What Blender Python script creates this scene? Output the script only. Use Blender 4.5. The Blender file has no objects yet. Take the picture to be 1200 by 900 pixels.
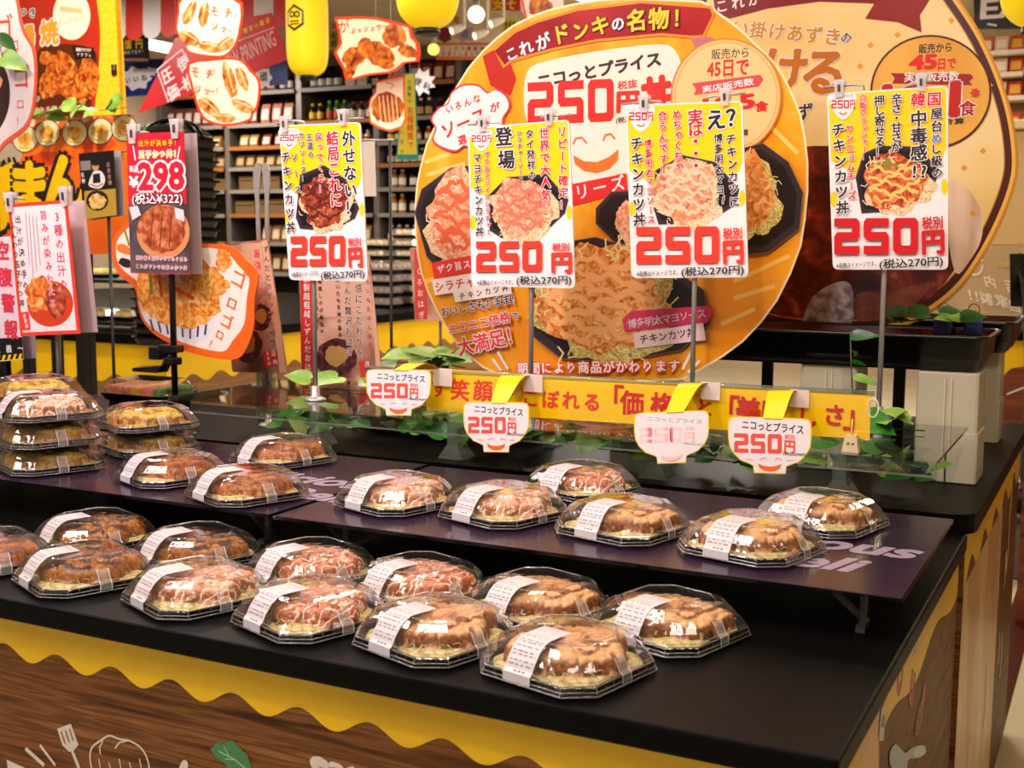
import bpy, bmesh, math, random
from mathutils import Vector, Matrix, noise as mnoise
V = Vector
R = math.radians
SC = bpy.context.scene
COL = SC.collection

# ------------------------------------------------------------------ camera, world, exposure
F = 1430.0
YAW, PITCH, ROLL, CAMZ = R(26.8), R(6.8), R(0.3), 1.30
fw = V((-math.sin(YAW) * math.cos(PITCH), math.cos(YAW) * math.cos(PITCH), -math.sin(PITCH)))
r0 = V((math.cos(YAW), math.sin(YAW), 0))
u0 = r0.cross(fw)
rt = r0 * math.cos(ROLL) + u0 * math.sin(ROLL)
up = rt.cross(fw)
CP = V((0, 0, CAMZ))
cam = bpy.data.cameras.new('camera')
cam.sensor_width = 36
cam.lens = F / 1200 * 36
cam.clip_start = 0.05
cam.dof.use_dof = True
cam.dof.focus_distance = 2.1
cam.dof.aperture_fstop = 9
co = bpy.data.objects.new('camera', cam)
co.matrix_world = Matrix(((rt.x, up.x, -fw.x, CP.x), (rt.y, up.y, -fw.y, CP.y), (rt.z, up.z, -fw.z, CP.z), (0, 0, 0, 1)))
COL.objects.link(co)
SC.camera = co
w = bpy.data.worlds.new('world')
SC.world = w
w.use_nodes = True
w.node_tree.nodes['Background'].inputs[0].default_value = (1.0, .9, .82, 1)
w.node_tree.nodes['Background'].inputs[1].default_value = .35
SC.view_settings.view_transform = 'Standard'
SC.view_settings.look = 'None'
SC.view_settings.gamma = 1
SC.view_settings.use_curve_mapping = False
SC.view_settings.exposure = 0.0
SC.cycles.max_bounces = 8
SC.cycles.transparent_max_bounces = 24
SC.cycles.caustics_reflective = False
SC.cycles.caustics_refractive = False
SC.cycles.sample_clamp_indirect = 6


LSCALE = .235


def area(name, loc, target, sx, sy, power, col, spread=math.pi):
    l = bpy.data.lights.new(name, 'AREA')
    l.shape = 'RECTANGLE'
    l.size, l.size_y = sx, sy
    l.energy = power * LSCALE
    l.color = col
    l.spread = spread
    o = bpy.data.objects.new(name, l)
    o.location = loc
    d = V(target) - V(loc)
    o.rotation_euler = d.to_track_quat('-Z', 'Y').to_euler()
    COL.objects.link(o)
    return o


# ceiling fluorescents over the aisle and the counters
PINK, WARM, NEUT = (1, .86, .90), (1, .82, .58), (1, .92, .84)
LAMPS = ((-2.6, -.5, 60, PINK), (-.9, -.7, 60, PINK), (-3.2, 1.2, 36, PINK), (-2.0, 1.0, 36, PINK), (-.9, 1.1, 34, NEUT), (.4, .6, 22, WARM),
         (-3.6, 3.9, 120, NEUT), (-1.7, 3.6, 40, NEUT), (-6.4, 5.2, 270, NEUT), (-1.5, 6.3, 130, NEUT), (-.6, 4.4, 45, WARM), (1.0, 6.5, 130, WARM),
         (-7.75, 8.4, 300, NEUT), (-3.4, 8.4, 240, NEUT), (-2.2, 8.6, 200, NEUT))
for lx, ly, p, c in LAMPS:
    area('ceiling_lamp_light', (lx, ly, 2.94), (lx, ly, 0), .28, 1.2, p, c)
# track and added spots aimed at the hanging boards and the food
for loc, tg, p, c in (((-1.9, .6, 2.7), (-1.3, 2.2, 1.2), 30, (1, .8, .86)), ((-.5, .1, 2.7), (-.8, 1.5, .9), 24, (1, .84, .74)),
                      ((-2.6, .9, 2.7), (-2.3, 2.6, 1.3), 22, (1, .8, .8)), ((.2, 1.0, 2.7), (-.6, 2.4, 1.3), 16, (1, .8, .5)),
                      ((-2.9, 2.3, 2.8), (-3.45, 3.6, 1.7), 42, (1, .86, .66)), ((-4.9, 4.0, 2.85), (-5.2, 5.4, .7), 50, (1, .9, .7)), ((-4.7, 6.4, 2.85), (-4.6, 8.0, .9), 70, (1, .92, .8))):  # first spot here is added to brighten the yellow billboard
    area('track_or_fill_spot', loc, tg, .12, .12, p, c, R(90))


# ------------------------------------------------------------------ pixel -> place helpers (photo frame 1200 x 900)
def ray(px, py):
    return fw + rt * ((px - 600) / F) - up * ((py - 450) / F)


def at_z(px, py, z):
    d = ray(px, py)
    return CP + d * ((z - CAMZ) / d.z)


def at_y(px, py, y):
    d = ray(px, py)
    return CP + d * (y / d.y)


def at_x(px, py, x):
    d = ray(px, py)
    return CP + d * (x / d.x)


def at_t(px, py, t):
    return CP + ray(px, py) * t


# ------------------------------------------------------------------ materials
MATS = {}


def hexlin(h):
    h = h.lstrip('#')
    o = []
    for i in (0, 2, 4):
        c = int(h[i:i + 2], 16) / 255
        o.append(c / 12.92 if c <= .04045 else ((c + .055) / 1.055) ** 2.4)
    return (o[0], o[1], o[2], 1)


def new_mat(name):
    m = bpy.data.materials.new(name)
    m.use_nodes = True
    nt = m.node_tree
    nt.nodes.clear()
    out = nt.nodes.new('ShaderNodeOutputMaterial')
    return m, nt, out


def pm(h, rough=.45, metal=0, emit=0, spec=.4):
    """plain procedural surface of one colour"""
    k = (h, rough, metal, emit, spec)
    if k in MATS:
        return MATS[k]
    m, nt, out = new_mat('surface_' + h.lstrip('#'))
    b = nt.nodes.new('ShaderNodeBsdfPrincipled')
    b.inputs['Base Color'].default_value = hexlin(h)
    b.inputs['Roughness'].default_value = rough
    b.inputs['Metallic'].default_value = metal
    b.inputs['Specular IOR Level'].default_value = spec
    if emit:
        b.inputs['Emission Color'].default_value = hexlin(h)
        b.inputs['Emission Strength'].default_value = emit
    nt.links.new(b.outputs[0], out.inputs[0])
    MATS[k] = m
    return m


def noisy(name, stops, scale=30, detail=4, rough=.5, bump=0, stretch=(1, 1, 1), dist=0, bscale=None, kind='noise', coord='Object', emit=0):
    """noise driven colour ramp, optional bump"""
    if name in MATS:
        return MATS[name]
    m, nt, out = new_mat(name)
    N, L = nt.nodes.new, nt.links.new
    tc = N('ShaderNodeTexCoord')
    mp = N('ShaderNodeMapping')
    mp.inputs['Scale'].default_value = stretch
    L(tc.outputs[coord], mp.inputs[0])
    if kind == 'wave':
        t = N('ShaderNodeTexWave')
        t.inputs['Scale'].default_value = scale
        t.inputs['Distortion'].default_value = dist
        t.inputs['Detail'].default_value = detail
        fac = t.outputs['Fac']
    elif kind == 'voronoi':
        t = N('ShaderNodeTexVoronoi')
        t.inputs['Scale'].default_value = scale
        fac = t.outputs['Distance']
    else:
        t = N('ShaderNodeTexNoise')
        t.inputs['Scale'].default_value = scale
        t.inputs['Detail'].default_value = detail
        t.inputs['Distortion'].default_value = dist
        fac = t.outputs['Fac']
    L(mp.outputs[0], t.inputs['Vector'])
    cr = N('ShaderNodeValToRGB')
    e = cr.color_ramp.elements
    while len(e) < len(stops):
        e.new(.5)
    for i, (p, h) in enumerate(stops):
        e[i].position = p
        e[i].color = hexlin(h)
    L(fac, cr.inputs[0])
    b = N('ShaderNodeBsdfPrincipled')
    L(cr.outputs[0], b.inputs['Base Color'])
    b.inputs['Roughness'].default_value = rough
    if emit:
        L(cr.outputs[0], b.inputs['Emission Color'])
        b.inputs['Emission Strength'].default_value = emit
    if bump:
        t2 = N('ShaderNodeTexNoise')
        t2.inputs['Scale'].default_value = bscale or scale
        t2.inputs['Detail'].default_value = 3
        L(mp.outputs[0], t2.inputs['Vector'])
        bp = N('ShaderNodeBump')
        bp.inputs['Strength'].default_value = 1
        bp.inputs['Distance'].default_value = bump
        L(t2.outputs['Fac'], bp.inputs['Height'])
        L(bp.outputs[0], b.inputs['Normal'])
    L(b.outputs[0], out.inputs[0])
    MATS[name] = m
    return m


def clear(name, tint='#ffffff', refl=1.0, rough=.03, bump=0, bscale=60, op=0.0, opcol='#ffffff'):
    """thin clear plastic: fresnel reflection over straight transmission"""
    if name in MATS:
        return MATS[name]
    m, nt, out = new_mat(name)
    N, L = nt.nodes.new, nt.links.new
    tr = N('ShaderNodeBsdfTransparent')
    tr.inputs[0].default_value = hexlin(tint)
    gl = N('ShaderNodeBsdfGlossy')
    gl.inputs['Roughness'].default_value = rough
    fr = N('ShaderNodeLayerWeight')
    fr.inputs['Blend'].default_value = .5
    pw = N('ShaderNodeMath')
    pw.operation = 'POWER'
    L(fr.outputs['Facing'], pw.inputs[0])
    pw.inputs[1].default_value = 4
    ma = N('ShaderNodeMath')
    ma.operation = 'MULTIPLY_ADD'
    L(pw.outputs[0], ma.inputs[0])
    ma.inputs[1].default_value = .9
    ma.inputs[2].default_value = .05
    if bump:
        tc = N('ShaderNodeTexCoord')
        t2 = N('ShaderNodeTexNoise')
        t2.inputs['Scale'].default_value = bscale
        t2.inputs['Detail'].default_value = 2
        L(tc.outputs['Object'], t2.inputs['Vector'])
        bp = N('ShaderNodeBump')
        bp.inputs['Strength'].default_value = 1
        bp.inputs['Distance'].default_value = bump
        L(t2.outputs['Fac'], bp.inputs['Height'])
        L(bp.outputs[0], gl.inputs['Normal'])
        L(bp.outputs[0], fr.inputs['Normal'])
    mu = N('ShaderNodeMath')
    mu.operation = 'MULTIPLY'
    mu.use_clamp = True
    mu.inputs[1].default_value = refl
    L(ma.outputs[0], mu.inputs[0])
    mx = N('ShaderNodeMixShader')
    L(mu.outputs[0], mx.inputs[0])
    L(gl.outputs[0], mx.inputs[2])
    if op > 0:
        df = N('ShaderNodeBsdfDiffuse')
        df.inputs[0].default_value = hexlin(opcol)
        m2 = N('ShaderNodeMixShader')
        m2.inputs[0].default_value = op
        L(tr.outputs[0], m2.inputs[1])
        L(df.outputs[0], m2.inputs[2])
        L(m2.outputs[0], mx.inputs[1])
    else:
        L(tr.outputs[0], mx.inputs[1])
    L(mx.outputs[0], out.inputs[0])
    MATS[name] = m
    return m


# ------------------------------------------------------------------ mesh builder
class MB:
    def __init__(s):
        s.v, s.f, s.m, s.sm, s.mats = [], [], [], [], []

    def mi(s, mat):
        for i, q in enumerate(s.mats):
            if q is mat:
                return i
        s.mats.append(mat)
        return len(s.mats) - 1

    def add(s, vs, fs, mat, smooth=False):
        b = len(s.v)
        s.v.extend(V(p) for p in vs)
        i = s.mi(mat)
        for f in fs:
            s.f.append(tuple(b + k for k in f))
            s.m.append(i)
            s.sm.append(smooth)
        return s

    def box(s, lo, hi, mat, bev=0, rz=0, about=None):
        x0, y0, z0 = lo
        x1, y1, z1 = hi
        if bev:
            b = bev
            vs, fs = [], []
            xs, ys, zs = (x0, x1), (y0, y1), (z0, z1)
            bm = bmesh.new()
            for z in zs:
                for y in ys:
                    for x in xs:
                        bm.verts.new((x, y, z))
            bm.verts.ensure_lookup_table()
            for q in ((0, 2, 3, 1), (4, 5, 7, 6), (0, 1, 5, 4), (2, 6, 7, 3), (0, 4, 6, 2), (1, 3, 7, 5)):
                bm.faces.new([bm.verts[k] for k in q])
            bmesh.ops.bevel(bm, geom=bm.edges[:], offset=b, segments=2, profile=.5, affect='EDGES')
            bm.verts.index_update()
            vs = [v.co.copy() for v in bm.verts]
            fs = [tuple(v.index for v in f.verts) for f in bm.faces]
            bm.free()
        else:
            vs = [V((x, y, z)) for z in (z0, z1) for y in (y0, y1) for x in (x0, x1)]
            fs = [(0, 2, 3, 1), (4, 5, 7, 6), (0, 1, 5, 4), (2, 6, 7, 3), (0, 4, 6, 2), (1, 3, 7, 5)]
        if rz:
            c = V(about) if about else V(((x0 + x1) / 2, (y0 + y1) / 2, 0))
            M = Matrix.Rotation(rz, 3, 'Z')
            vs = [M @ (V(p) - c) + c for p in vs]
        return s.add(vs, fs, mat)

    def tube(s, pts, r, mat, n=8, caps=True):
        pts = [V(p) for p in pts]
        rs = r if isinstance(r, (list, tuple)) else [r] * len(pts)
        vs, fs = [], []
        prev = None
        for i, p in enumerate(pts):
            a = pts[max(i - 1, 0)]
            b = pts[min(i + 1, len(pts) - 1)]
            d = (b - a).normalized()
            if prev is None:
                x = d.orthogonal().normalized()
            else:
                x = (prev - d * prev.dot(d)).normalized()
            prev = x
            y = d.cross(x)
            for k in range(n):
                t = 2 * math.pi * k / n
                vs.append(p + (x * math.cos(t) + y * math.sin(t)) * rs[i])
        for i in range(len(pts) - 1):
            for k in range(n):
                k2 = (k + 1) % n
                fs.append((i * n + k, i * n + k2, (i + 1) * n + k2, (i + 1) * n + k))
        if caps:
            fs.append(tuple(range(n))[::-1])
            fs.append(tuple((len(pts) - 1) * n + k for k in range(n)))
        return s.add(vs, fs, mat, True)

    def lathe(s, c, prof, mat, n=16, smooth=True, cap=True):
        c = V(c)
        vs, fs = [], []
        for r, z in prof:
            for k in range(n):
                t = 2 * math.pi * k / n
                vs.append(c + V((r * math.cos(t), r * math.sin(t), z)))
        for i in range(len(prof) - 1):
            for k in range(n):
                k2 = (k + 1) % n
                fs.append((i * n + k, i * n + k2, (i + 1) * n + k2, (i + 1) * n + k))
        if cap:
            fs.append(tuple(range(n))[::-1])
            fs.append(tuple((len(prof) - 1) * n + k for k in range(n)))
        return s.add(vs, fs, mat, smooth)

    def rings(s, rings, mat, smooth=False, cap0=True, cap1=True, closed=True):
        n = len(rings[0])
        vs = [V(p) for r in rings for p in r]
        fs = []
        for i in range(len(rings) - 1):
            for k in range(n if closed else n - 1):
                k2 = (k + 1) % n
                fs.append((i * n + k, i * n + k2, (i + 1) * n + k2, (i + 1) * n + k))
        if cap0:
            fs.append(tuple(range(n))[::-1])
        if cap1:
            fs.append(tuple((len(rings) - 1) * n + k for k in range(n)))
        return s.add(vs, fs, mat, smooth)

    def prism(s, poly, z0, z1, mat, top=None):
        """poly: ccw xy outline, extruded in z"""
        lo = [V((p[0], p[1], z0)) for p in poly]
        hi = [V((p[0], p[1], z1)) for p in poly]
        return s.rings([lo, hi], mat)

    def build(s, name, parent=None, origin=None):
        me = bpy.data.meshes.new(name)
        o3 = V(origin) if origin is not None else V((0, 0, 0))
        if parent is not None and origin is None:
            q = parent
            while q is not None:
                o3 = o3 + q.location
                q = q.parent
        me.from_pydata([tuple(p - o3) for p in s.v], [], s.f)
        for q in s.mats:
            me.materials.append(q)
        me.polygons.foreach_set('material_index', s.m)
        me.polygons.foreach_set('use_smooth', s.sm)
        me.update()
        o = bpy.data.objects.new(name, me)
        COL.objects.link(o)
        if parent is not None:
            o.parent = parent
        elif origin is not None:
            o.location = o3
        return o


def tag(o, label=None, cat=None, group=None, kind=None):
    if label:
        o['label'] = label
    if cat:
        o['category'] = cat
    if group:
        o['group'] = group
    if kind:
        o['kind'] = kind
    return o


def empty(name, loc, label, cat, group=None):
    o = bpy.data.objects.new(name, None)
    o.empty_display_size = .05
    o.location = loc
    COL.objects.link(o)
    return tag(o, label, cat, group)


def copy_tree(o, parent=None):
    c = o.copy()
    COL.objects.link(c)
    if parent is not None:
        c.parent = parent
    for ch in list(o.children):
        copy_tree(ch, c)
    return c


# ------------------------------------------------------------------ lettering
GLY = {}


def glyph(txt, off=0.0, res=3, shear=0.0, sp=1.0):
    k = (txt, round(off, 4), res, shear, sp)
    if k in GLY:
        return GLY[k]
    c = bpy.data.curves.new('lettering', 'FONT')
    c.body = txt
    c.size = 1
    c.resolution_u = res
    c.offset = off
    c.shear = shear
    c.space_character = sp
    o = bpy.data.objects.new('lettering', c)
    me = o.to_mesh()
    vs = [(v.co.x, v.co.y) for v in me.vertices]
    fs = [tuple(p.vertices) for p in me.polygons]
    o.to_mesh_clear()
    bpy.data.objects.remove(o)
    bpy.data.curves.remove(c)
    GLY[k] = (vs, fs)
    return GLY[k]


SMALL = 'ゃゅょっャュョッァィゥェォ'


class Plane:
    """a flat board standing in the place; content is laid on its face, px are photo pixels seen on that board"""

    def __init__(s, p0, n, tilt=0.0):
        s.o = V(p0)
        s.n = V(n).normalized()
        z = V((0, 0, 1))
        s.v = (z - s.n * z.dot(s.n)).normalized()
        s.u = s.v.cross(s.n).normalized()
        if tilt:
            c, q = math.cos(tilt), math.sin(tilt)
            s.u, s.v = s.u * c + s.v * q, s.v * c - s.u * q
        s.mb = MB()
        s.k = 0
        s.step = .00006

    def hit(s, px, py):
        d = ray(px, py)
        t = (s.o - CP).dot(s.n) / d.dot(s.n)
        return CP + d * t

    def loc(s, px, py):
        q = s.hit(px, py) - s.o
        return (q.dot(s.u), q.dot(s.v))

    def mpp(s, px, py):
        """metres per photo pixel on the board, vertically"""
        a, b = s.hit(px, py - 2), s.hit(px, py + 2)
        return (a - b).length / 4

    def w3(s, x, y, h):
        return s.o + s.u * x + s.v * y + s.n * h

    def up1(s):
        s.k += 1
        return s.k * s.step

    def panel(s, px, mat, th=.004, back=None, local=False):
        P = px if local else [s.loc(*p) for p in px]
        P = ccw(P)
        s.mb.rings([[s.w3(x, y, -th) for x, y in P], [s.w3(x, y, 0) for x, y in P]], mat)
        return s

    def poly(s, px, mat, local=False, h=None):
        P = px if local else [s.loc(*p) for p in px]
        P = ccw(P)
        h = s.up1() if h is None else h
        tris = tri(P)
        s.mb.add([s.w3(x, y, h) for x, y in P], tris, mat)
        return s

    def curve(s, px, mat, sub=4, **k):
        return s.poly(smooth(px, sub), mat, **k)

    def ell(s, cx, cy, rx, ry, mat, n=32, rot=0, h=None):
        return s.poly([(cx + rx * math.cos(t) * math.cos(rot) - ry * math.sin(t) * math.sin(rot),
                        cy + rx * math.cos(t) * math.sin(rot) + ry * math.sin(t) * math.cos(rot))
                       for t in [2 * math.pi * i / n for i in range(n)]], mat, h=h)

    def blob(s, cx, cy, rx, ry, mat, seed=0, j=.12, n=40, rot=0):
        rr = random.Random(seed)
        ph = [rr.uniform(0, 6.28) for _ in range(5)]
        pts = []
        for i in range(n):
            t = 2 * math.pi * i / n
            r = 1 + j * (.5 * math.sin(3 * t + ph[0]) + .4 * math.sin(5 * t + ph[1]) + .35 * math.sin(9 * t + ph[2]) + .3 * math.sin(13 * t + ph[3]))
            x, y = rx * r * math.cos(t), ry * r * math.sin(t)
            pts.append((cx + x * math.cos(rot) - y * math.sin(rot), cy + x * math.sin(rot) + y * math.cos(rot)))
        return s.poly(pts, mat)

    def line(s, px, wpx, mat, closed=False, h=None):
        P = [V(s.loc(*p)) for p in px]
        m = s.mpp(*px[0]) * wpx / 2
        h = s.up1() if h is None else h
        n = len(P)
        L, Rr = [], []
        for i in range(n):
            a = P[(i - 1) % n] if (closed or i > 0) else P[i]
            b = P[(i + 1) % n] if (closed or i < n - 1) else P[i]
            d1 = (P[i] - a)
            d2 = (b - P[i])
            if d1.length < 1e-9:
                d1 = d2
            if d2.length < 1e-9:
                d2 = d1
            d1, d2 = d1.normalized(), d2.normalized()
            nn = V((-(d1 + d2).y, (d1 + d2).x))
            if nn.length < 1e-6:
                nn = V((-d1.y, d1.x))
            nn.normalize()
            c = max(.5, abs(nn.dot(V((-d1.y, d1.x)))))
            L.append(P[i] + nn * m / c)
            Rr.append(P[i] - nn * m / c)
        vs = [s.w3(p.x, p.y, h) for p in L] + [s.w3(p.x, p.y, h) for p in Rr]
        fs = [(i, n + i, n + (i + 1) % n, (i + 1) % n) for i in range(n if closed else n - 1)]
        s.mb.add(vs, fs, mat)
        return s

    def put(s, g, f, mat, h):
        vs, fs = g
        s.mb.add([s.w3(*f(x, y), h) for x, y in vs], fs, mat)

    def heavy(s, g, f, mat, h, off):
        """glyph thickened by shifted copies, each a hair above the last"""
        if off <= .004:
            s.put(g, f, mat, h)
            return
        n = 4 if off < .04 else 8
        q = s.step * .28
        for k in range(n):
            t = math.pi * 2 * (k + .5) / n
            dx, dy = off * math.cos(t), off * math.sin(t)
            s.put(g, lambda x, y: f(x + dx, y + dy), mat, h + k * q)
        s.k = max(s.k, (h + n * q) / s.step)

    def tx(s, txt, p0, p1, size, mat, out=None, ow=.07, bold=.015, vert=False, res=2, sx=1.0, rot=0.0, shear=0):
        """characters one by one from centre p0 to centre p1 (photo pixels)"""
        n = len(txt)
        a, b = V(s.loc(*p0)), V(s.loc(*p1))
        m = s.mpp(*p0) * size
        ang = 0 if vert or n == 1 else math.atan2((b - a).y, (b - a).x)
        ang += rot
        layers = ([(out, ow)] if out else []) + [(mat, bold)]
        for mt, off in layers:
            h = s.up1()
            for i, ch in enumerate(txt):
                if ch in ' 　':
                    continue
                c = a.lerp(b, i / (n - 1)) if n > 1 else a
                g = glyph(ch, 0, 1 if size < 16 else 2, shear)
                if not g[0]:
                    continue
                if ch.isascii():
                    xs = [q[0] for q in g[0]]
                    cx, cy = (min(xs) + max(xs)) / 2, .36
                else:
                    cx, cy = .5, .38
                ex = V((0, 0))
                rr = ang
                if vert and ch in 'ー〜':
                    rr = ang - math.pi / 2
                if vert and ch in SMALL:
                    ex = V((.12, .1)) * m
                ca, sa = math.cos(rr), math.sin(rr)

                def f(x, y):
                    X, Y = (x - cx) * m * sx, (y - cy) * m
                    return (c.x + ex.x + X * ca - Y * sa, c.y + ex.y + X * sa + Y * ca)
                s.heavy(g, f, mt, h + (i % 2) * s.step * .15, off)
        return s

    def fit(s, txt, box, mat, out=None, ow=.07, bold=.015, rot=0.0, res=2, shear=0, sp=1.0):
        """one line of lettering fitted to box (x0,y0,x1,y1) in photo pixels, turned by rot about its centre"""
        x0, y0, x1, y1 = box
        cx, cy = (x0 + x1) / 2, (y0 + y1) / 2
        c = V(s.loc(cx, cy))
        W = (V(s.loc(x1, cy)) - V(s.loc(x0, cy))).length
        H = (V(s.loc(cx, y0)) - V(s.loc(cx, y1))).length
        H = max(H * .45, H - W * abs(math.sin(rot)))
        g0 = glyph(txt, 0, res, shear, sp)
        if not g0[0]:
            return s
        xs, ys = [q[0] for q in g0[0]], [q[1] for q in g0[0]]
        gx, gy = (min(xs) + max(xs)) / 2, (min(ys) + max(ys)) / 2
        kx, ky = W / max(1e-6, max(xs) - min(xs)), H / max(1e-6, max(ys) - min(ys))
        ca, sa = math.cos(rot), math.sin(rot)

        def f(x, y):
            X, Y = (x - gx) * kx, (y - gy) * ky
            return (c.x + X * ca - Y * sa, c.y + X * sa + Y * ca)
        if out:
            s.heavy(g0, f, out, s.up1(), ow)
        s.heavy(g0, f, mat, s.up1(), bold)
        return s

    def block(s, digits, box, mat, wt=.30, skew=0.0, out=None):
        """squared price numerals drawn as thick strokes; box in photo pixels: x0,y0,x1,y1 (skew: rise of the right end)"""
        x0, y0, x1, y1 = box
        n = len(digits)
        cw = (x1 - x0) / n
        gap = cw * .07
        a, b, c = wt * .84, wt * .64, .11
        m_ = .5
        two = [(0, 1), (1 - c, 1), (1, 1 - c), (1, m_ - b / 2 + c), (1 - c, m_ - b / 2), (a, m_ - b / 2), (a, b), (1, b), (1, 0), (0, 0), (0, m_ + b / 2 - c), (c, m_ + b / 2), (1 - a, m_ + b / 2), (1 - a, 1 - b), (0, 1 - b)]
        cut = lambda x0_, y0_, x1_, y1_, q: [(x0_ + q, y0_), (x1_ - q, y0_), (x1_, y0_ + q), (x1_, y1_ - q), (x1_ - q, y1_), (x0_ + q, y1_), (x0_, y1_ - q), (x0_, y0_ + q)]
        h = s.up1()
        for i, d in enumerate(digits):
            xa, xb = x0 + i * cw + gap, x0 + (i + 1) * cw - gap

            def pxl(p):
                X = xa + p[0] * (xb - xa)
                return s.loc(X, y1 - p[1] * (y1 - y0) - skew * ((X - x0) / (x1 - x0)))
            if d == '0':
                o_, i_ = [pxl(p) for p in cut(0, 0, 1, 1, c)], [pxl(p) for p in cut(a, b, 1 - a, 1 - b, .04)]
                s.mb.add([s.w3(x, y, h) for x, y in o_ + i_], [(k, (k + 1) % 8, 8 + (k + 1) % 8, 8 + k) for k in range(8)], mat)
            else:
                P = two if d == '2' else [(1 - x, y) for x, y in two]
                s.poly([pxl(p) for p in P], mat, local=True, h=h)
        return s

    def build(s, name, parent):
        return s.mb.build(name, parent)


def chamfer(pts, r, closed=False):
    out = [] if closed else [pts[0]]
    n = len(pts)
    for i in (range(n) if closed else range(1, n - 1)):
        p, a, b = V(pts[i]), V(pts[i - 1]), V(pts[(i + 1) % n])
        da, db = (a - p), (b - p)
        ra, rb = min(r, da.length * .45), min(r, db.length * .45)
        out.append(tuple(p + da.normalized() * ra))
        out.append(tuple(p + db.normalized() * rb))
    if not closed:
        out.append(pts[-1])
    return out


def ccw(P):
    a = sum(P[i][0] * P[(i + 1) % len(P)][1] - P[(i + 1) % len(P)][0] * P[i][1] for i in range(len(P)))
    return list(P) if a > 0 else list(P)[::-1]


def tri(P):
    from mathutils.geometry import tessellate_polygon
    t = tessellate_polygon([[V((p[0], p[1], 0)) for p in P]])
    out = []
    for a, b, c in t:
        A, B, Cc = P[a], P[b], P[c]
        ar = (B[0] - A[0]) * (Cc[1] - A[1]) - (B[1] - A[1]) * (Cc[0] - A[0])
        out.append((a, b, c) if ar > 0 else (a, c, b))
    return out


def smooth(pts, sub=4):
    """closed Catmull-Rom through the points"""
    n = len(pts)
    out = []
    for i in range(n):
        p0, p1, p2, p3 = [V(pts[(i + k) % n]) for k in (-1, 0, 1, 2)]
        for j in range(sub):
            t = j / sub
            out.append(tuple(.5 * ((2 * p1) + (p2 - p0) * t + (2 * p0 - 5 * p1 + 4 * p2 - p3) * t * t + (3 * p1 - p0 - 3 * p2 + p3) * t ** 3)))
    return out


def rrect(x0, y0, x1, y1, r, n=4):
    pts = []
    for cx, cy, a in ((x1 - r, y1 - r, 0), (x0 + r, y1 - r, 90), (x0 + r, y0 + r, 180), (x1 - r, y0 + r, 270)):
        for i in range(n + 1):
            t = R(a + 90 * i / n)
            pts.append((cx + r * math.cos(t), cy + r * math.sin(t)))
    return pts


def quad_round(tl, tr, br, bl, r=.04, n=3):
    """rounded four-cornered outline in photo pixels"""
    c = [V(tl), V(tr), V(br), V(bl)]
    L = ((c[1] - c[0]).length + (c[3] - c[0]).length) / 2 * r
    out = []
    for i in range(4):
        p, a, b = c[i], c[i - 1], c[(i + 1) % 4]
        p0 = p + (a - p).normalized() * L
        p1 = p + (b - p).normalized() * L
        for j in range(n + 1):
            t = j / n
            out.append(tuple(p0 * (1 - t) ** 2 + p * 2 * t * (1 - t) + p1 * t * t))
    return out


# ================================================================== THE SETTING
WHITE = pm('#e8e4e0')
BLK = pm('#0a0a0a', .5)
CTOP = noisy('counter_black', [(.3, '#050505'), (.7, '#080707')], 200, 2, .42)
WOOD = noisy('walnut_print', [(.30, '#33200f'), (.42, '#5e3a1e'), (.50, '#7d5230'), (.58, '#5c391d'), (.68, '#8a5e38')], 9, 10, .42, stretch=(.35, .35, 7), dist=.25)
WOOD.node_tree.nodes['Principled BSDF'].inputs['Specular IOR Level'].default_value = .12
CTOP.node_tree.nodes['Principled BSDF'].inputs['Specular IOR Level'].default_value = .07
YEL = noisy('yellow_print', [(.3, '#dfb200'), (.7, '#ebbf04')], 4, 2, .35)
FLOORM = noisy('vinyl_floor', [(.3, '#cfc3a0'), (.7, '#d9cfae')], 3, 5, .25)


def struct(mb, name):
    return tag(mb.build(name), kind='structure')


m = MB()
m.box((-9, -3, -.1), (4, 12.2, 0), FLOORM)
struct(m, 'floor')
m = MB()
m.box((-9, -3, 3.02), (4, 12.2, 3.1), noisy('ceiling_board', [(.4, '#c9b79c'), (.6, '#d2c1a8')], 2, 3, .8))
struct(m, 'ceiling')
m = MB()
m.box((-9, 12.0, 0), (4, 12.2, 3.02), pm('#b9a184', .8))
struct(m, 'wall_back')
m = MB()
m.box((-9.2, -3, 0), (-9, 12.2, 3.02), pm('#b9a184', .8))
struct(m, 'wall_left')
m = MB()
m.box((4, -3, 0), (4.2, 12.2, 3.02), pm('#b9a184', .8))
struct(m, 'wall_right')
m = MB()
m.box((-.315, 2.4, 0), (-.235, 12, .002), pm('#4a1608', .3))
struct(m, 'trim_1')

# ceiling lamps (the fittings that hold the lights above)
LAMPW = pm('#fff4e6', .5, emit=6)
first = True
for lx, ly, _p, _c in LAMPS:
    e = empty('ceiling_lamp', (lx, ly, 3.02), 'long white fluorescent fitting on the shop ceiling', 'ceiling light', 'fluorescent ceiling fittings')
    m = MB()
    m.box((lx - .2, ly - .7, 2.97), (lx + .2, ly + .7, 3.02), WHITE)
    m.build('housing', e)
    m = MB()
    m.box((lx - .15, ly - .63, 2.95), (lx + .15, ly + .63, 2.97), LAMPW)
    m.build('diffuser', e)

# ================================================================== FRONT COUNTER
cx0, cx1, cy0, cy1, ct = -3.4, -.225, 1.15, 2.185, .80
e = empty('sales_counter', (-1.8, 1.6, 0), 'long black topped sales counter with yellow scalloped front over dark wood', 'counter')
m = MB()
m.box((cx0, cy0, ct - .03), (cx1, cy1, ct), CTOP, .004)
m.build('countertop', e)
m = MB()
m.box((cx0 + .02, cy0 + .03, .02), (cx1 - .012, cy1 - .002, ct - .03), WOOD)
m.build('body', e)
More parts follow.
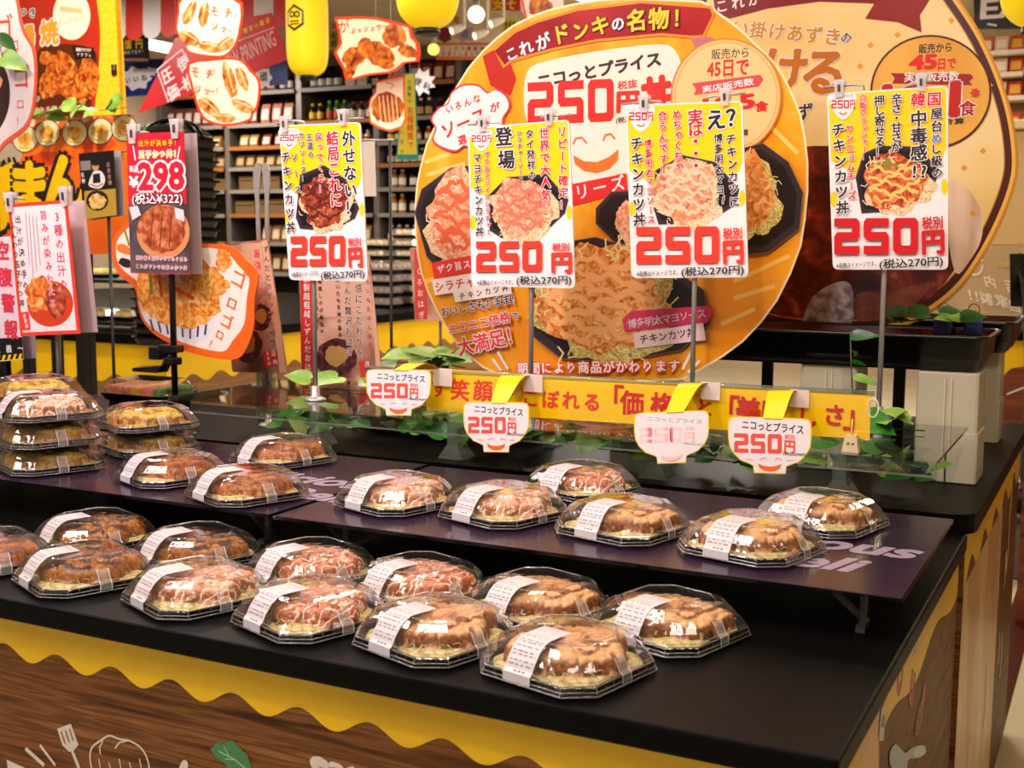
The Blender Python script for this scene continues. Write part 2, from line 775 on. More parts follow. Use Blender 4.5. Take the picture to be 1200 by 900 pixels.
# printed front: yellow strip with wavy lower edge
FRY = cy0 + .03
pl = Plane((0, FRY - .0006, 0), (0, -1, 0))
pl.o = V((0, FRY - .0006, 0))
wave = []
x = cx0 + .03
pts = [(cx0 + .02, ct - .031)]
while x < cx1 - .012:
    pts.append((x, .7115 - .0105 * math.cos((x + 1.303 + .0515) / .1035 * 2 * math.pi)))
    x += .006
pts.append((cx1 - .012, .70))
pts.append((cx1 - .012, ct - .031))
pl.poly(pts, YEL, local=True)
PRW = pm('#cfc4b8', .4)
PRG = pm('#3d7a4a', .4)
# white kitchen drawings on the wood
pl.poly([(67, 854), (83, 848), (92, 873), (87, 879), (81, 881), (73, 873)], PRW)
for a in (0, 1, 2):
    pl.line([(72 + a * 5, 857 - a * 1.6), (77 + a * 4.6, 871 - a * 1.6)], 1.4, WOOD, h=.0012)
pl.line([(84, 878), (91, 896), (96, 910)], 4.5, PRW)
pl.line([(30, 877), (52, 897)], 5, PRW)
pl.line([(47, 873), (65, 897)], 3.5, PRW)
pl.poly([(8, 890), (30, 900), (38, 912), (10, 906)], PRW)
pl.line(smooth([(112, 905), (106, 890), (108, 876), (118, 868), (128, 862), (140, 866), (152, 868), (165, 876), (173, 890), (172, 905), (140, 912)], 4)[:44], 2.2, PRW)
pl.line([(118, 884), (117, 876), (121, 868)], 1.8, PRW)
pl.line([(135, 877), (140, 870), (149, 868)], 1.8, PRW)
for a in range(5):
    pl.line([(116 + a * 12, 889 + a % 2 * 4), (119 + a * 12, 905)], 1.6, PRW)
pl.curve([(210, 903), (214, 892), (219, 891), (221, 897), (219, 905)], PRW)
pl.poly([(247, 878), (256, 869), (262, 872), (273, 867), (280, 875), (290, 884), (297, 903), (270, 903), (263, 893), (255, 889)], PRG)
pl.line([(257, 880), (276, 890), (290, 902)], 1.3, pm('#9fc3a2'))
pl.line([(263, 874), (269, 886)], 1, pm('#9fc3a2'))
pl.line([(264, 889), (275, 890)], 1, pm('#9fc3a2'))
pl.fit('eat', (366, 888, 421, 914), PRW, bold=.05, rot=R(-6))
pl.build('front_print', e)
# right flank print
px = Plane((cx1 - .0115, 0, 0), (1, 0, 0))
pts = [(cy0 + .03, ct - .031)]
y = cy0 + .03
while y < cy1:
    pts.append((y, .700 - .014 * math.cos((y - 2.12) / .40 * 2 * math.pi)))
    y += .006
pts += [(cy1 - .003, .71), (cy1 - .003, ct - .031)]
px.poly(pts, YEL, local=True)
CREAM = noisy('cream_print', [(.4, '#cf9e62'), (.6, '#dbb27a')], 3, 3, .35)
q = [px.loc(1014, 905), px.loc(1044, 905), px.loc(1040, 800), px.loc(1018, 850)]
px.poly([(1008, 905), (1030, 905), (1030, 790), (1010, 850)], CREAM)
for ch, c0 in (('o', (1055, 790)), ('u', (1069, 803)), ('s', (1082, 817))):
    a = px.loc(*c0)
    g = glyph(ch, .06, 3, 0)
    xs = [t[0] for t in g[0]]
    mx = (min(xs) + max(xs)) / 2
    hh = px.up1()
    px.put(g, lambda X, Y: (a[0] + ((X - mx) * .86 + (Y - .27) * .5) * .085, a[1] + (-(X - mx) * .5 + (Y - .27) * .86) * .085), pm('#a8433a', .4), hh)
c0 = px.loc(1077, 842)
for rr_, mt in ((.037, '#a85a22'), (.03, '#4a260f')):
    px.poly([(c0[0] + rr_ * math.cos(t * .3), c0[1] + .6 * rr_ * math.sin(t * .3)) for t in range(21)], pm(mt, .4), local=True)
for k in range(8):
    t = k * math.pi / 4
    px.poly([(c0[0] + r_ * math.cos(t + d), c0[1] + .6 * r_ * math.sin(t + d)) for r_, d in ((.006, 0), (.022, -.3), (.027, 0), (.022, .3))], pm('#a85a22', .4), local=True)
px.curve([(1044, 900), (1042, 882), (1048, 872), (1054, 876), (1060, 882), (1068, 876), (1080, 873), (1083, 880), (1074, 888), (1064, 890), (1060, 905)], pm('#a9b9c4', .4))
px.curve([(1070, 880), (1081, 873), (1084, 882), (1074, 888)], pm('#d8dfe2', .4))
px.line([(1066, 766), (1073, 752)], 3, PRW)
px.line([(1069, 758), (1078, 762)], 3, PRW)
px.line([(1070, 768), (1074, 756)], 3, PRW)
px.poly([(1029, 868), (1030, 845), (1032, 830), (1037, 822), (1036, 845), (1034, 868)], PRW)
px.poly([(1031, 852), (1033, 838), (1036, 838), (1035, 852)], pm('#4f8aa8', .4))
px.build('flank_print', e)

# raised rear counter (L shaped slab, 3 cm higher)
e2 = empty('raised_counter', (-.8, 2.9, 0), 'black topped raised rear counter with rounded corner beside the white boxes', 'counter')
S0 = 2.19
sl = [(-3.4, S0), (-.26, S0)] + [(-.26 + .045 * math.sin(t * math.pi / 8), S0 + .045 - .045 * math.cos(t * math.pi / 8)) for t in range(5)] + [(-.215, 3.39), (-1.9, 3.39), (-1.9, 2.66), (-3.4, 2.66)]
m = MB()
m.prism(sl, .795, .83, CTOP)
m.build('countertop', e2)
bd = [(-3.38, S0 + .01), (-.230, S0 + .01), (-.230, 3.37), (-1.88, 3.37), (-1.88, 2.64), (-3.38, 2.64)]
m = MB()
m.prism(bd, .02, .795, WOOD)
m.build('body', e2)
p2 = Plane((-.2294, 0, 0), (1, 0, 0))
pts = [(S0 + .01, .794)]
y = S0 + .01
while y < 3.37:
    pts.append((y, .712 - .022 * math.cos((y - 2.2) / .22 * 2 * math.pi)))
    y += .006
pts += [(3.37, .73), (3.37, .794)]
p2.poly(pts, YEL, local=True)
p2.poly([(S0 + .012, .06), (2.93, .06), (2.93, .70), (2.8, .703), (S0 + .012, .70)], noisy('cream_scratch_print', [(.47, '#c89a6c'), (.5, '#d9b78e'), (.60, '#d9b58c'), (.66, '#e6dfc8')], 5, 6, .3, stretch=(1, 1, .35)), local=True)
rr = random.Random(4)
for k in range(14):
    yy, zz = rr.uniform(2.3, 3.2), rr.uniform(.2, .74)
    hgt = rr.uniform(.04, .16)
    p2.curve([(yy - .012, zz), (yy + .01, zz + hgt * .3), (yy - .002, zz + hgt), (yy + .022, zz + hgt * .7), (yy + .02, zz + hgt * .1)], pm('#e9e4cf', .35), local=True)
p2.build('flank_print', e2)


# ================================================================== ACRYLIC SHELVES
ACR = clear('clear_acrylic', '#f2f4f2', 1.0, .02)
ACE = clear('acrylic_edge', '#cfd8d0', 1.0, .05, op=.12, opcol='#e6ece6')
PUR = noisy('purple_sheet', [(.3, '#241527'), (.7, '#2c1b30')], 40, 2, .22)


def v_leg(x, y, z0, z1, mb, mat):
    """a clear bent leg: upright blade, sloping brace and foot"""
    mb.box((x - .006, y - .02, z0), (x + .006, y + .02, z0 + .008), mat)
    mb.box((x - .004, y - .004, z0 + .008), (x + .004, y + .004, z1), mat)
    mb.rings([[(x - .004, y + .004, z0 + .008), (x + .004, y + .004, z0 + .008), (x + .004, y + .018, z0 + .008), (x - .004, y + .018, z0 + .008)],
              [(x - .07, y + .004, z1), (x - .062, y + .004, z1), (x - .062, y + .018, z1), (x - .07, y + .018, z1)]], mat)


def shelf(x0, x1, y0, y1, z, label, words):
    e = empty('display_shelf', ((x0 + x1) / 2, (y0 + y1) / 2, ct), label, 'shelf', 'low acrylic display shelves')
    m = MB()
    m.box((x0, y0, z - .005), (x1, y1, z - .001), ACR)
    m.build('panel', e)
    m = MB()
    m.box((x0 + .002, y0 + .002, z - .001), (x1 - .002, y1 - .002, z), PUR)
    # white script lettering printed on the sheet
    LT = pm('#96889a', .3)
    for txt, px0, py0, s_ in words:
        p = at_z(px0, py0, z + .0004)
        g = glyph(txt, .035, 4, .3)
        xr = max(q[0] for q in g[0])
        m.add([V((p.x + (X - xr) * s_, p.y + Y * s_, z + .0005)) for X, Y in g[0]], g[1], LT)
    m.build('printed_sheet', e)
    for lx in (x0 + .09, x1 - .058):
        for ly in (y0 + .07, y1 - .07):
            m = MB()
            v_leg(lx, ly, ct, z - .005, m, ACE)
            m.build('leg', e)
    return e


ZS = .866
shelf(-1.18, -.226, 1.506, 1.99, ZS, 'low clear shelf with a purple lettered sheet, nearest the right counter end',
      [('Delicious', 1078, 656, .105), ('Deli', 1012, 672, .10)])
shelf(-2.16, -1.19, 1.51, 2.0, ZS, 'low clear shelf with a purple lettered sheet, second from the right counter end',
      [('Delicious', 450, 577, .105), ('Deli', 405, 590, .10)])
shelf(-3.14, -2.17, 1.51, 2.0, ZS, 'low clear shelf with a purple sheet under the far left stacks', [])


def high_shelf(x0, x1, y0, y1, z, label):
    e = empty('acrylic_stand', ((x0 + x1) / 2, (y0 + y1) / 2, .83), label, 'shelf', 'tall clear acrylic stands')
    m = MB()
    # bent sheet: front lip down, flat top, rear rise
    prof = [(y0, z - .02), (y0, z + .004), (y1, z + .004), (y1, z), (y0 + .004, z), (y0 + .004, z - .02)]
    m.rings([[(x0, a, b) for a, b in prof], [(x1, a, b) for a, b in prof]], ACR)
    m.build('bent_sheet', e)
    m = MB()
    m.box((x0, y0 - .0005, z - .022), (x1, y0 + .0045, z - .0195), ACE)
    m.box((x1 - .003, y0 + .02, z - .001), (x1 + .0005, y1, z + .0045), ACE)
    m.box((x0 - .0005, y0 + .02, z - .001), (x0 + .003, y1, z + .0045), ACE)
    m.build('polished_edge', e)
    for k in range(2):
        xx = x0 + (x1 - x0) * (.3 + .45 * k)
        m = MB()
        yc = 2.27
        m.rings([[(xx - .03, yc - .03, .83), (xx + .03, yc - .03, .83), (xx + .03, yc + .03, .83), (xx - .03, yc + .03, .83)],
                 [(xx - .012, yc - .02, .86), (xx + .012, yc - .02, .86), (xx + .012, yc + .02, .86), (xx - .012, yc + .02, .86)],
                 [(xx - .012, yc - .02, z - .001), (xx + .012, yc - .02, z - .001), (xx + .012, yc + .02, z - .001), (xx - .012, yc + .02, z - .001)]], ACE)
        m.build('column', e)
    return e


ZT = .945
high_shelf(-1.06, -.26, 2.02, 2.435, ZT, 'tall clear acrylic stand behind the banner, nearest the white boxes')
high_shelf(-1.88, -1.08, 2.02, 2.435, ZT, 'tall clear acrylic stand holding the leftmost yellow price board pole')


# ================================================================== PACKED RICE BOWLS
LID = clear('lid_plastic', '#fbfbfb', 1.7, .045, bump=.0016, bscale=40, op=.015, opcol='#f3eef0')
LIDR = clear('lid_rim_plastic', '#e6e6e6', 2.2, .06, bump=.0008, bscale=150, op=.01, opcol='#c8c8c8')
LGLINT = clear('lid_edge_glint', '#f4f4f4', 3, .12, op=.30, opcol='#efe9ea')  # whitish diffuse mixed in, painting the light that lid edges catch
TRAYB = pm('#0c0c0d', .22, spec=.6)
LABW = pm('#cbc4c7', .4)
TAPE = clear('clear_tape', '#ffffff', 1.6, .12, op=.2, opcol='#f2efe9')


def octo(a, c, s=1.0, z=0.0, oy=0):
    h = a / 2 * s
    q = (a / 2 - c) * s
    return [V((x, y, z)) for x, y in ((q, -h), (h, -q), (h, q), (q, h), (-q, h), (-h, q), (-h, -q), (-q, -h))]


TA, TC = .171, .029
FOOD = {}


def sauce_mat(name, crust, sauce, hi, cover=.5, scale=28, rough=.35, streak=None):
    if name in MATS:
        return MATS[name]
    m, nt, out = new_mat(name)
    N, L = nt.nodes.new, nt.links.new
    tc = N('ShaderNodeTexCoord')
    n1 = N('ShaderNodeTexNoise')
    n1.inputs['Scale'].default_value = scale
    n1.inputs['Detail'].default_value = 5
    n1.inputs['Distortion'].default_value = .8
    L(tc.outputs['Object'], n1.inputs['Vector'])
    n2 = N('ShaderNodeTexNoise')
    n2.inputs['Scale'].default_value = 160
    n2.inputs['Detail'].default_value = 4
    L(tc.outputs['Object'], n2.inputs['Vector'])
    c1 = N('ShaderNodeValToRGB')
    c1.color_ramp.elements[0].position, c1.color_ramp.elements[1].position = .35, .68
    c1.color_ramp.elements[0].color, c1.color_ramp.elements[1].color = hexlin(crust[0]), hexlin(crust[1])
    L(n2.outputs[0], c1.inputs[0])
    c2 = N('ShaderNodeValToRGB')
    c2.color_ramp.elements[0].position, c2.color_ramp.elements[1].position = .3, .7
    c2.color_ramp.elements[0].color, c2.color_ramp.elements[1].color = hexlin(sauce), hexlin(hi)
    L(n2.outputs[0], c2.inputs[0])
    mk = N('ShaderNodeValToRGB')
    mk.color_ramp.elements[0].position, mk.color_ramp.elements[1].position = cover - .03, cover + .03
    L(n1.outputs[0], mk.inputs[0])
    ge = N('ShaderNodeNewGeometry')
    sp = N('ShaderNodeSeparateXYZ')
    L(ge.outputs['Normal'], sp.inputs[0])
    st = N('ShaderNodeMapRange')
    st.inputs['From Min'].default_value, st.inputs['From Max'].default_value = .5, .85
    L(sp.outputs['Z'], st.inputs['Value'])
    ml = N('ShaderNodeMath')
    ml.operation = 'MULTIPLY'
    L(mk.outputs[0], ml.inputs[0])
    L(st.outputs[0], ml.inputs[1])
    mx = N('ShaderNodeMixRGB')
    L(ml.outputs[0], mx.inputs[0])
    L(c1.outputs[0], mx.inputs[1])
    L(c2.outputs[0], mx.inputs[2])
    last = mx
    if streak:
        wv = N('ShaderNodeTexWave')
        wv.inputs['Scale'].default_value = 24
        wv.inputs['Distortion'].default_value = 16
        wv.inputs['Detail'].default_value = 3
        wv.inputs['Detail Scale'].default_value = 1.6
        L(tc.outputs['Object'], wv.inputs['Vector'])
        ms = N('ShaderNodeValToRGB')
        ms.color_ramp.elements[0].position, ms.color_ramp.elements[1].position = .80, .88
        L(wv.outputs['Fac'], ms.inputs[0])
        m3 = N('ShaderNodeMixRGB')
        L(ms.outputs[0], m3.inputs[0])
        L(mx.outputs[0], m3.inputs[1])
        m3.inputs[2].default_value = hexlin(streak)
        last = m3
    b = N('ShaderNodeBsdfPrincipled')
    L(last.outputs[0], b.inputs['Base Color'])
    b.inputs['Roughness'].default_value = rough
    bp = N('ShaderNodeBump')
    bp.inputs['Distance'].default_value = .0022
    L(n2.outputs[0], bp.inputs['Height'])
    L(bp.outputs[0], b.inputs['Normal'])
    L(b.outputs[0], out.inputs[0])
    MATS[name] = m
    return m


TYPES = {
    'tan': sauce_mat('tan_mayonnaise_cutlet', ('#5c2608', '#b0661f'), '#d89a5e', '#f0c28e', .44, 30),
    'drizzle': sauce_mat('drizzled_cutlet', ('#8a3a1c', '#c9713f'), '#cf6f4a', '#e89b78', .5, 34, streak='#ead6c6'),
    'dark': sauce_mat('dark_sauce_cutlet', ('#7d3d0e', '#c07a1f'), '#2e0c05', '#4c160a', .48, 34, .18),
    'sauce': sauce_mat('brown_sauce_cutlet', ('#8a4312', '#c4762c'), '#5f2310', '#843818', .5, 30, .28),
    'egg': sauce_mat('egg_topped_cutlet', ('#8a5a10', '#b9811f'), '#c79a20', '#e6c85a', .44, 30, .25),
    'pink': sauce_mat('pink_sauce_cutlet', ('#8d4a1c', '#c27a3c'), '#dd8d68', '#eeb795', .44, 26, streak='#f0d9c8'),
}
SHRED = noisy('shredded_cabbage', [(.35, '#98863a'), (.5, '#cdb878'), (.7, '#e6d8ae')], 120, 5, .5, bump=.002)
EGGB = noisy('soft_egg_bed', [(.35, '#8a5408'), (.55, '#c98f16'), (.75, '#e8c44e')], 70, 4, .25, bump=.002)
GINGER = noisy('red_ginger', [(.3, '#a83038'), (.7, '#d87a70')], 150, 3, .4, bump=.001)


def cutlet_mesh(seed, mat, sx=.071, sy=.062, hgt=.0262, slices=6, ang=.5):
    rr = random.Random(seed)
    m = MB()
    nx, ny = 56, 48
    ph = [rr.uniform(0, 6) for _ in range(4)]
    lift = [rr.uniform(-.003, .003) for _ in range(slices + 1)]
    vs, idx = [], {}

    def inside(x, y):
        t = math.atan2(y, x)
        r = 1 + .07 * math.sin(3 * t + ph[0]) + .05 * math.sin(5 * t + ph[1]) + .03 * math.sin(9 * t + ph[2])
        return (abs(x) ** 2.6 + abs(y) ** 2.6) ** (1 / 2.6) / r
    for j in range(ny + 1):
        for i in range(nx + 1):
            x, y = -1.12 + 2.24 * i / nx, -1.12 + 2.24 * j / ny
            d = inside(x, y)
            if d > 1.12:
                continue
            if d > 1:
                x, y = x / d, y / d
            k = max(0.0, 1 - min(d, 1) ** 5)
            s_ = (x + .12 * math.sin(y * 3 + ph[3]) + 1) / 2 * slices
            fr = s_ - math.floor(s_)
            gr = min(fr, 1 - fr)
            z = hgt * (k ** .33) - (.0042 * max(0, 1 - gr / .10)) * (k > 0) + lift[int(max(0, min(slices, s_)))] * k
            z += (.0028 * mnoise.noise(V((x * 3.3 + seed, y * 3.3, 0))) + .0018 * mnoise.noise(V((x * 8 + seed, y * 8, 3))) + .0016 * mnoise.noise(V((x * 17, y * 17 + seed, 7)))) * (k ** .3)
            idx[(i, j)] = len(vs)
            vs.append(V((x * sx, y * sy, z)))
    fs = []
    for j in range(ny):
        for i in range(nx):
            q = [(i, j), (i + 1, j), (i + 1, j + 1), (i, j + 1)]
            if all(k in idx for k in q):
                fs.append(tuple(idx[k] for k in q))
    M = Matrix.Rotation(ang, 3, 'Z')
    m.add([M @ v + V((0.002, .002, .0112)) for v in vs], fs, mat, True)
    return m


def bed_mesh(seed, mat):
    m = MB()
    rs = []
    rr = random.Random(seed)
    for s_, z in ((.86, .007), (.84, .0095), (.76, .0122), (.55, .0140), (.25, .015)):
        rs.append([p + V((rr.uniform(-.002, .002), rr.uniform(-.002, .002), rr.uniform(-.001, .0012))) for p in ringn(s_, z, 40)])
    m.rings(rs, mat, True, cap0=False)
    # loose shreds poking out
    for k in range(46):
        t, q = rr.uniform(0, 6.28), rr.uniform(.045, .068)
        x, y = q * math.cos(t), q * math.sin(t)
        a = rr.uniform(0, 6.28)
        l = rr.uniform(.008, .02)
        z = .0125 + rr.uniform(0, .006)
        m.tube([(x, y, z), (x + l * .5 * math.cos(a), y + l * .5 * math.sin(a), z + .003), (x + l * math.cos(a + .5), y + l * math.sin(a + .5), z - .002)], .0009, mat, 4)
    return m


def ringn(s_, z, n):
    o = octo(TA, TC, s_, 0)
    per = [(o[(i + 1) % 8] - o[i]).length for i in range(8)]
    tot = sum(per)
    out = []
    for k in range(n):
        d = tot * k / n
        i = 0
        while d > per[i]:
            d -= per[i]
            i = (i + 1) % 8
        p = o[i].lerp(o[(i + 1) % 8], d / per[i])
        out.append(V((p.x, p.y, z)))
    return out


def make_tray(kind, seed, labelled=True, bed=None):
    e = empty('packed_rice_bowl', (0, 0, 0), None, 'packed meal')
    m = MB()
    m.rings([octo(TA, TC, .84, 0), octo(TA, TC, .86, .003), octo(TA, TC, .93, .0100), octo(TA, TC, .965, .0115), octo(TA, TC, .965, .0128), octo(TA, TC, .92, .0128), octo(TA, TC, .84, .006)], TRAYB)
    m.build('tray', e)
    bed_mesh(seed + 50, bed or SHRED).build('shredded_bed', e)
    rr = random.Random(seed)
    cutlet_mesh(seed, TYPES[kind], ang=rr.uniform(.2, .8)).build('cutlet', e)
    if kind in ('tan', 'egg', 'pink') and seed % 3 == 0:
        g = MB()
        g.rings([[V((-.03, .045, .02)) + V((.018 * s_ * math.cos(t * .42), .012 * s_ * math.sin(t * .42), z)) for t in range(15)] for s_, z in ((1, 0), (.9, .006), (.5, .01))], GINGER, True)
        g.build('pickled_ginger', e)
    m = MB()
    m.rings([octo(TA, TC, .995, .0035), octo(TA, TC, 1.0, .0045), octo(TA, TC, 1.0, .0075), octo(TA, TC, .985, .0082), octo(TA, TC, .985, .0125), octo(TA, TC, .975, .0137), octo(TA, TC, .965, .0142)], LIDR, cap0=False, cap1=False)
    rs = []
    for k, (s_, z) in enumerate(((.965, .0142), (.95, .0175), (.90, .0268), (.80, .038), (.70, .0445), (.62, .0465), (.60, .0459), (.3, .0466), (.05, .047))):
        rs.append(octo(TA, TC * (1 + .35 * k / 8), s_, z))
    m.rings(rs, LID, cap0=False)
    m.rings([octo(TA, TC, 1.0, .0035), octo(TA, TC, 1.018, .0033), octo(TA, TC, 1.018, .0039), octo(TA, TC, 1.0, .0045)], LIDR, cap0=False, cap1=False)
    for s_, z, r_ in ((.977, .0138, .0006), (1.018, .0036, .0007), (1.0, .0078, .0005), (.952, .0173, .0005), (.61, .0463, .0005)):  # thin pale tubes drawing the bright edge highlights
        k_ = 1 if s_ > .7 else 1.33
        o_ = octo(TA, TC * k_, s_, z)
        m.tube(o_ + [o_[0]], r_, LGLINT, 4, False)
    for p_, q_ in zip(octo(TA, TC, 1.002, .005), octo(TA, TC, .98, .0135)):
        m.tube([p_, q_], .0006, LGLINT, 4, False)
    o_ = octo(TA, TC, 1.0, 0)
    for i in (1, 3, 5, 7):
        for k in range(1, 7):
            p_ = o_[i].lerp(o_[(i + 1) % 8], k / 7)
            m.tube([p_ * .987 + V((0, 0, .009)), p_ * .980 + V((0, 0, .0125))], .0005, LGLINT, 3, False)
    m.build('lid', e)
    if labelled:
        yl = [(a_ * TA / .176, b_) for a_, b_ in ((-.012, .0478), (-.040, .0478), (-.0535, .0473), (-.0615, .0446), (-.0705, .0382), (-.0795, .0270), (-.0838, .0182), (-.0884, .0145), (-.0890, .004))]
        x0_ = -.006
        wd = .040
        m = MB()
        m.rings([[(x0_ - wd / 2 + sk, y_, z_ + .0007), (x0_ + wd / 2 + sk, y_, z_ + .0007)] for k, (y_, z_) in enumerate(yl) for sk in [.0]], LABW, cap0=False, cap1=False, closed=False)
        INK = pm('#3c3236', .5)
        INK2 = pm('#8a7a80', .5)

        def bar(u0, u1, s0, s1, mat, dz=.0011):
            """ink on the label, u across, s along (0..1) its first, flat stretch and its slope"""
            def pt(s_):
                L = [0]
                for a, b in zip(yl, yl[1:]):
                    L.append(L[-1] + math.hypot(b[0] - a[0], b[1] - a[1]))
                d = s_ * L[-1]
                for i in range(len(L) - 1):
                    if d <= L[i + 1] + 1e-9:
                        f = (d - L[i]) / (L[i + 1] - L[i])
                        ny, nz = yl[i][1] - yl[i + 1][1], yl[i + 1][0] - yl[i][0]
                        q_ = math.hypot(ny, nz)
                        return (yl[i][0] * (1 - f) + yl[i + 1][0] * f + nz / q_ * .0005, yl[i][1] * (1 - f) + yl[i + 1][1] * f + .0007 + ny / q_ * .0005)
            a, b = pt(s0), pt(s1)
            X0, X1 = x0_ - wd / 2 + u0 * wd, x0_ - wd / 2 + u1 * wd
            m.add([(X0, a[0], a[1]), (X1, a[0], a[1]), (X1, b[0], b[1]), (X0, b[0], b[1])], [(0, 3, 2, 1)], mat)
        for k in range(14):
            if k % 4 != 3:
                bar(.1 + k * .055, .1 + k * .055 + .03, .03, .10, INK2)
        for k in range(5):
            bar(.25 + k * .11, .25 + k * .11 + .075, .20, .28, INK)
        for k, s_ in enumerate((.14, .33, .37, .45, .49, .55, .62, .66, .73, .78)):
            x = .08
            while x < .9:
                l_ = rr.uniform(.05, .2)
                bar(x, min(.93, x + l_), s_, s_ + .015, INK2)
                x += l_ + rr.uniform(.03, .1)
        for k in range(3):
            bar(.35 + k * .15, .35 + k * .15 + .1, .85, .92, INK)
        m.build('label', e)
    m = MB()
    xt = [(a_ * TA / .176, b_) for a_, b_ in ((.0755, .0322), (.0795, .0270), (.0838, .0182), (.0888, .0145), (.0893, .004))]
    m.rings([[(x_ + .0006, -.012 + .0, z_ + .0008), (x_ + .0006, .006, z_ + .0008)] for x_, z_ in xt], TAPE, cap0=False, cap1=False, closed=False)
    m.rings([[(x_ + .0008, -.012, z_ + .001), (x_ + .0008, -.0105, z_ + .001)] for x_, z_ in xt], LABW, cap0=False, cap1=False, closed=False)
    m.rings([[(x_ + .0008, .0045, z_ + .001), (x_ + .0008, .006, z_ + .001)] for x_, z_ in xt], LABW, cap0=False, cap1=False, closed=False)
    m.build('tape', e)
    return e


PROTO = {}


def place_tray(kind, seed, px, py, z, label, group, rot=-16, labelled=True, bed=None, tilt=(0, 0), xyz=None):
    k = (kind, seed % 3, labelled)
    r = R(rot)
    if xyz is None:
        f = at_z(px, py, z)
        d = .104
        c = V((f.x + d * math.cos(r + R(135)), f.y + d * math.sin(r + R(135)), z))
    else:
        c = V(xyz)
    if k not in PROTO:
        t = make_tray(kind, seed, labelled, bed)
        PROTO[k] = t
    else:
        t = copy_tree(PROTO[k])
    t.location = c
    t.rotation_euler = (tilt[0], tilt[1], r)
    tag(t, label, 'packed meal', group)
    return t


G1, G2, G3 = 'packed rice bowls on the countertop', 'packed rice bowls on the low shelf', 'packed rice bowls stacked at the left'
zc = ct + .0005
zs = ZS + .0012
SPOTS = []


def oct_at(c, r, s_=1.0):
    ca, sa = math.cos(r), math.sin(r)
    return [(c.x + p.x * ca - p.y * sa, c.y + p.x * sa + p.y * ca) for p in octo(TA, TC, s_)]


def mtv(A, B):
    """smallest push that parts two convex outlines"""
    best = None
    for P in (A, B):
        for i in range(4):
            e_ = V((P[i + 1][0] - P[i][0], P[i + 1][1] - P[i][1])).normalized()
            n_ = V((-e_.y, e_.x))
            a_ = [V(q).dot(n_) for q in A]
            b_ = [V(q).dot(n_) for q in B]
            ov = min(max(a_), max(b_)) - max(min(a_), min(b_))
            if ov <= 0:
                return None
            if best is None or ov < best[0]:
                best = (ov, n_ if sum(a_) < sum(b_) else -n_)
    return best


def relax(items, lo, hi, it=200):
    """nudge neighbouring packs apart until none clips another"""
    C_ = []
    for a in items:
        r = R(a[7])
        f = at_z(a[2], a[3], a[4])
        C_.append(V((f.x + .104 * math.cos(r + R(135)), f.y + .104 * math.sin(r + R(135)), a[4])))
    for _ in range(it):
        moved = False
        for i in range(len(C_)):
            for j in range(i):
                if (C_[i] - C_[j]).length > .27:
                    continue
                q = mtv(oct_at(C_[j], R(items[j][7]), 1.034), oct_at(C_[i], R(items[i][7]), 1.034))
                if q:
                    d = q[1] * (q[0] * .5)
                    C_[i] += V((d.x, d.y, 0))
                    C_[j] -= V((d.x, d.y, 0))
                    moved = True
            C_[i].y = max(lo, min(hi, C_[i].y))
        if not moved:
            break
    if moved:
        print('RELAX LEFT')
    return C_


LIST = (
    ('tan', 0, 668, 822, zc, 'packed cutlet bowl nearest the counter front, lowest in the picture', G1, -14),
    ('tan', 1, 806, 768, zc, 'packed tan sauced bowl at the right end of the countertop row', G1, -16),
    ('tan', 3, 530, 776, zc, 'packed bowl with smooth tan sauce just left of the frontmost bowl', G1, -18),
    ('tan', 4, 655, 727, zc, 'packed tan sauced bowl behind the frontmost bowl', G1, -16),
    ('drizzle', 5, 378, 746, zc, 'packed orange sauced bowl on the front edge, third from the lowest bowl', G1, -20),
    ('drizzle', 1, 514, 697, zc, 'packed pink drizzled bowl behind the smooth tan one', G1, -18),
    ('pink', 6, 238, 724, zc, 'packed white and pink drizzled bowl fourth along the front edge', G1, -22),
    ('drizzle', 3, 372, 692, zc, 'packed pink sauced bowl with cabbage in the rear countertop row, left of centre', G1, -18),
    ('dark', 0, 63, 703, zc, 'packed dark sauced bowl with a yellow egg corner, leftmost on the front edge', G1, -23),
    ('dark', 1, 218, 672, zc, 'packed dark brown sauced bowl behind the white drizzled front bowl', G1, -20),
    ('dark', 2, 112, 641, zc, 'packed dark glossy bowl in the back corner below the left stacks', G1, -20),
    ('sauce', 3, 2, 674, zc, 'packed brown bowl cut off by the left picture edge on the countertop', G1, -22),
    ('tan', 5, 988, 634, zs, 'packed tan bowl at the right back end of the low shelf', G2, -14),
    ('tan', 3, 905, 668, zs, 'packed tan bowl at the front right of the low shelf', G2, -14),
    ('tan', 1, 745, 643, zs, 'packed golden tan bowl below the washed out price tag', G2, -14),
    ('drizzle', 2, 692, 590, zs, 'packed orange drizzled bowl at the back under the tall clear stand', G2, -16),
    ('pink', 3, 590, 623, zs, 'packed pink drizzled bowl at the middle of the low shelf', G2, -18),
    ('pink', 0, 458, 608, zs, 'packed orange and white sauced bowl left of the pink one on the low shelf', G2, -18),
    ('sauce', 6, 268, 597, zs, 'packed brown cutlet bowl on the low shelf beside the white lettering', G2, -22),
    ('sauce', 4, 178, 575, zs, 'packed brown cutlet bowl in front of the two tier egg stack', G2, -22),
    ('sauce', 2, 318, 552, zs, 'packed brown cutlet bowl farthest back beside the clear column', G2, -20),
)
for grp, lo, hi in ((G1, 1.262, 1.44), (G2, 1.60, 1.90)):
    its = [a for a in LIST if a[6] == grp]
    for a, c in zip(its, relax(its, lo, hi)):
        place_tray(a[0], a[1], a[2], a[3], a[4], a[5], a[6], a[7], xyz=c)
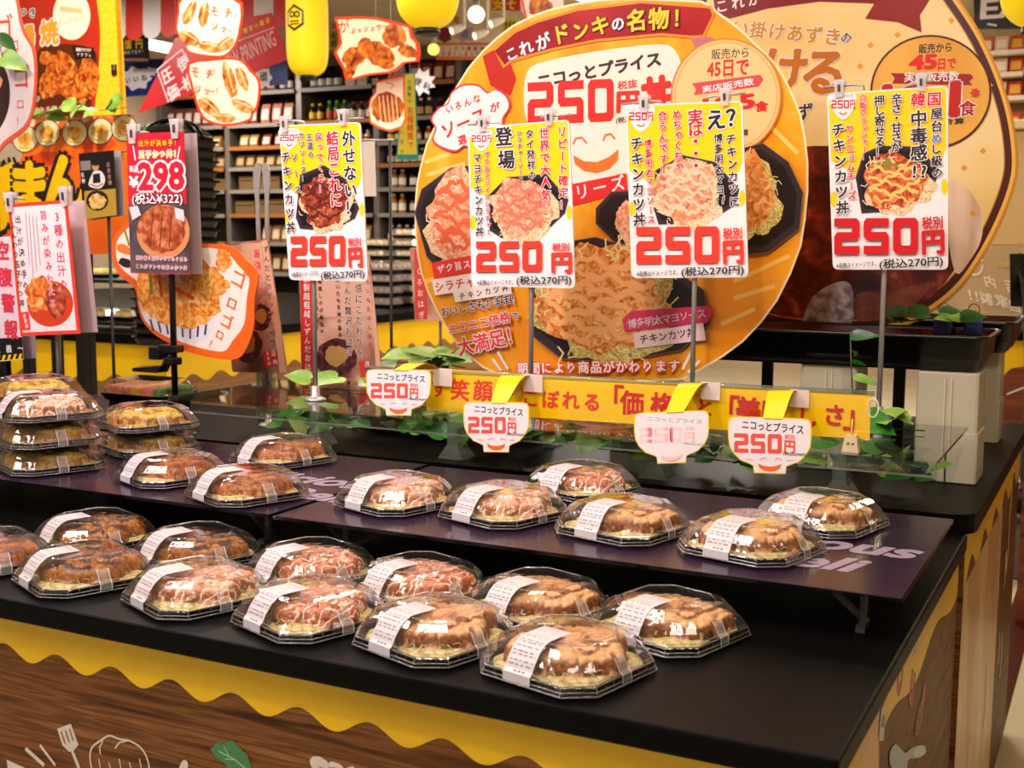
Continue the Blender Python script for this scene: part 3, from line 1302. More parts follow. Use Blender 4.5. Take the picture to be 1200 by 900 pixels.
# stacks at the left, each pack a thing
for k, (kind, lab) in enumerate((('egg', 'lowest egg topped pack of the left corner stack'), ('egg', 'middle egg topped pack of the left corner stack'), ('pink', 'top pink and yellow pack of the left corner stack'))):
    place_tray(kind, 7 + 0 * k, 0, 0, 0, lab, G3, -24, k == 2, EGGB, xyz=(-1.797, 1.628, zs + k * .0485))
for k, (kind, lab) in enumerate((('egg', 'lower egg topped pack of the two pack stack'), ('egg', 'upper golden pack of the two pack stack under the black pole'))):
    place_tray(kind, 7, 0, 0, 0, lab, G3, -24, False, EGGB, xyz=(-1.768, 1.858, zs + k * .0485))
for k, lab in enumerate(('lowest pack in the stack behind the left corner stack', 'middle pack in the stack behind the left corner stack', 'top orange pack in the stack behind the left corner stack')):
    place_tray('egg', 7, 0, 0, 0, lab, G3, -20, False, EGGB, xyz=(-2.02, 1.80, zs + k * .0485))
for k, lab in enumerate(('lower pack of the far left rear stack', 'middle pack of the far left rear stack', 'upper pack of the far left rear stack')):
    place_tray('sauce', 8, 0, 0, 0, lab, G3, -20, False, xyz=(-2.28, 1.78, zs + k * .0485))


# ================================================================== BOARDS, POLES AND CLIPS
PW = pm('#e9e2e6', .3)
PRED = pm('#d81420', .35)
PRED2 = pm('#e23a2c', .35)
PYEL = pm('#f7c90c', .35)
PINK = pm('#d42a4c', .4)
DK = pm('#241a1c', .4)
PORG = pm('#ee6a1e', .35)
CHROME = pm('#b4b0ac', .32, metal=.55)
CLIPM = clear('clip_plastic', '#ffffff', 1.2, .08, op=.45, opcol='#e6e0e2')
BLKM = pm('#0c0c0c', .35)
FRIED = noisy('print_fried', [(.28, '#8a3a10'), (.42, '#c9702a'), (.55, '#e49a52'), (.7, '#f3c890')], 60, 6, .35, dist=1.2)
FRIEDP = noisy('print_fried_pink', [(.28, '#a8452c'), (.42, '#d98058'), (.56, '#eba684'), (.72, '#f4d0b4')], 70, 6, .35, dist=1.5)
FRIEDR = noisy('print_fried_red', [(.28, '#7a160c'), (.42, '#b93a1c'), (.55, '#d9723a'), (.7, '#eebb80')], 60, 6, .35, dist=1.5)
FRIEDD = noisy('print_fried_dark', [(.3, '#3a0f08'), (.45, '#7a2414'), (.6, '#a84a28'), (.75, '#d99a68')], 60, 6, .35, dist=1.5)
CABB = noisy('print_cabbage', [(.35, '#b98f58'), (.5, '#e0bd90'), (.65, '#f0dcc0')], 90, 5, .35, dist=3)
CABG = noisy('print_cabbage_green', [(.35, '#8a7a2a'), (.5, '#c9b45a'), (.65, '#e8dca0')], 90, 5, .35, dist=3)
BOWLK = noisy('print_black_tray', [(.35, '#1d1218'), (.65, '#38262e')], 6, 2, .3)
GREENP = pm('#7a8a2c', .4)


def clip(pl, px, py, e, s=1.0, n=12):
    """small clear clamp with a dark pin over the board's upper edge"""
    c = pl.hit(px, py)
    k = pl.mpp(px, py) * s
    m = MB()
    for d0, d1 in ((.002, .006), (-.012, -.006)):
        vs = []
        for h in (d0, d1):
            vs.append([c + pl.u * x * k + pl.v * y * k + pl.n * h for x, y in ((-5, -14), (5, -14), (7, 2), (9, 12), (-9, 12), (-7, 2))])
        m.rings(vs, CLIPM)
    m.rings([[c + pl.u * x * k + pl.v * y * k + pl.n * h for x, y in ((-4, 2), (4, 2), (4, 9), (-4, 9))] for h in (-.006, .002)], CLIPM)
    ob = m.build('clip', e)
    m = MB()
    m.rings([[c + pl.u * x * k + pl.v * y * k + pl.n * h for x, y in ((-1.8, -6), (1.8, -6), (1.8, 4), (-1.8, 4))] for h in (.0065, .008)], pm('#3a3638', .3))
    m.build('pin', ob)
    return ob


def hanger(pl, pts, e):
    m = MB()
    m.tube([pl.hit(*p) - pl.n * .006 for p in pts], .0022, CHROME, 6)
    return m.build('hanger_wire', e)


def pole(e, x, y, z0, z1, r=.005, mat=None, basemat=None, br=.024):
    m = MB()
    m.lathe((x, y, 0), [(r, z0), (r, z1)], mat or CHROME, 10)
    m.build('pole', e)
    m = MB()
    m.lathe((x, y, 0), [(br, z0), (br, z0 + .003), (br * .8, z0 + .006), (r * 2, z0 + .01), (r * 1.8, z0 + .03), (r * 1.2, z0 + .032)], basemat or mat or CHROME, 16)
    m.build('pole_base', e)


def food_print(pl, tray, blob, mat, seed, shreds=None, drizzle=None, dz=3):
    pl.poly(tray, BOWLK)
    cx, cy, rx, ry = blob
    c = [(cx + (x - cx) * .9, cy + (y - cy) * .88) for x, y in tray]
    pl.poly(c, pm('#191014', .3))
    pl.line(tray, 1.0, pm('#6a5560', .25), closed=True)
    if shreds:
        pl.blob(cx + rx * .12, cy + ry * .18, rx * 1.12, ry * 1.02, shreds, seed + 1, .16)
    pl.blob(cx, cy, rx, ry, mat, seed, .13)
    rr = random.Random(seed)
    if shreds:
        sh = pm('#f0d9b0' if shreds is CABB else '#dfd48a', .4)
        h = pl.up1()
        for k in range(34):
            t = rr.uniform(0, 6.28)
            q = rr.uniform(.85, 1.12)
            x, y = cx + rx * q * math.cos(t) + rx * .08, cy + ry * q * math.sin(t) + ry * .14
            a = rr.uniform(0, 6.28)
            l = rx * rr.uniform(.12, .3)
            pl.line([(x, y), (x + l * .5 * math.cos(a), y + l * .5 * math.sin(a)), (x + l * math.cos(a + .7), y + l * math.sin(a + .7))], rx * .028, sh, h=h + (k % 9) * 2e-5)
    if drizzle:
        dm = pm(drizzle, .35)
        h = pl.up1()
        for k in range(dz):
            yy = cy - ry * .75 + 1.5 * ry * (k + .5) / dz
            w_ = rx * .85 * math.sqrt(max(.1, 1 - ((yy - cy) / ry) ** 2))
            pts = []
            for q in range(19):
                u_ = -1 + q / 9
                pts.append((cx + u_ * w_, yy + ry * .10 * math.sin(u_ * 5 + k * 2.1) + ry * .05 * math.sin(u_ * 14 + k)))
            pl.line(pts, ry * rr.uniform(.07, .12), dm, h=h + (k % 2) * 5e-5)


def price_sign(tl, tr, br, bl, y, cols, food, base, label, price, clips, wires, seed, small, badge, tone=None):
    c = at_y((tl[0] + tr[0]) / 2, (tl[1] + tr[1]) / 2, y)
    bx, by, bz = base
    e = empty('price_sign', (bx, by, bz), label, 'price sign', 'yellow and white price boards on poles')
    pl = Plane(c, (0, -1, 0))
    a, b = pl.loc(*tl), pl.loc(*bl)
    ang = math.atan2(a[0] - b[0], a[1] - b[1])
    pl = Plane(c, (0, -1, 0), -ang)
    pl.panel(quad_round(tl, tr, br, bl), PW)

    def q(u_, v_):
        """unit square of the board -> photo pixel"""
        t_ = V(tl).lerp(V(tr), u_)
        b_ = V(bl).lerp(V(br), u_)
        r_ = t_.lerp(b_, v_)
        return (r_.x, r_.y)
    # yellow field with a scalloped lower edge
    yl = [q(.015, .03), q(.03, .008), q(.97, .008), q(.985, .03), q(.985, .34)]
    for u_, v_ in ((.95, .40), (.88, .43), (.80, .41), (.74, .35), (.66, .33), (.58, .36), (.50, .38), (.42, .36), (.36, .40), (.28, .46), (.20, .47), (.12, .42), (.06, .40), (.015, .38)):
        yl.append(q(u_, v_))
    pl.poly(yl, PYEL)
    pl.ell(*q(.03, .60), (tr[0] - tl[0]) * .03, (bl[1] - tl[1]) * .045, PYEL)
    pl.ell(*q(.97, .55), (tr[0] - tl[0]) * .028, (bl[1] - tl[1]) * .045, PYEL)
    food(pl)
    bx_, by_, br_ = badge
    pl.curve([(bx_ - br_, by_ - br_ * .9), (bx_ + br_, by_ - br_ * .95), (bx_ + br_, by_), (bx_ + br_ * .6, by_ + br_ * .8), (bx_, by_ + br_ * 1.25), (bx_ - br_ * .6, by_ + br_ * .8), (bx_ - br_, by_)], PW)
    pl.fit('ニコっとプライス', (bx_ - br_ * .8, by_ - br_ * .85, bx_ + br_ * .8, by_ - br_ * .55), DK)
    pl.block('250', (bx_ - br_, by_ - br_ * .4, bx_ + br_ * .55, by_ + br_ * .3), PRED)
    pl.fit('円', (bx_ + br_ * .6, by_ - br_ * .4, bx_ + br_ * 1.0, by_ + br_ * .3), PRED, bold=.03)
    pl.line([(bx_ - br_ * .3, by_ + br_ * .62), (bx_ - br_ * .1, by_ + br_ * .78), (bx_ + br_ * .15, by_ + br_ * .78), (bx_ + br_ * .32, by_ + br_ * .6)], 1.6, PORG)
    for txt, p0, p1, s_, mt in cols:
        vert = abs(p1[1] - p0[1]) > abs(p1[0] - p0[0]) or len(txt) == 1
        pl.tx(txt, p0, p1, s_, mt, out=PW, ow=.085, bold=.034, vert=vert)
    p, z1, z2, z3, z4 = price
    pl.block('250', p, PRED2 if tone is None else tone, .36, skew=.8)
    pl.fit('税別', z1, PRED2 if tone is None else tone, bold=.035)
    pl.fit('円', z2, PRED2 if tone is None else tone, bold=.05)
    pl.fit('(税込270円)', z3, DK, bold=.02)
    pl.fit('※画像はイメージです。', z4, DK, bold=.01)
    pl.build('panel', e)
    for p_ in clips:
        clip(pl, p_[0], p_[1], e, small)
    for w_ in wires:
        hanger(pl, w_, e)
    top = pl.hit(*q(.5, .03))
    pole(e, bx, y + .013, bz, top.z)
    return e


price_sign((969, 110), (1111, 100), (1111, 316), (976, 316), 2.40,
           [('韓国', (1076, 117), (1095, 116), 17, PRED), ('屋台', (1098, 133), (1098, 148), 14, DK), ('め', (1098, 162), (1098, 162), 13, pm('#5a68b8')),
            ('し級の', (1097, 175), (1099, 202), 13, DK), ('中毒感', (1077, 139), (1077, 179), 20, DK), ('!?', (1072, 201), (1083, 201), 20, DK),
            ('辛さ・甘さが', (1051, 116), (1051, 172), 13, DK), ('押し寄せる！', (1031, 118), (1032, 178), 13, DK),
            ('白飯クラッシャー！', (1012, 115), (1014, 184), 8.5, PRED), ('ヤンニョムチーズ', (996, 151), (999, 229), 10, PRED), ('チキンカツ丼', (983, 152), (988, 243), 16, DK)],
           lambda pl: (food_print(pl, [(1003, 208), (1012, 180), (1032, 171), (1076, 172), (1097, 196), (1098, 208), (1091, 225), (1060, 247), (1010, 250)], (1048, 212, 36, 33), FRIEDR, 3, CABB, '#eac06a', 6),
                       [pl.ell(1040 + 7 * math.cos(k * 2.3) * (k % 4) / 2, 193 + 6 * math.sin(k * 2.3) * (k % 3) / 2, 2.6, 2, GREENP, 8) for k in range(14)]),
           (-.422, 2.413, ZT + .004), 'yellow and white price board for the red glazed bowl, rightmost of the price boards',
           ((976, 256, 1079, 298), (1081, 254, 1105, 268), (1082, 271, 1106, 297), (1031, 302, 1105, 315), (981, 307, 1027, 313)),
           [(984, 103), (1080, 96)], [((965, 102), (1000, 99), (1011, 100), (1012, 105)), ((1058, 104), (1062, 100), (1085, 95), (1092, 95))], 1, .8, (988, 123, 14), pm('#c81420', .35))
price_sign((733, 123), (870, 118), (877, 325), (740, 326), 2.28,
           [('え？', (839, 140), (863, 137), 26, DK), ('実は・・・', (815, 137), (816, 194), 19, PRED), ('チキンカツに', (857, 163), (861, 236), 13, DK),
            ('博多明太マヨ', (842, 162), (844, 222), 11, DK), ('!?', (841, 235), (848, 235), 11, DK), ('めちゃくちゃ', (794, 134), (796, 195), 12, PRED),
            ('合うんです！', (777, 136), (779, 199), 12, PRED), ('博多明太マヨソース', (760, 168), (764, 257), 9.5, PRED), ('チキンカツ丼', (747, 168), (750, 257), 16, DK)],
           lambda pl: food_print(pl, [(766, 243), (768, 200), (800, 182), (838, 190), (866, 222), (862, 240), (828, 262), (772, 263)], (803, 222, 35, 38), FRIEDP, 5, CABB, '#f0c0a0', 7),
           (-.76, 2.293, ZT + .004), 'yellow and white price board over the orange round board, at its right side',
           ((744, 266, 846, 309), (848, 267, 870, 280), (849, 283, 871, 308), (799, 312, 872, 324), (747, 317, 795, 323)),
           [(755, 121), (850, 113)], [((728, 122), (760, 118), (773, 118), (774, 123)), ((826, 116), (830, 113), (872, 109))], 2, .8, (751, 137, 14))
price_sign((548, 150), (667, 140), (674, 338), (553, 335), 2.2,
           [('リピート確定！', (659, 154), (661, 240), 13, PRED), ('世界で大人気！', (638, 156), (641, 243), 13.5, PRED), ('タイ発祥の', (621, 157), (624, 205), 11, DK),
            ('シラチャーソース', (609, 156), (611, 210), 7, DK), ('登場', (591, 160), (594, 187), 23, DK), ('ザク旨スパイスシラチャー', (571, 181), (573, 272), 7.5, PRED), ('マヨチキンカツ丼', (560, 185), (563, 271), 11.5, DK)],
           lambda pl: food_print(pl, [(574, 270), (574, 228), (594, 208), (640, 204), (666, 234), (662, 250), (636, 275), (588, 279)], (611, 243, 34, 34), FRIEDP, 8, CABB, '#d8705a', 7),
           (-1.075, 2.213, ZT + .004), 'yellow and white price board over the orange round board, at its left side',
           ((557, 283, 638, 319), (648, 285, 668, 294), (648, 297, 670, 319), (606, 323, 670, 335), (560, 328, 602, 334)),
           [(566, 144), (644, 137)], [((547, 146), (572, 143), (586, 144), (587, 149)), ((632, 138), (640, 136), (668, 134))], 3, .75, (564, 163, 11.5))
price_sign((327, 147), (422, 143), (431, 330), (339, 328), 2.14,
           [('外せない！', (409, 162), (412, 243), 19, DK), ('結局これに', (390, 162), (394, 234), 18, PRED), ('戻ってくる！', (374, 160), (378, 221), 11, PRED),
            ('王道の', (363, 161), (365, 181), 9, DK), ('カツソース！', (354, 159), (357, 209), 8.5, DK), ('ソース', (346, 184), (350, 222), 10, DK), ('チキンカツ丼', (336, 184), (342, 266), 13.5, DK)],
           lambda pl: food_print(pl, [(347, 255), (352, 205), (380, 194), (405, 210), (421, 244), (416, 256), (388, 271), (352, 268)], (380, 236, 27, 30), FRIEDD, 11, CABB, '#5a1a10', 4),
           (-1.565, 2.153, ZT + .004), 'yellow and white price board for the dark sauced bowl, leftmost of the price boards',
           ((340, 277, 407, 312), (409, 279, 424, 288), (410, 291, 425, 312), (377, 317, 428, 328), (343, 318, 375, 324)),
           [(334, 145), (402, 137)], [((322, 145), (342, 141), (354, 142), (356, 147)), ((391, 143), (395, 139), (424, 138))], 4, .75, (339, 162, 11))


# ------------------------------------------------------------------ big orange round board
def board_obj(name, label, cat, pl, loc, group=None):
    return empty(name, loc, label, cat, group)


ORB = noisy('orange_print', [(.35, '#e98a0a'), (.5, '#f29c14'), (.65, '#f6ae30')], 9, 3, .24, stretch=(1, 1, .4), dist=1)
outl = [(487, 240), (489, 215), (494, 192), (500, 170), (510, 148), (520, 125), (534, 104), (549, 80), (566, 60), (583, 44), (602, 30), (626, 18), (650, 10), (674, 5), (698, 1), (724, -1), (750, -1), (786, 0), (822, 2),
        (832, 7), (842, 16), (855, 25), (870, 37), (884, 51), (897, 63), (909, 76), (918, 90), (925, 104), (932, 120), (938, 135), (943, 162), (946, 190), (946, 224), (943, 256), (938, 288), (926, 320), (910, 352), (891, 378), (870, 400), (847, 417), (822, 432), (800, 444),
        (740, 447), (660, 447), (600, 446), (566, 430), (549, 416), (534, 400), (521, 380), (510, 360), (501, 340), (494, 320), (490, 300), (487, 270)]
BY = 2.45
pl = Plane(at_y(715, 220, BY), (0, -1, 0))
bc = pl.hit(715, 446)
e = empty('round_board', (bc.x, BY, .83), 'huge orange round menu board with a dark red ribbon across its top', 'menu board')
pl.panel(outl, ORB, .006)
pl.line(outl, 2.2, pm('#f3d9b0', .3), closed=True)
# streaks
for k, (a, b) in enumerate((((498, 190), (528, 180)), ((500, 205), (545, 192)), ((497, 330), (545, 318)), ((860, 330), (925, 300)), ((860, 350), (908, 335)), ((845, 380), (885, 362)), ((560, 415), (600, 395)), ((905, 150), (935, 180)))):
    pl.line([a, b], 5, pm('#f8c060', .3))
# white centre field
pl.curve([(618, 84), (640, 72), (700, 60), (772, 52), (792, 60), (798, 80), (794, 110), (772, 145), (752, 180), (735, 206), (700, 214), (672, 216), (664, 180), (652, 145), (622, 148), (614, 120)], pm('#f1d9cc', .25), 3)
pl.curve([(688, 262), (700, 222), (735, 204), (740, 262), (738, 276), (700, 285)], ORB, 3)
pl.fit('ニコっとプライス', (629, 65, 772, 99), pm('#3c2622', .3), bold=.05, rot=R(6.5))
pl.block('250', (616, 97, 722, 147), pm('#dd2a22', .3), .33, skew=5)
pl.fit('税抜', (724, 93, 747, 105), pm('#dd2a22', .3), bold=.03, rot=R(5))
pl.fit('円', (724, 108, 748, 131), pm('#dd2a22', .3), bold=.06)
pl.fit('丼', (753, 90, 786, 132), pm('#dd2a22', .3), bold=.07, rot=R(4))
pl.fit('(税込270円)', (722, 134, 762, 145), DK, bold=.02, rot=R(4))
pl.poly([(672, 182), (685, 189), (700, 190), (714, 184), (725, 175), (724, 188), (714, 198), (699, 203), (684, 200), (674, 192)], PORG)
pl.line([(672, 169), (675, 162), (682, 161), (688, 168)], 2, PORG)
pl.line([(707, 165), (710, 158), (716, 157), (721, 163)], 2, PORG)
pl.poly([(670, 216), (734, 203), (736, 226), (672, 241)], pm('#d42a2c', .3))
pl.tx('シリーズ', (662, 229), (724, 215), 19, PW, bold=.015)
# ribbon
RIB = noisy('ribbon_print', [(.4, '#8a1016'), (.6, '#a81a1c')], 6, 2, .22)
pl.poly([(566, 66), (590, 52), (605, 92), (598, 112), (575, 100)], pm('#b3281e', .25))
pl.poly([(578, 56), (602, 36), (628, 24), (676, 10), (752, 1), (834, 7), (838, 16), (826, 44), (810, 45), (776, 42), (700, 49), (650, 59), (600, 73), (590, 80)], pm('#e0862a', .25))
pl.poly([(580, 60), (604, 39), (630, 27), (677, 13), (752, 4), (832, 10), (835, 18), (824, 41), (810, 42), (776, 39), (700, 46), (650, 56), (600, 69), (592, 76)], RIB)
pl.poly([(810, 45), (832, 43), (868, 60), (880, 84), (842, 76), (818, 62)], pm('#b86a78', .25))  # right tail, its mauve is glare put into the colour
GOLD = pm('#f6c022', .3)
for ch, x, y_, s_, mt, r_ in (('こ', 600, 63, 17, PW, 22), ('れ', 617, 56, 19, PW, 18), ('が', 637, 49, 20, PW, 16), ('ド', 658, 40, 25, GOLD, 12), ('ン', 681, 36, 23, GOLD, 9), ('キ', 704, 30, 25, GOLD, 8), ('の', 725, 28, 18, PW, 5), ('名', 747, 24, 27, GOLD, 3), ('物', 773, 22, 27, GOLD, 1), ('！', 800, 21, 25, GOLD, 0)):
    pl.tx(ch, (x, y_), (x, y_), s_, mt, out=pm('#3a0808', .3), ow=.07, bold=.035, rot=R(r_))
# cloud badge
CL = [(513, 150), (508, 140), (516, 128), (527, 122), (531, 110), (545, 101), (562, 102), (572, 110), (582, 106), (594, 114), (597, 126), (590, 138), (588, 150), (578, 158), (576, 166), (560, 176), (546, 170), (536, 176), (520, 172), (510, 164)]
pl.curve([(550 + (x - 550) * 1.05, 140 + (y_ - 140) * 1.06) for x, y_ in CL], pm('#d8384a', .3))
pl.curve(CL, pm('#f2dcd8', .3))
for t_, c0, c1, s_, mt in (('いろんな', (528, 128), (560, 116), 11, PRED), ('ソース', (527, 152), (562, 137), 21, PRED), ('が', (581, 126), (581, 126), 13, PRED), ('選べる', (543, 164), (570, 155), 12, PRED)):
    pl.tx(t_, c0, c1, s_, mt, bold=.03)
# sales badge circle
BR_ = pm('#a83a1c', .3)
pl.ell(852, 113, 65, 68, pm('#c87a40', .25), 48)
pl.ell(852, 113, 63, 66, pm('#f0b878', .22), 48)
pl.ell(852, 113, 60, 63, pm('#d8965a', .25), 48)
pl.ell(852, 113, 59, 62, pm('#f2bf86', .22), 48)
pl.fit('販売から', (835, 57, 878, 69), DK)
pl.fit('45日で', (830, 71, 878, 90), PRED, bold=.03)
pl.poly([(812, 98), (892, 88), (896, 94), (890, 102), (814, 112), (817, 105)], pm('#c8484a', .3))
pl.fit('実店販売数', (824, 93, 884, 108), PW, bold=.02, rot=R(6))
pl.fit('10.5', (826, 112, 884, 131), PRED, bold=.05, rot=R(3))
pl.fit('食', (886, 119, 901, 131), PRED, bold=.04)
pl.fit('※合算', (860, 152, 878, 160), DK)
# photographs of bowls printed on the board
food_print(pl, [(488, 250), (496, 222), (530, 197), (590, 190), (600, 300), (560, 318), (512, 312), (502, 300)], (545, 252, 42, 52), FRIEDP, 21, CABB, '#d8603a', 8)
food_print(pl, [(700, 244), (718, 225), (760, 222), (800, 285), (760, 292), (722, 284), (700, 262)], (740, 258, 16, 24), FRIEDP, 24, CABB)
food_print(pl, [(865, 176), (895, 168), (925, 190), (942, 226), (938, 268), (902, 296), (860, 300), (850, 240)], (872, 225, 36, 46), FRIED, 22, CABG)
food_print(pl, [(620, 318), (640, 288), (700, 278), (770, 300), (826, 340), (832, 380), (800, 410), (720, 424), (660, 420), (628, 395)], (706, 350, 74, 63), FRIED, 23, CABG, '#f0b070', 9)
# captions
for poly_, mt in (([(508, 308), (560, 298), (562, 318), (511, 327)], PRED2), ([(508, 328), (590, 314), (592, 334), (512, 346)], pm('#f4e4da', .3)), ([(532, 340), (600, 328), (602, 344), (536, 354)], pm('#f4e4da', .3))):
    pl.poly(poly_, mt)
pl.tx('ザク旨スパイス', (519, 315), (580, 304), 10.5, PW, bold=.02)
pl.tx('シラチャー', (517, 336), (566, 328), 13, PRED, bold=.025)
pl.tx('チキンカツ丼', (544, 347), (594, 337), 9, DK, bold=.02)
pl.tx('おいしさそのまま！', (524, 365), (606, 349), 12.5, DK, out=PW, ow=.07, bold=.02)
pl.tx('ニコニコ価格', (533, 385), (594, 372), 13.5, PRED2, out=PW, ow=.08, bold=.025)
pl.tx('で', (606, 370), (606, 370), 10, DK, out=PW, ow=.08)
pl.tx('大満足！', (548, 405), (604, 392), 22, PRED2, out=PW, ow=.08, bold=.03)
pl.poly([(731, 374), (742, 364), (832, 358), (840, 364), (830, 378), (734, 388)], pm('#dc3c66', .3))
pl.tx('博多明太マヨソース', (743, 379), (824, 367), 11.5, PW, bold=.015)
pl.poly([(744, 390), (826, 378), (829, 398), (746, 408)], pm('#f2d4d4', .3))
pl.tx('チキンカツ丼', (757, 397), (812, 389), 11.5, DK, bold=.02)
pl.tx('期間により商品がかわります', (615, 431), (792, 428), 14.5, PW, out=PRED2, ow=.11, bold=.03)
pl.line([(586, 412), (598, 432)], 3, PW)
pl.line([(580, 420), (590, 434)], 3, PW)
pl.line([(802, 432), (812, 412)], 3, PW)
pl.line([(808, 436), (822, 422)], 3, PW)
pl.build('panel', e)
m = MB()
for xx in (-1.15, -.85):
    m.box((xx - .012, BY + .008, .83), (xx + .012, BY + .02, 1.35), ACE)
    m.box((xx - .012, BY - .0, .83), (xx + .012, BY + .09, .834), ACE)
m.build('support', e)

# ------------------------------------------------------------------ big cream board with gold rim
BY2 = 2.80
pl = Plane(at_y(1000, 190, BY2), (0, -1, 0))
CRM = noisy('cream_gold_print', [(.3, '#dcb868'), (.5, '#e8cc8e'), (.7, '#f0dcae')], 3, 2, .2)
cxx, cyy = 990, 175
out2 = [(835, -60), (880, -85), (940, -98), (1000, -95), (1050, -75), (1095, -38), (1128, 5), (1150, 40), (1168, 78), (1182, 118), (1190, 155), (1193, 190), (1190, 215), (1180, 245), (1166, 276), (1148, 308), (1128, 336), (1104, 358), (1075, 376), (1045, 387), (1010, 393), (970, 395), (930, 392), (890, 384), (850, 362), (820, 330), (800, 290), (790, 240), (786, 180), (790, 100), (805, 20)]
bc = pl.hit(990, 394)
e = empty('round_board', (bc.x, BY2, .83), 'cream and gold round menu board with brown inner ring, behind the rightmost price board', 'menu board')
s2 = smooth(out2, 3)
pl.panel(s2, pm('#c98a22', .25, metal=.2), .008)


def inset(P, k, c=(990, 160)):
    return [(c[0] + (x - c[0]) * k, c[1] + (y_ - c[1]) * k) for x, y_ in P]


pl.poly(inset(s2, .985), pm('#e6b050', .25))
pl.poly(inset(s2, .965), pm('#4a1a10', .3))
pl.poly(inset(s2, .925), pm('#b8802a', .3))
pl.poly(inset(s2, .918), CRM)
# dessert photograph at the bottom
CHO = noisy('print_dessert', [(.3, '#2a0806'), (.5, '#5a1a12'), (.62, '#8a2a1c'), (.8, '#c8887a')], 14, 6, .25, dist=1)
pl.curve([(880, 190), (940, 172), (1000, 175), (1060, 195), (1110, 225), (1128, 290), (1100, 340), (1060, 366), (1010, 374), (950, 374), (890, 360), (868, 300)], CHO)
pl.curve([(1108, 210), (1135, 222), (1150, 250), (1150, 280), (1136, 306), (1120, 320), (1110, 270)], noisy('print_shell', [(.4, '#c8a488'), (.6, '#e6cdb4')], 20, 2, .3, stretch=(1, 1, .2)))
pl.curve([(944, 382), (950, 352), (970, 335), (992, 330), (1000, 345), (996, 380)], noisy('print_icy', [(.4, '#7a7488'), (.6, '#c8c4cc')], 40, 5, .25))
pl.curve([(1004, 345), (1040, 342), (1090, 332), (1060, 366), (1006, 376)], noisy('print_brown_cake', [(.4, '#6a2a18'), (.6, '#8a4a30')], 20, 4, .3))
for x, y_ in ((1020, 53), (1008, 78), (1052, 41), (1115, 24), (1152, 177), (1130, 197), (1160, 100), (930, 160), (1140, 250)):
    pl.poly([(x - 4, y_), (x, y_ - 4), (x + 4, y_), (x, y_ + 4)], pm('#d8962a', .3))
# ribbon
pl.poly([(834, -20), (1000, -24), (1058, -6), (1060, 8), (1020, 4), (960, 2), (900, 10), (855, 22), (838, 14)], pm('#7a120e', .25))
pl.poly([(1014, 22), (1026, 2), (1070, -6), (1092, -4), (1078, 18), (1080, 38), (1052, 26)], pm('#8a1c10', .25))
pl.tx('これが', (846, 7), (884, -1), 16, PW, bold=.02)
pl.tx('い掛けあずき', (868, 33), (976, 43), 21, pm('#b98818', .25), out=PW, ow=.07, bold=.035)
pl.tx('の', (992, 44), (992, 44), 15, DK, out=PW, ow=.07, bold=.02)
pl.tx('ける', (920, 82), (966, 84), 58, pm('#b4681c', .25), out=PW, ow=.055, bold=.04)
pl.tx('ず', (942, 132), (942, 132), 24, DK, out=PW, ow=.06, bold=.02)
pl.ell(1091, 108, 71, 67, pm('#5a1a10', .3), 48)
pl.ell(1091, 108, 68.5, 64.5, noisy('gold_badge', [(.4, '#d89a38'), (.6, '#e6b052')], 4, 2, .22), 48)
pl.fit('販売から', (1077, 51, 1115, 62), DK, bold=.03)
pl.fit('45', (1067, 65, 1097, 81), PRED, bold=.06)
pl.fit('日で', (1100, 69, 1120, 81), PRED, bold=.04)
pl.poly([(1044, 86), (1138, 87), (1141, 91), (1136, 96), (1140, 100), (1046, 98), (1049, 92)], pm('#9a1c1a', .3))
pl.fit('実店販売数', (1060, 83, 1124, 97), PW, bold=.02, rot=R(-2))
pl.fit('10.1', (1036, 99, 1122, 137), pm('#b8201a', .3), out=PW, ow=.08, bold=.06)
pl.tx('食', (1134, 127), (1134, 127), 19, pm('#a81a1a', .3), out=PW, ow=.08, bold=.03)
pl.fit('※合算', (1098, 139, 1130, 146), DK)
pl.poly([(1143 + (6.5 if k % 2 else 4) * math.cos(k * math.pi / 7), 109 + (6.5 if k % 2 else 4) * math.sin(k * math.pi / 7)) for k in range(14)], pm('#c83a3a', .3))
pl.build('panel', e)
m = MB()
for xx in (-.75, -.45):
    m.box((xx - .012, BY2 + .01, .831), (xx + .012, BY2 + .025, 1.5), BLKM)
    m.box((xx - .012, BY2, .831), (xx + .012, BY2 + .09, .836), BLKM)
m.build('support', e)


# ------------------------------------------------------------------ yellow banner along the clear stand
RY = 2.065
pl = Plane(at_y(750, 470, RY), (0, -1, 0))
bc = pl.hit(760, 505)
e = empty('banner', (bc.x, RY, ZT), 'long yellow lettered banner in a clear rail along the tall stand', 'banner')
pl.panel([(497, 431), (1020, 463), (1019, 515), (500, 481)], PYEL, .002)
for i, (ch, x, y_) in enumerate((('ず', 515, 455), ('笑', 539, 457), ('顔', 566, 458), ('が', 592, 459), ('こ', 622, 466), ('ぼ', 645, 468), ('れ', 669, 469), ('る', 694, 471))):
    pl.tx(ch, (x, y_), (x, y_), 26 if i in (1, 2) else 23, PRED2, bold=.034, rot=R(-1))
for ch, x, y_, s_ in (('「', 716, 466, 30), ('価', 741, 472, 28), ('格', 776, 474, 27), ('」', 808, 480, 30), ('と', 826, 477, 21), ('「', 851, 478, 30), ('美', 877, 480, 29), ('味', 907, 482, 28), ('し', 946, 489, 24), ('さ', 978, 486, 25), ('」', 1006, 488, 32)):
    pl.tx(ch, (x, y_), (x, y_), s_ * 1.08, pm('#cf2018', .35), bold=.034, rot=R(-1))
pl.build('strip', e)
m = MB()
a, b = pl.hit(430, 433), pl.hit(1024, 463)
for A, B, r_ in (((427, 431), (1024, 461), .0045),):
    m.tube([pl.hit(*A) - pl.n * .002, pl.hit(*B) - pl.n * .002], r_, ACE, 10)
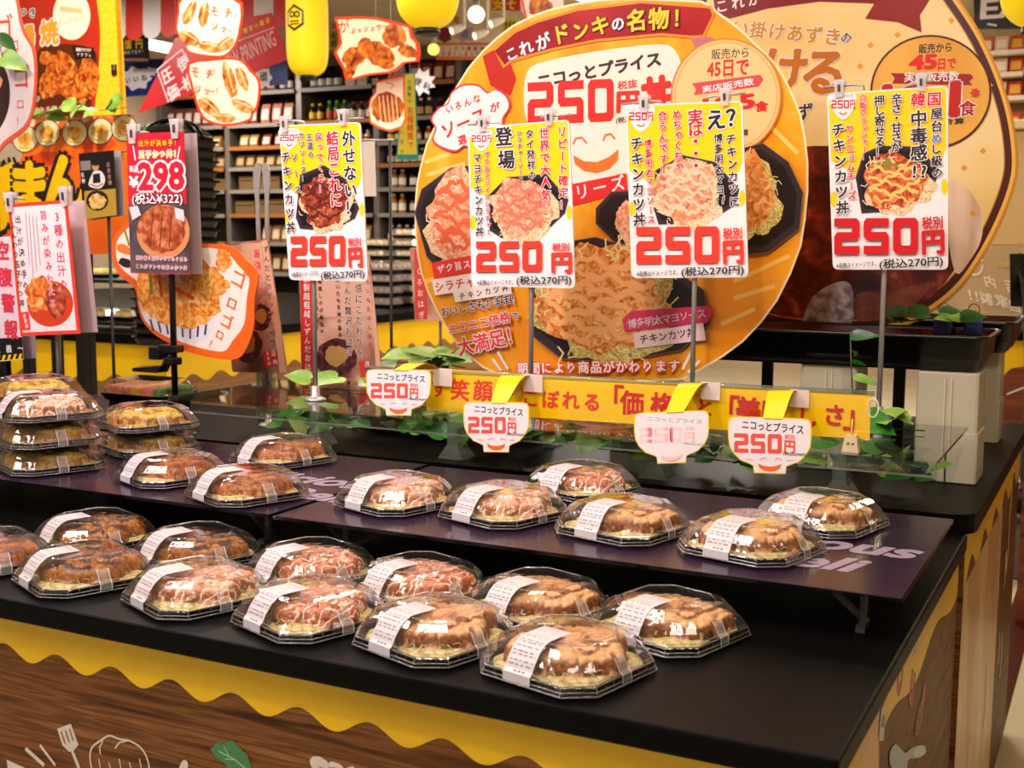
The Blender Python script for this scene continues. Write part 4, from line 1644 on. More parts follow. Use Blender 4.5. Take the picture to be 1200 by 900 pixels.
m.rings([[pl.hit(x, y_) + pl.n * h for x, y_ in ((428, 433), (1023, 463), (1022, 518), (430, 478))] for h in (.0035, .005)], clear('rail_face', '#ffffff', .9, .03))
m.build('rail', e)
for xx, zz in (((998, 545), 0), ((466, 497), 0)):
    c = pl.hit(*xx)
    m = MB()
    c = V((c.x, RY - .012, ZT + .004))
    m.rings([[c + V((x, y_, 0)) for x, y_ in ((-.014, -.008), (.014, -.008), (.014, .012), (-.014, .012))], [c + V((x, y_, .028)) for x, y_ in ((-.009, -.006), (.009, -.006), (.009, .012), (-.009, .012))]], pm('#cdbb98', .35))
    m.tube([c + V((0, 0, .02)), c + V((0, .004, .055))], .0016, pm('#d8b860', .3), 6)
    for k in range(2):
        m.lathe(c + V((-.004 + .008 * k, -.0075, .016)), [(.002, -.002), (.002, .002)], CHROME, 8)
    m.build('rail_foot', e)
m = MB()
c = pl.hit(1023, 478)
m.tube([c + pl.u * (.009 * math.cos(t * .4)) + pl.v * (.016 * math.sin(t * .4)) for t in range(17)], .0012, pm('#e6dccc', .3), 6)
m.build('ring', e)


# ------------------------------------------------------------------ price tags hanging from the banner rail
def price_tag(x0, y0, x1, y1, sx0, sx1, sy, label, pale=False, rot=0, foot=True):
    ty = RY - .07
    pl = Plane(at_y((x0 + x1) / 2, (y0 + y1) / 2, ty), (0, -1, 0))
    W, H = x1 - x0, y1 - y0

    def q(u_, v_):
        return (x0 + u_ * W, y0 + v_ * H + (u_ - .5) * rot)
    top = Plane(at_y(sx0, sy, RY), (0, -1, 0)).hit((sx0 + sx1) / 2, sy)
    e = empty('price_tag', tuple(top), label, 'price tag', 'bowl shaped price tags hanging from the banner rail')
    shp = [q(.03, .02), q(.12, 0), q(.88, 0), q(.97, .02), q(1, .10), q(1, .35), q(.985, .52), q(.94, .65), q(.85, .78), q(.74, .84), q(.70, .87), q(.69, 1), q(.31, 1), q(.30, .87), q(.26, .84), q(.15, .78), q(.06, .65), q(.015, .52), q(0, .35), q(0, .10)]
    pl.panel(shp, pm('#f0d23a', .3), .001)
    c = q(.5, .48)
    pl.poly([(c[0] + (x - c[0]) * .97, c[1] + (y_ - c[1]) * .96) for x, y_ in shp], PW)
    a_, b_ = q(.17, .10), q(.90, .24)
    RD = pm('#e0584e', .3) if not pale else noisy('faded_red_ink', [(.45, '#f0d4d4'), (.58, '#e8c0c2'), (.70, '#dc4a58')], 30, 1, .3, stretch=(1.6, 1, .2))
    DD = DK if not pale else pm('#a8b0a8', .3)
    pl.fit('ニコっとプライス', (a_[0], a_[1], b_[0], b_[1]), DD, bold=.025, rot=-R(rot * .3))
    a_, b_ = q(.06, .30), q(.66, .62)
    pl.block('250', (a_[0], a_[1], b_[0], b_[1]), RD, .35, skew=-rot * .5)
    a_, b_ = q(.68, .30), q(.80, .38)
    pl.fit('税別', (a_[0], a_[1], b_[0], b_[1]), RD, bold=.02)
    a_, b_ = q(.68, .41), q(.80, .61)
    pl.fit('円', (a_[0], a_[1], b_[0], b_[1]), RD, bold=.04)
    a_, b_ = q(.66, .62), q(.95, .67)
    pl.fit('(税込270円)', (a_[0], a_[1], b_[0], b_[1]), DD)
    SM = PORG if not pale else pm('#ecc8be', .3)
    pl.poly([q(.36, .82), q(.42, .86), q(.5, .875), q(.58, .86), q(.64, .82), q(.62, .90), q(.56, .945), q(.5, .955), q(.44, .945), q(.38, .90)], SM)
    if not pale:
        LM = pm('#ecb8a8', .3)
        pl.line([q(.38, .76), q(.41, .72), q(.45, .72), q(.47, .76)], 1, LM)
        pl.line([q(.56, .76), q(.58, .72), q(.62, .72), q(.65, .76)], 1, LM)
        pl.line([q(.22, .74), q(.30, .76)], 1, LM)
        pl.line([q(.70, .76), q(.78, .74)], 1, LM)
    pl.build('tag_face', e)
    # springy strip: up from the tag, over and back on to the rail
    m = MB()
    A, B = q(.42, .02), q(.66, .02)
    a0, b0 = pl.hit(*A), pl.hit(*B)
    P2 = Plane(at_y(sx0, sy, RY - .006), (0, -1, 0))
    a1, b1 = P2.hit(sx0, sy), P2.hit(sx1, sy)
    rows = []
    for k in range(9):
        t = k / 8
        bulge = math.sin(t * math.pi) * .014
        rows.append([a0.lerp(a1, t) + V((0, -.0015 * (1 - t), bulge * (.4 + t))), b0.lerp(b1, t) + V((0, -.0015 * (1 - t), bulge * (.4 + t)))])
    m.rings(rows, pm('#f2c41c', .22), True, cap0=False, cap1=False, closed=False)
    m.build('strip', e)
    m = MB()
    c0, c1 = P2.hit(sx1 - 8, sy - 2), P2.hit(sx1 + 14, sy + 20)
    m.box((min(c0.x, c1.x), RY - .0078, min(c0.z, c1.z)), (max(c0.x, c1.x), RY - .0062, max(c0.z, c1.z)), clear('pale_tab', '#ffffff', .6, .2, op=.55, opcol='#efe2e0'))
    m.build('tab', e)


price_tag(429, 433, 505, 487, 488, 516, 433, 'bowl shaped price tag leftmost on the banner rail', rot=1)
price_tag(543, 471, 620, 530, 590, 622, 440, 'bowl shaped price tag second from the left on the banner rail', rot=1)
price_tag(743, 482, 831, 543, 800, 830, 449, 'faded price tag whose red numerals are almost bleached white', True, rot=-3)
price_tag(853, 489, 951, 555, 902, 934, 458, 'bowl shaped price tag rightmost on the banner rail', rot=3)


# ------------------------------------------------------------------ left boards
def tilted(c, tl, bl, n=(0, -1, 0)):
    pl = Plane(c, n)
    a, b = pl.loc(*tl), pl.loc(*bl)
    return Plane(c, n, -math.atan2(a[0] - b[0], a[1] - b[1]))


# 298 board on a black pole
y298 = 2.20
c = at_y(185, 235, y298)
pb = at_y(205, 456, y298 + .022)
e = empty('price_sign', (pb.x, y298 + .022, .83), 'red price board with a cutlet photo on a black pole', 'price sign')
pl = tilted(c, (148, 157), (153, 320))
tl, tr, br, bl = (148, 157), (215, 154), (222, 322), (153, 320)
pl.panel([tl, tr, br, bl], pm('#c81e34', .3), .002)
pl.poly([(150, 240), (219, 239), (222, 321), (153.5, 319)], noisy('print_dusk', [(.4, '#3a3036'), (.6, '#6a5c64')], 8, 3, .3))
pl.tx('出汁が決め手！', (165, 168), (207, 167), 8, PYEL, out=pm('#5a1010'), ow=.1, bold=.03)
pl.tx('玉子かつ丼！', (166, 181), (207, 180), 9.5, PYEL, out=PW, ow=.12, bold=.03)
pl.line([(156, 170), (159, 188)], 2, PW)
pl.line([(211, 172), (208, 188)], 2, PW)
pl.fit('¥', (152, 207, 162, 219), PW, bold=.05)
pl.fit('単品', (152, 194, 161, 202), PW, bold=.03)
pl.fit('298', (163, 191, 215, 222), pm('#c81e34', .3), out=PW, ow=.10, bold=.04)
pl.fit('(税込¥322)', (155, 226, 214, 241), PW, out=pm('#1a1214'), ow=.08, bold=.02)
pl.ell(192, 272, 31, 32, pm('#c98a5a', .35))
pl.blob(191, 268, 28, 28, FRIEDD if False else noisy('print_cutlet', [(.3, '#7a2e14'), (.5, '#a8502c'), (.7, '#d08a5c')], 60, 5, .35), 5, .06)
for k in range(3):
    pl.line([(180 + k * 11, 250), (177 + k * 11, 290)], 1.4, pm('#5a2412'))
pl.poly([(152, 243), (162, 241), (166, 252), (156, 258)], pm('#d9ccd0'))
pl.poly([(205, 243), (216, 246), (217, 260), (207, 256)], pm('#d9ccd0'))
pl.tx('出汁香る玉子のダブルうまみ', (162, 302), (218, 304), 5.5, pm('#c8283c'), out=PW, ow=.1)
pl.tx('これがドンキ本気のかつ丼', (162, 312), (218, 314), 5.5, pm('#c8283c'), out=PW, ow=.1)
pl.build('panel', e)
m = MB()
m.rings([[pl.hit(*p) - pl.n * h for p in (tl, tr, br, bl)] for h in (.044, .046)], pm('#b5a8aa', .4))
m.build('back_sheet', e)
for p in ((156, 156), (206, 150)):
    clip(pl, p[0], p[1], e, .9)
hanger(pl, ((144, 157), (160, 154), (172, 155)), e)
pole(e, pb.x, y298 + .022, .83, pl.hit(200, 158).z, .0075, BLKM, BLKM, .05)
m = MB()
c = pl.hit(196, 408)
for dz, sx_ in ((0, .035), (-.03, .02)):
    m.box((c.x - sx_, y298 + .005, c.z + dz - .012), (c.x + sx_ * .5, y298 + .04, c.z + dz + .006), BLKM, .003)
c = pl.hit(175, 434)
m.rings([[V((c.x - .045, y298 - .01, c.z - .004)), V((c.x + .03, y298 - .01, c.z - .004)), V((c.x + .03, y298 + .03, c.z - .004)), V((c.x - .045, y298 + .03, c.z - .004))],
         [V((c.x - .045, y298 - .01, c.z + .004)), V((c.x + .04, y298 - .005, c.z + .012)), V((c.x + .04, y298 + .03, c.z + .012)), V((c.x - .045, y298 + .03, c.z + .006))]], BLKM)
m.tube([V((c.x + .03, y298 + .015, c.z + .006)), V((pb.x, y298 + .022, pl.hit(196, 412).z))], .008, BLKM, 6)
m.build('clamp', e)

# tempura bowl board clamped behind it
yt = 2.27
pl = Plane(at_y(215, 345, yt), (0, -1, 0))
OUT = [(156, 260), (142, 267), (132, 282), (132, 305), (140, 322), (158, 338), (161, 356), (166, 374), (180, 391), (198, 402), (222, 413), (252, 420), (276, 421), (288, 410), (297, 384), (298, 350), (303, 322), (290, 306), (276, 292), (258, 286), (230, 285), (212, 275), (190, 262)]
c = pl.hit(196, 410)
e = empty('tempura_board', tuple(c), 'orange edged cut-out board of a tempura bowl behind the black pole', 'menu board')
pl.panel(smooth(OUT, 3), pm('#e8641c', .3), .004)
INN = [(158, 264), (146, 271), (137, 284), (137, 304), (146, 318), (164, 333), (167, 356), (172, 372), (184, 386), (202, 396), (225, 405), (250, 411), (264, 411), (272, 400), (286, 380), (289, 350), (292, 326), (280, 312), (268, 298), (252, 291), (230, 290), (212, 280), (190, 267)]
pl.curve(INN, pm('#efe0d6', .3), 3)
pl.curve([(162, 345), (168, 372), (184, 388), (205, 398), (232, 402), (246, 392), (252, 372), (230, 378), (200, 372), (176, 356)], pm('#e0dbe2', .3))
for k in range(8):
    pl.line([(176 + k * 9.4, 374 + k * 2.2 - (k > 4) * (k - 4) * 3), (180 + k * 8.6, 388 + k * 1.8 - (k > 5) * (k - 5) * 4)], 3, pm('#39406c', .3))
TMP = noisy('print_tempura', [(.3, '#b04e10'), (.45, '#e08a2c'), (.6, '#f0b660'), (.75, '#f8dca0')], 45, 6, .35, dist=1.5)
for bx_, by_, a_, b_, s_ in ((185, 345, 22, 26, 1), (212, 355, 24, 24, 2), (235, 330, 24, 26, 3), (222, 373, 22, 12, 4), (196, 368, 16, 12, 5), (243, 355, 16, 16, 6), (170, 335, 10, 18, 7), (262, 305, 9, 13, 8), (255, 335, 14, 10, 9)):
    pl.blob(bx_, by_, a_, b_, TMP, s_, .16)
pl.line([(176, 318), (178, 345)], 5, GREENP)
pl.line([(186, 322), (190, 348)], 4, pm('#d8501c'))
pl.line([(205, 338), (228, 350)], 5, pm('#d8501c'))
pl.blob(140 + 6, 292, 10, 5, pm('#e07a2c'), 3, .1, rot=.4)
pl.blob(148, 308, 9, 5, pm('#2a1a1c'), 4, .1, rot=.3)
pl.line([(146, 268), (152, 288)], 3, GREENP)
for ch, x, y_, s_, r_ in (('ゴ', 280, 326, 24, -22), ('ロ', 272, 355, 17, -22), ('ゴ', 266, 376, 19, -22), ('ロ', 258, 392, 13, -25), ('！', 249, 404, 11, -35)):
    pl.tx(ch, (x, y_), (x, y_), s_, PORG, bold=.01, rot=R(r_))
pl.build('panel', e)
m = MB()
m.box((c.x - .015, yt - .05, c.z - .02), (c.x + .02, yt + .012, c.z + .01), BLKM, .003)
m.build('clamp', e)

# three stock broth board
y3 = 2.02
tl, tr, br, bl = (9, 239), (78, 234), (94, 391), (24, 394)
c = at_y(50, 315, y3)
pl = tilted(c, tl, bl)
pb = at_z(56, 448, ZS)
pole_x = pl.hit(56, 400).x
e = empty('broth_board', (pole_x, y3 + .03, ZS), 'white vertical lettered board with red frame on a chrome pole, far left', 'price sign')
pl.panel([tl, tr, br, bl], pm('#e0402c', .3), .002)
cc = (51, 314)
pl.poly([(cc[0] + (x - cc[0]) * .90, cc[1] + (y_ - cc[1]) * .945) for x, y_ in (tl, tr, br, bl)], pm('#ecd9de', .35))
pl.ell(59, 356, 27, 27, pm('#c8401c', .3), rot=.1)
pl.blob(50, 345, 21, 20, noisy('print_egg_bowl', [(.3, '#a8320c'), (.5, '#e07a2c'), (.65, '#f0a860'), (.8, '#f4dcc8')], 50, 5, .3, dist=1), 3, .15)
pl.blob(66, 352, 13, 20, noisy('print_meat', [(.35, '#7a2014'), (.6, '#c05a3a'), (.8, '#e0a888')], 60, 5, .3), 5, .15)
RD3 = pm('#d8284c', .35)
pl.tx('3種の出汁の', (67, 254), (74, 333), 14, RD3, bold=.02, vert=True)
pl.tx('旨みが染みわたる', (51, 252), (62, 356), 11.5, RD3, out=pm('#ecd9de', .35), ow=.06, bold=.02, vert=True)
pl.tx('出汁が決め手の', (21, 257), (30, 334), 10, DK, bold=.01, vert=True)
pl.tx('ふんわり玉子かつ丼', (15, 264), (26, 355), 9.5, DK, bold=.01, vert=True)
for k in range(4):
    pl.line([(30 + k * 4.2, 248 + k * 2), (35 + k * 4.2, 310 + (k * 37) % 22)], .8, pm('#9a868c'))
pl.poly([(25, 366), (34, 365), (36, 386), (27, 387)], PRED2)
pl.tx('自家製', (29, 370), (32, 382), 5.5, PW, vert=True)
pl.build('panel', e)
m = MB()
m.rings([[pl.hit(*p) - pl.n * h for p in (tl, tr, br, bl)] for h in (.052, .054)], pm('#c8b4b8', .4))
m.build('back_sheet', e)
for p in ((12, 236), (76, 229)):
    clip(pl, p[0], p[1], e, .9)
hanger(pl, ((2, 237), (18, 232), (26, 233)), e)
pole(e, pole_x, y3 + .03, ZS, pl.hit(54, 238).z, .006)

# hunger warning board at the very left
yh = 2.12
pl = Plane(at_y(5, 350, yh), (0, -1, 0))
c = pl.hit(0, 420)
e = empty('hunger_board', (c.x, yh + .02, ZS), 'white board with big pink letters and a black striped foot at the left edge', 'price sign')
tl, tr, br, bl = (-32, 282), (18, 276), (27, 421), (-24, 426)
pl.panel([tl, tr, br, bl], pm('#e4d2da', .35), .002)
pl.poly([(-27, 398), (26, 395), (27, 420), (-24, 425)], pm('#141012', .35))
pl.tx('空腹警報', (3, 294), (13, 386), 23, pm('#d8344c', .35), bold=.045, vert=True)
pl.tx('〜正義〜', (-16, 410), (24, 408), 9.5, PW, bold=.02)
h_ = pl.up1()
for k in range(8):
    pl.poly([(-24 + k * 6.4, 425.5 - k * .5), (-21 + k * 6.4, 425.3 - k * .5), (-18.5 + k * 6.4, 418 - k * .5), (-21.5 + k * 6.4, 418 - k * .5)], PYEL, h=h_)
pl.build('panel', e)
m = MB()
m.rings([[pl.hit(*p) - pl.n * h for p in (tl, tr, br, bl)] for h in (.04, .042)], pm('#c0acb4', .4))
m.build('back_sheet', e)
pole(e, pl.hit(2, 420).x, yh + .02, ZS, pl.hit(2, 300).z, .006, BLKM, BLKM)


# rice cake sheets on little easels
def ohagi(tl, tr, br, bl, y, label, content, zb=.83):
    c = at_y((tl[0] + br[0]) / 2, (tl[1] + br[1]) / 2, y)
    pl = tilted(c, tl, bl)
    b0 = pl.hit((bl[0] + br[0]) / 2, bl[1])
    e = empty('rice_cake_sheet', (b0.x, y + .03, zb), label, 'menu sheet', 'brown rice cake sheets')
    pl.panel(quad_round(tl, tr, br, bl, .03), noisy('print_brown_blur', [(.35, '#6a3a34'), (.5, '#a87a66'), (.65, '#d8b498')], 9, 2, .35), .0015)
    content(pl)
    pl.build('panel', e)
    pole(e, b0.x, y + .03, zb, pl.hit((tl[0] + tr[0]) / 2, (tl[1] + tr[1]) / 2).z - .01, .004)
    return e


def cakes(pl, lst):
    for x, y_, a_, b_ in lst:
        pl.blob(x, y_, a_, b_, noisy('print_bean', [(.35, '#2a1014'), (.6, '#5a2c2c'), (.75, '#8a5a50')], 60, 4, .3), int(x), .06)
        pl.blob(x, y_ - b_ * .1, a_ * .55, b_ * .55, pm('#b08a4a', .35), int(x) + 1, .1)


ohagi((262, 286), (314, 280), (337, 437), (272, 436), 2.40, 'brown rice cake sheet overlapping the tempura board at its right edge',
      lambda pl: (pl.poly([(306, 283), (313, 281), (336, 436), (328, 437)], pm('#e6bb98', .35)),
                  pl.poly([(264, 288), (306, 284), (311, 330), (270, 332)], pm('#d8b49a', .35)),
                  cakes(pl, [(290, 405, 17, 20), (306, 372, 12, 16)]),
                  pl.tx('最強バディ', (301, 297), (307, 352), 11, PRED2, out=pm('#e8d0c0'), ow=.07, bold=.02, vert=True),
                  pl.tx('ずんだとホイップの相性は', (312, 292), (321, 412), 9, DK, out=pm('#e8d0c0'), ow=.07, vert=True),
                  pl.poly([(309, 412), (325, 410), (327, 428), (311, 430)], pm('#c8322c')),
                  pl.tx('店内', (321, 414), (323, 424), 7, PW, vert=True), pl.tx('自家製', (314, 414), (316, 426), 4.5, PW, vert=True)))
ohagi((351, 300), (433, 298), (448, 447), (353, 447), 2.475, 'brown rice cake sheet behind the chrome pole of the leftmost price board',
      lambda pl: (pl.poly([(434, 302), (433, 299), (448, 446), (441, 447)], pm('#d8a888', .35)),
                  pl.poly([(351.5, 302), (365, 302), (367, 446), (353.5, 446)], pm('#c8322c', .35)),
                  pl.poly([(366, 302), (432, 300), (437, 370), (367, 372)], pm('#d0a894', .35)),
                  cakes(pl, [(394, 419, 24, 22)]),
                  pl.tx('自家製超粗越しずんだおはぎ', (359, 316), (361, 440), 9.5, PW, bold=.015, vert=True),
                  pl.tx('食感にこだわりを', (420, 325), (422, 413), 11, DK, out=pm('#e0c8b8'), ow=.07, bold=.01, vert=True),
                  pl.tx('包んだ贅沢おはぎ', (407, 328), (410, 412), 10.5, DK, out=pm('#e0c8b8'), ow=.07, bold=.01, vert=True),
                  pl.tx('味わいもたのしめる', (431, 320), (434, 404), 7, pm('#c85a4a'), vert=True),
                  pl.tx('炊いたもち米の旨み。', (396, 328), (399, 400), 6.5, DK, vert=True),
                  pl.tx('梅風しのぶ秘伝の', (375, 330), (378, 388), 6, DK, vert=True),
                  pl.tx('みつき醤油つかう', (369, 330), (372, 384), 6, DK, vert=True),
                  pl.poly([(421, 424), (434, 422), (436, 440), (423, 442)], pm('#c8322c')),
                  pl.tx('店内', (431, 426), (433, 437), 6.5, PW, vert=True)))
ohagi((480, 290), (530, 290), (532, 377), (486, 375), 2.70, 'brown rice cake sheet half hidden behind the left rim of the orange round board',
      lambda pl: (pl.poly([(485, 292), (500, 292), (501, 374), (487, 374)], pm('#c0443c', .35)), pl.tx('くろおはぎ', (491, 318), (494, 369), 9, pm('#f0d8cc'), bold=.01, vert=True)))


# ================================================================== TRAYS, BOXES AND LEAVES ON THE RAISED COUNTER
TRB = pm('#0d0b0b', .3)
TRR = pm('#4a0a10', .25)
FROST = clear('frosted_box_plastic', '#d8d4c4', .5, .3, op=.62, opcol='#cfc8b2')


def deli_tray(x0, x1, y0, y1, z0, h, label, lip=.012):
    e = empty('food_tray', ((x0 + x1) / 2, (y0 + y1) / 2, z0), label, 'tray', 'black trays with dark red lining')

    def rect(d, z):
        return [V(p + (z,)) for p in rrect(x0 + d, y0 + d, x1 - d, y1 - d, max(.004, .03 - d * .5))]
    m = MB()
    m.rings([rect(.022, z0), rect(.02, z0 + .006), rect(.012, z0 + h * .35), rect(.009, z0 + h * .36), rect(.006, z0 + h - .008), rect(-.002, z0 + h - .006), rect(-.003, z0 + h), rect(.003, z0 + h + .002), rect(.006, z0 + h - .004)], TRB, True, cap1=False)
    m.build('shell', e)
    m = MB()
    m.rings([rect(.0065, z0 + h - .004), rect(.02, z0 + .010), rect(.03, z0 + .009)], TRR, True, cap0=False)
    m.build('lining', e)
    return e


def frost_box(x0, x1, y0, y1, z0, z1, label):
    e = empty('storage_box', ((x0 + x1) / 2, (y0 + y1) / 2, z0), label, 'box', 'frosted white plastic boxes')
    m = MB()
    b = .004
    zs = [z0, z0 + .002, z0 + (z1 - z0) * .46, z0 + (z1 - z0) * .465, z1 - .002, z1]
    ds = [.003, 0, .0, .002, .0025, .004]
    m.rings([[V(p + (z,)) for p in rrect(x0 + d, y0 + d, x1 - d, y1 - d, .006, 2)] for d, z in zip(ds, zs)], FROST)
    m.build('shell', e)
    m = MB()
    for k in (.46, .56):
        xx = x0 + (x1 - x0) * k
        m.box((xx - .0012, y0 - .0014, z0 + .004), (xx + .0012, y0 + .0004, z1 - .01), clear('frosted_rib', '#e6e2d4', .6, .2, op=.6, opcol='#e6e0cc'))
    m.build('rib', e)
    m = MB()
    xx = x0 + (x1 - x0) * .52
    m.box((xx - .0015, y0 - .0016, z0 + .003), (xx + .0015, y0 - .0002, z0 + .06), pm('#2a2622', .5))
    m.build('slot', e)
    return e


frost_box(-.365, -.245, 2.475, 2.60, .8305, 1.046, 'frosted white plastic box nearest the front right, under the black tray')
frost_box(-.60, -.48, 2.50, 2.62, .8305, 1.046, 'frosted white plastic box left under the black tray, behind the rightmost chrome pole')
frost_box(-.325, -.255, 3.02, 3.12, .8305, 1.046, 'frosted white plastic box farther back, under the second red lined tray')
frost_box(-1.02, -.91, 2.50, 2.62, .8305, 1.046, 'frosted white plastic box hidden behind the orange round board')
deli_tray(-1.02, -.236, 2.475, 2.735, 1.047, .07, 'long black tray with dark red lining on frosted boxes, below the cream round board')
deli_tray(-.80, -.225, 2.95, 3.25, 1.047, .07, 'black tray with red lining and shiny rim, farther back at right')
deli_tray(-1.72, -1.2, 2.505, 2.64, .8305, .10, 'black tray with dark red lining left of the orange round board')

# binder clips on the long tray
CB = pm('#1c2a66', .35)
for xx, lab in ((-.35, 'blue binder clip with round wire ring on the black tray, left one'), (-.29, 'blue binder clip with round wire ring on the black tray, right one')):
    yb = 2.722
    e = empty('binder_clip', (xx, yb, 1.119), lab, 'binder clip', 'blue binder clips on the black tray')
    m = MB()
    m.rings([[V((xx - .018, yb - .012, 1.105)), V((xx + .018, yb - .012, 1.105)), V((xx + .018, yb + .012, 1.105)), V((xx - .018, yb + .012, 1.105))],
             [V((xx - .018, yb - .003, 1.145)), V((xx + .018, yb - .003, 1.145)), V((xx + .018, yb + .003, 1.145)), V((xx - .018, yb + .003, 1.145))]], CB)
    m.build('body', e)
    m = MB()
    m.tube([V((xx + .011 * math.cos(t * .4), yb, 1.157 + .012 * math.sin(t * .4))) for t in range(17)], .0013, pm('#8a6a3a', .3, metal=1), 6)
    m.build('wire_ring', e)

LEAFA = noisy('ivy_green', [(.3, '#1c5414'), (.55, '#2f7a22'), (.75, '#4f9a30')], 18, 3, .35)
LEAFL = noisy('pale_leaf_green', [(.3, '#5a8a2a'), (.55, '#86b04a'), (.75, '#b4cc7a')], 18, 3, .35)
LEAFD = noisy('dark_ivy_green', [(.3, '#0f3a10'), (.6, '#1c5a1c'), (.8, '#3a7a2a')], 18, 3, .35)


def leaf(mb, p, dirv, nrm, L_, W_, mat, curl=.25):
    """pointed heart shaped leaf with a folded midrib and drooping tip"""
    d = V(dirv).normalized()
    n = V(nrm)
    n = (n - d * n.dot(d)).normalized()
    s_ = d.cross(n)
    prof = [(0, 0), (-.06, .22), (.05, .42), (.2, .5), (.4, .46), (.6, .36), (.78, .2), (.9, .09), (1, 0)]
    mid, lf, rg = [], [], []
    p = V(p)
    for x, w_ in prof:
        z = -curl * x * x
        mid.append(p + d * (max(x, 0) * L_) + n * (z * L_))
        lf.append(p + d * (x * L_) + s_ * (w_ * W_) + n * ((z + .22 * w_ * W_ / L_) * L_))
        rg.append(p + d * (x * L_) - s_ * (w_ * W_) + n * ((z + .22 * w_ * W_ / L_) * L_))
    k = len(prof)
    vs = mid + lf + rg
    fs = []
    for i in range(k - 1):
        fs.append((i, i + 1, k + i + 1, k + i))
        fs.append((i + 1, i, 2 * k + i, 2 * k + i + 1))
    mb.add(vs, fs, mat, True)


def vine(name, pts, n, seed, label, mat, size=(.05, .04), down=.3, zmin=None, jit=.03, zmax=None):
    e = empty(name, pts[0], label, 'artificial ivy', 'artificial ivy trails')
    m = MB()
    m.tube(pts, .0015, pm('#3a5a1c', .5), 5)
    m.build('stem', e)
    rr = random.Random(seed)
    m = MB()
    P = [V(p) for p in pts]
    tot = [0]
    for a, b in zip(P, P[1:]):
        tot.append(tot[-1] + (b - a).length)
    for k in range(n):
        d = tot[-1] * (k + .5) / n
        i = 0
        while d > tot[i + 1]:
            i += 1
        p = P[i].lerp(P[i + 1], (d - tot[i]) / max(1e-6, tot[i + 1] - tot[i]))
        p = p + V((rr.uniform(-jit, jit), rr.uniform(-jit * .6, jit * .6), rr.uniform(0, jit)))
        a = rr.uniform(0, 6.28)
        dv = V((math.cos(a), math.sin(a) * .7, rr.uniform(-down, .5)))
        nv = V((rr.uniform(-.5, .5), rr.uniform(-1.1, -.2), rr.uniform(.3, 1)))
        s_ = rr.uniform(.7, 1.25)
        if zmin is not None:
            p.z = max(p.z, zmin + .02)
            dv.z = max(dv.z, -.1)
        leaf(m, p, dv, nv, size[0] * s_ * 1.5, size[1] * s_ * 1.3, mat if rr.random() < .75 else LEAFL, .12 if zmin is not None else .25)
    if zmax:
        for q in m.v:
            q.z = max(zmin, min(zmax, q.z))
    m.build('foliage', e)
    return e


vine('ivy_trail', [(-1.78, 2.30, .85), (-1.55, 2.36, .86), (-1.30, 2.33, .86), (-1.08, 2.37, .86), (-.85, 2.34, .86)], 78, 1, 'green artificial ivy lying under the tall clear stands, left of centre', LEAFA, (.042, .034), zmin=.832, zmax=.937, jit=.05)
vine('ivy_trail', [(-.82, 2.36, .86), (-.62, 2.33, .86), (-.42, 2.36, .86), (-.30, 2.33, .86)], 44, 2, 'green artificial ivy under the right clear stand near the white boxes', LEAFD, (.036, .03), zmin=.832, zmax=.937, jit=.04)
vine('ivy_trail', [(-1.70, 2.30, .952), (-1.40, 2.32, .955), (-1.12, 2.30, .955)], 14, 3, 'pale ivy leaves lying on the left clear stand', LEAFL, zmin=.952, zmax=1.0, jit=.015)
vine('ivy_trail', [(-1.02, 2.25, .952), (-.75, 2.27, .955), (-.32, 2.31, .955)], 16, 4, 'green ivy leaves lying on the right clear stand behind the banner', LEAFA, zmin=.952, zmax=1.0, jit=.015)
vine('ivy_trail', [(-.49, 2.455, 1.12), (-.485, 2.452, 1.05), (-.48, 2.45, .99)], 5, 5, 'green ivy hanging over the black tray beside the rightmost pole', LEAFD, (.03, .016), .9, jit=.006)
vine('ivy_trail', [(-.44, 2.62, 1.13), (-.36, 2.68, 1.14), (-.28, 2.66, 1.13)], 8, 6, 'ivy leaves lying in the long black tray at the binder clips', LEAFD, (.038, .03), .1, zmin=1.118, jit=.012)
vine('ivy_trail', [(-1.64, 2.56, .99), (-1.52, 2.57, 1.0), (-1.42, 2.56, .99)], 12, 7, 'pale green leaf bunch in the tray beside the brown rice cake sheet', LEAFL, (.06, .05), .1, zmin=.93, jit=.02)
e = empty('orange_shred_pack', (-.905, 2.2, ZT + .004), 'flat pack of orange shreds lying on the right clear stand', 'food pack')
m = MB()
m.rings([[V((-.905 + .07 * s_ * math.cos(t * .35), 2.2 + .05 * s_ * math.sin(t * .35), ZT + .005 + z)) for t in range(18)] for s_, z in ((1, 0), (.95, .008), (.6, .014))], noisy('orange_shreds', [(.3, '#b8501c'), (.6, '#e07a3a'), (.8, '#f0b080')], 90, 4, .4, bump=.002), True)
m.build('shreds', e)
m = MB()
m.rings([[V((-.985, 2.14, ZT + .0045)), V((-.825, 2.14, ZT + .0045)), V((-.825, 2.26, ZT + .0045)), V((-.985, 2.26, ZT + .0045))], [V((-.98, 2.145, ZT + .022)), V((-.83, 2.145, ZT + .022)), V((-.83, 2.255, ZT + .022)), V((-.98, 2.255, ZT + .022))]], LID)
m.build('cover', e)

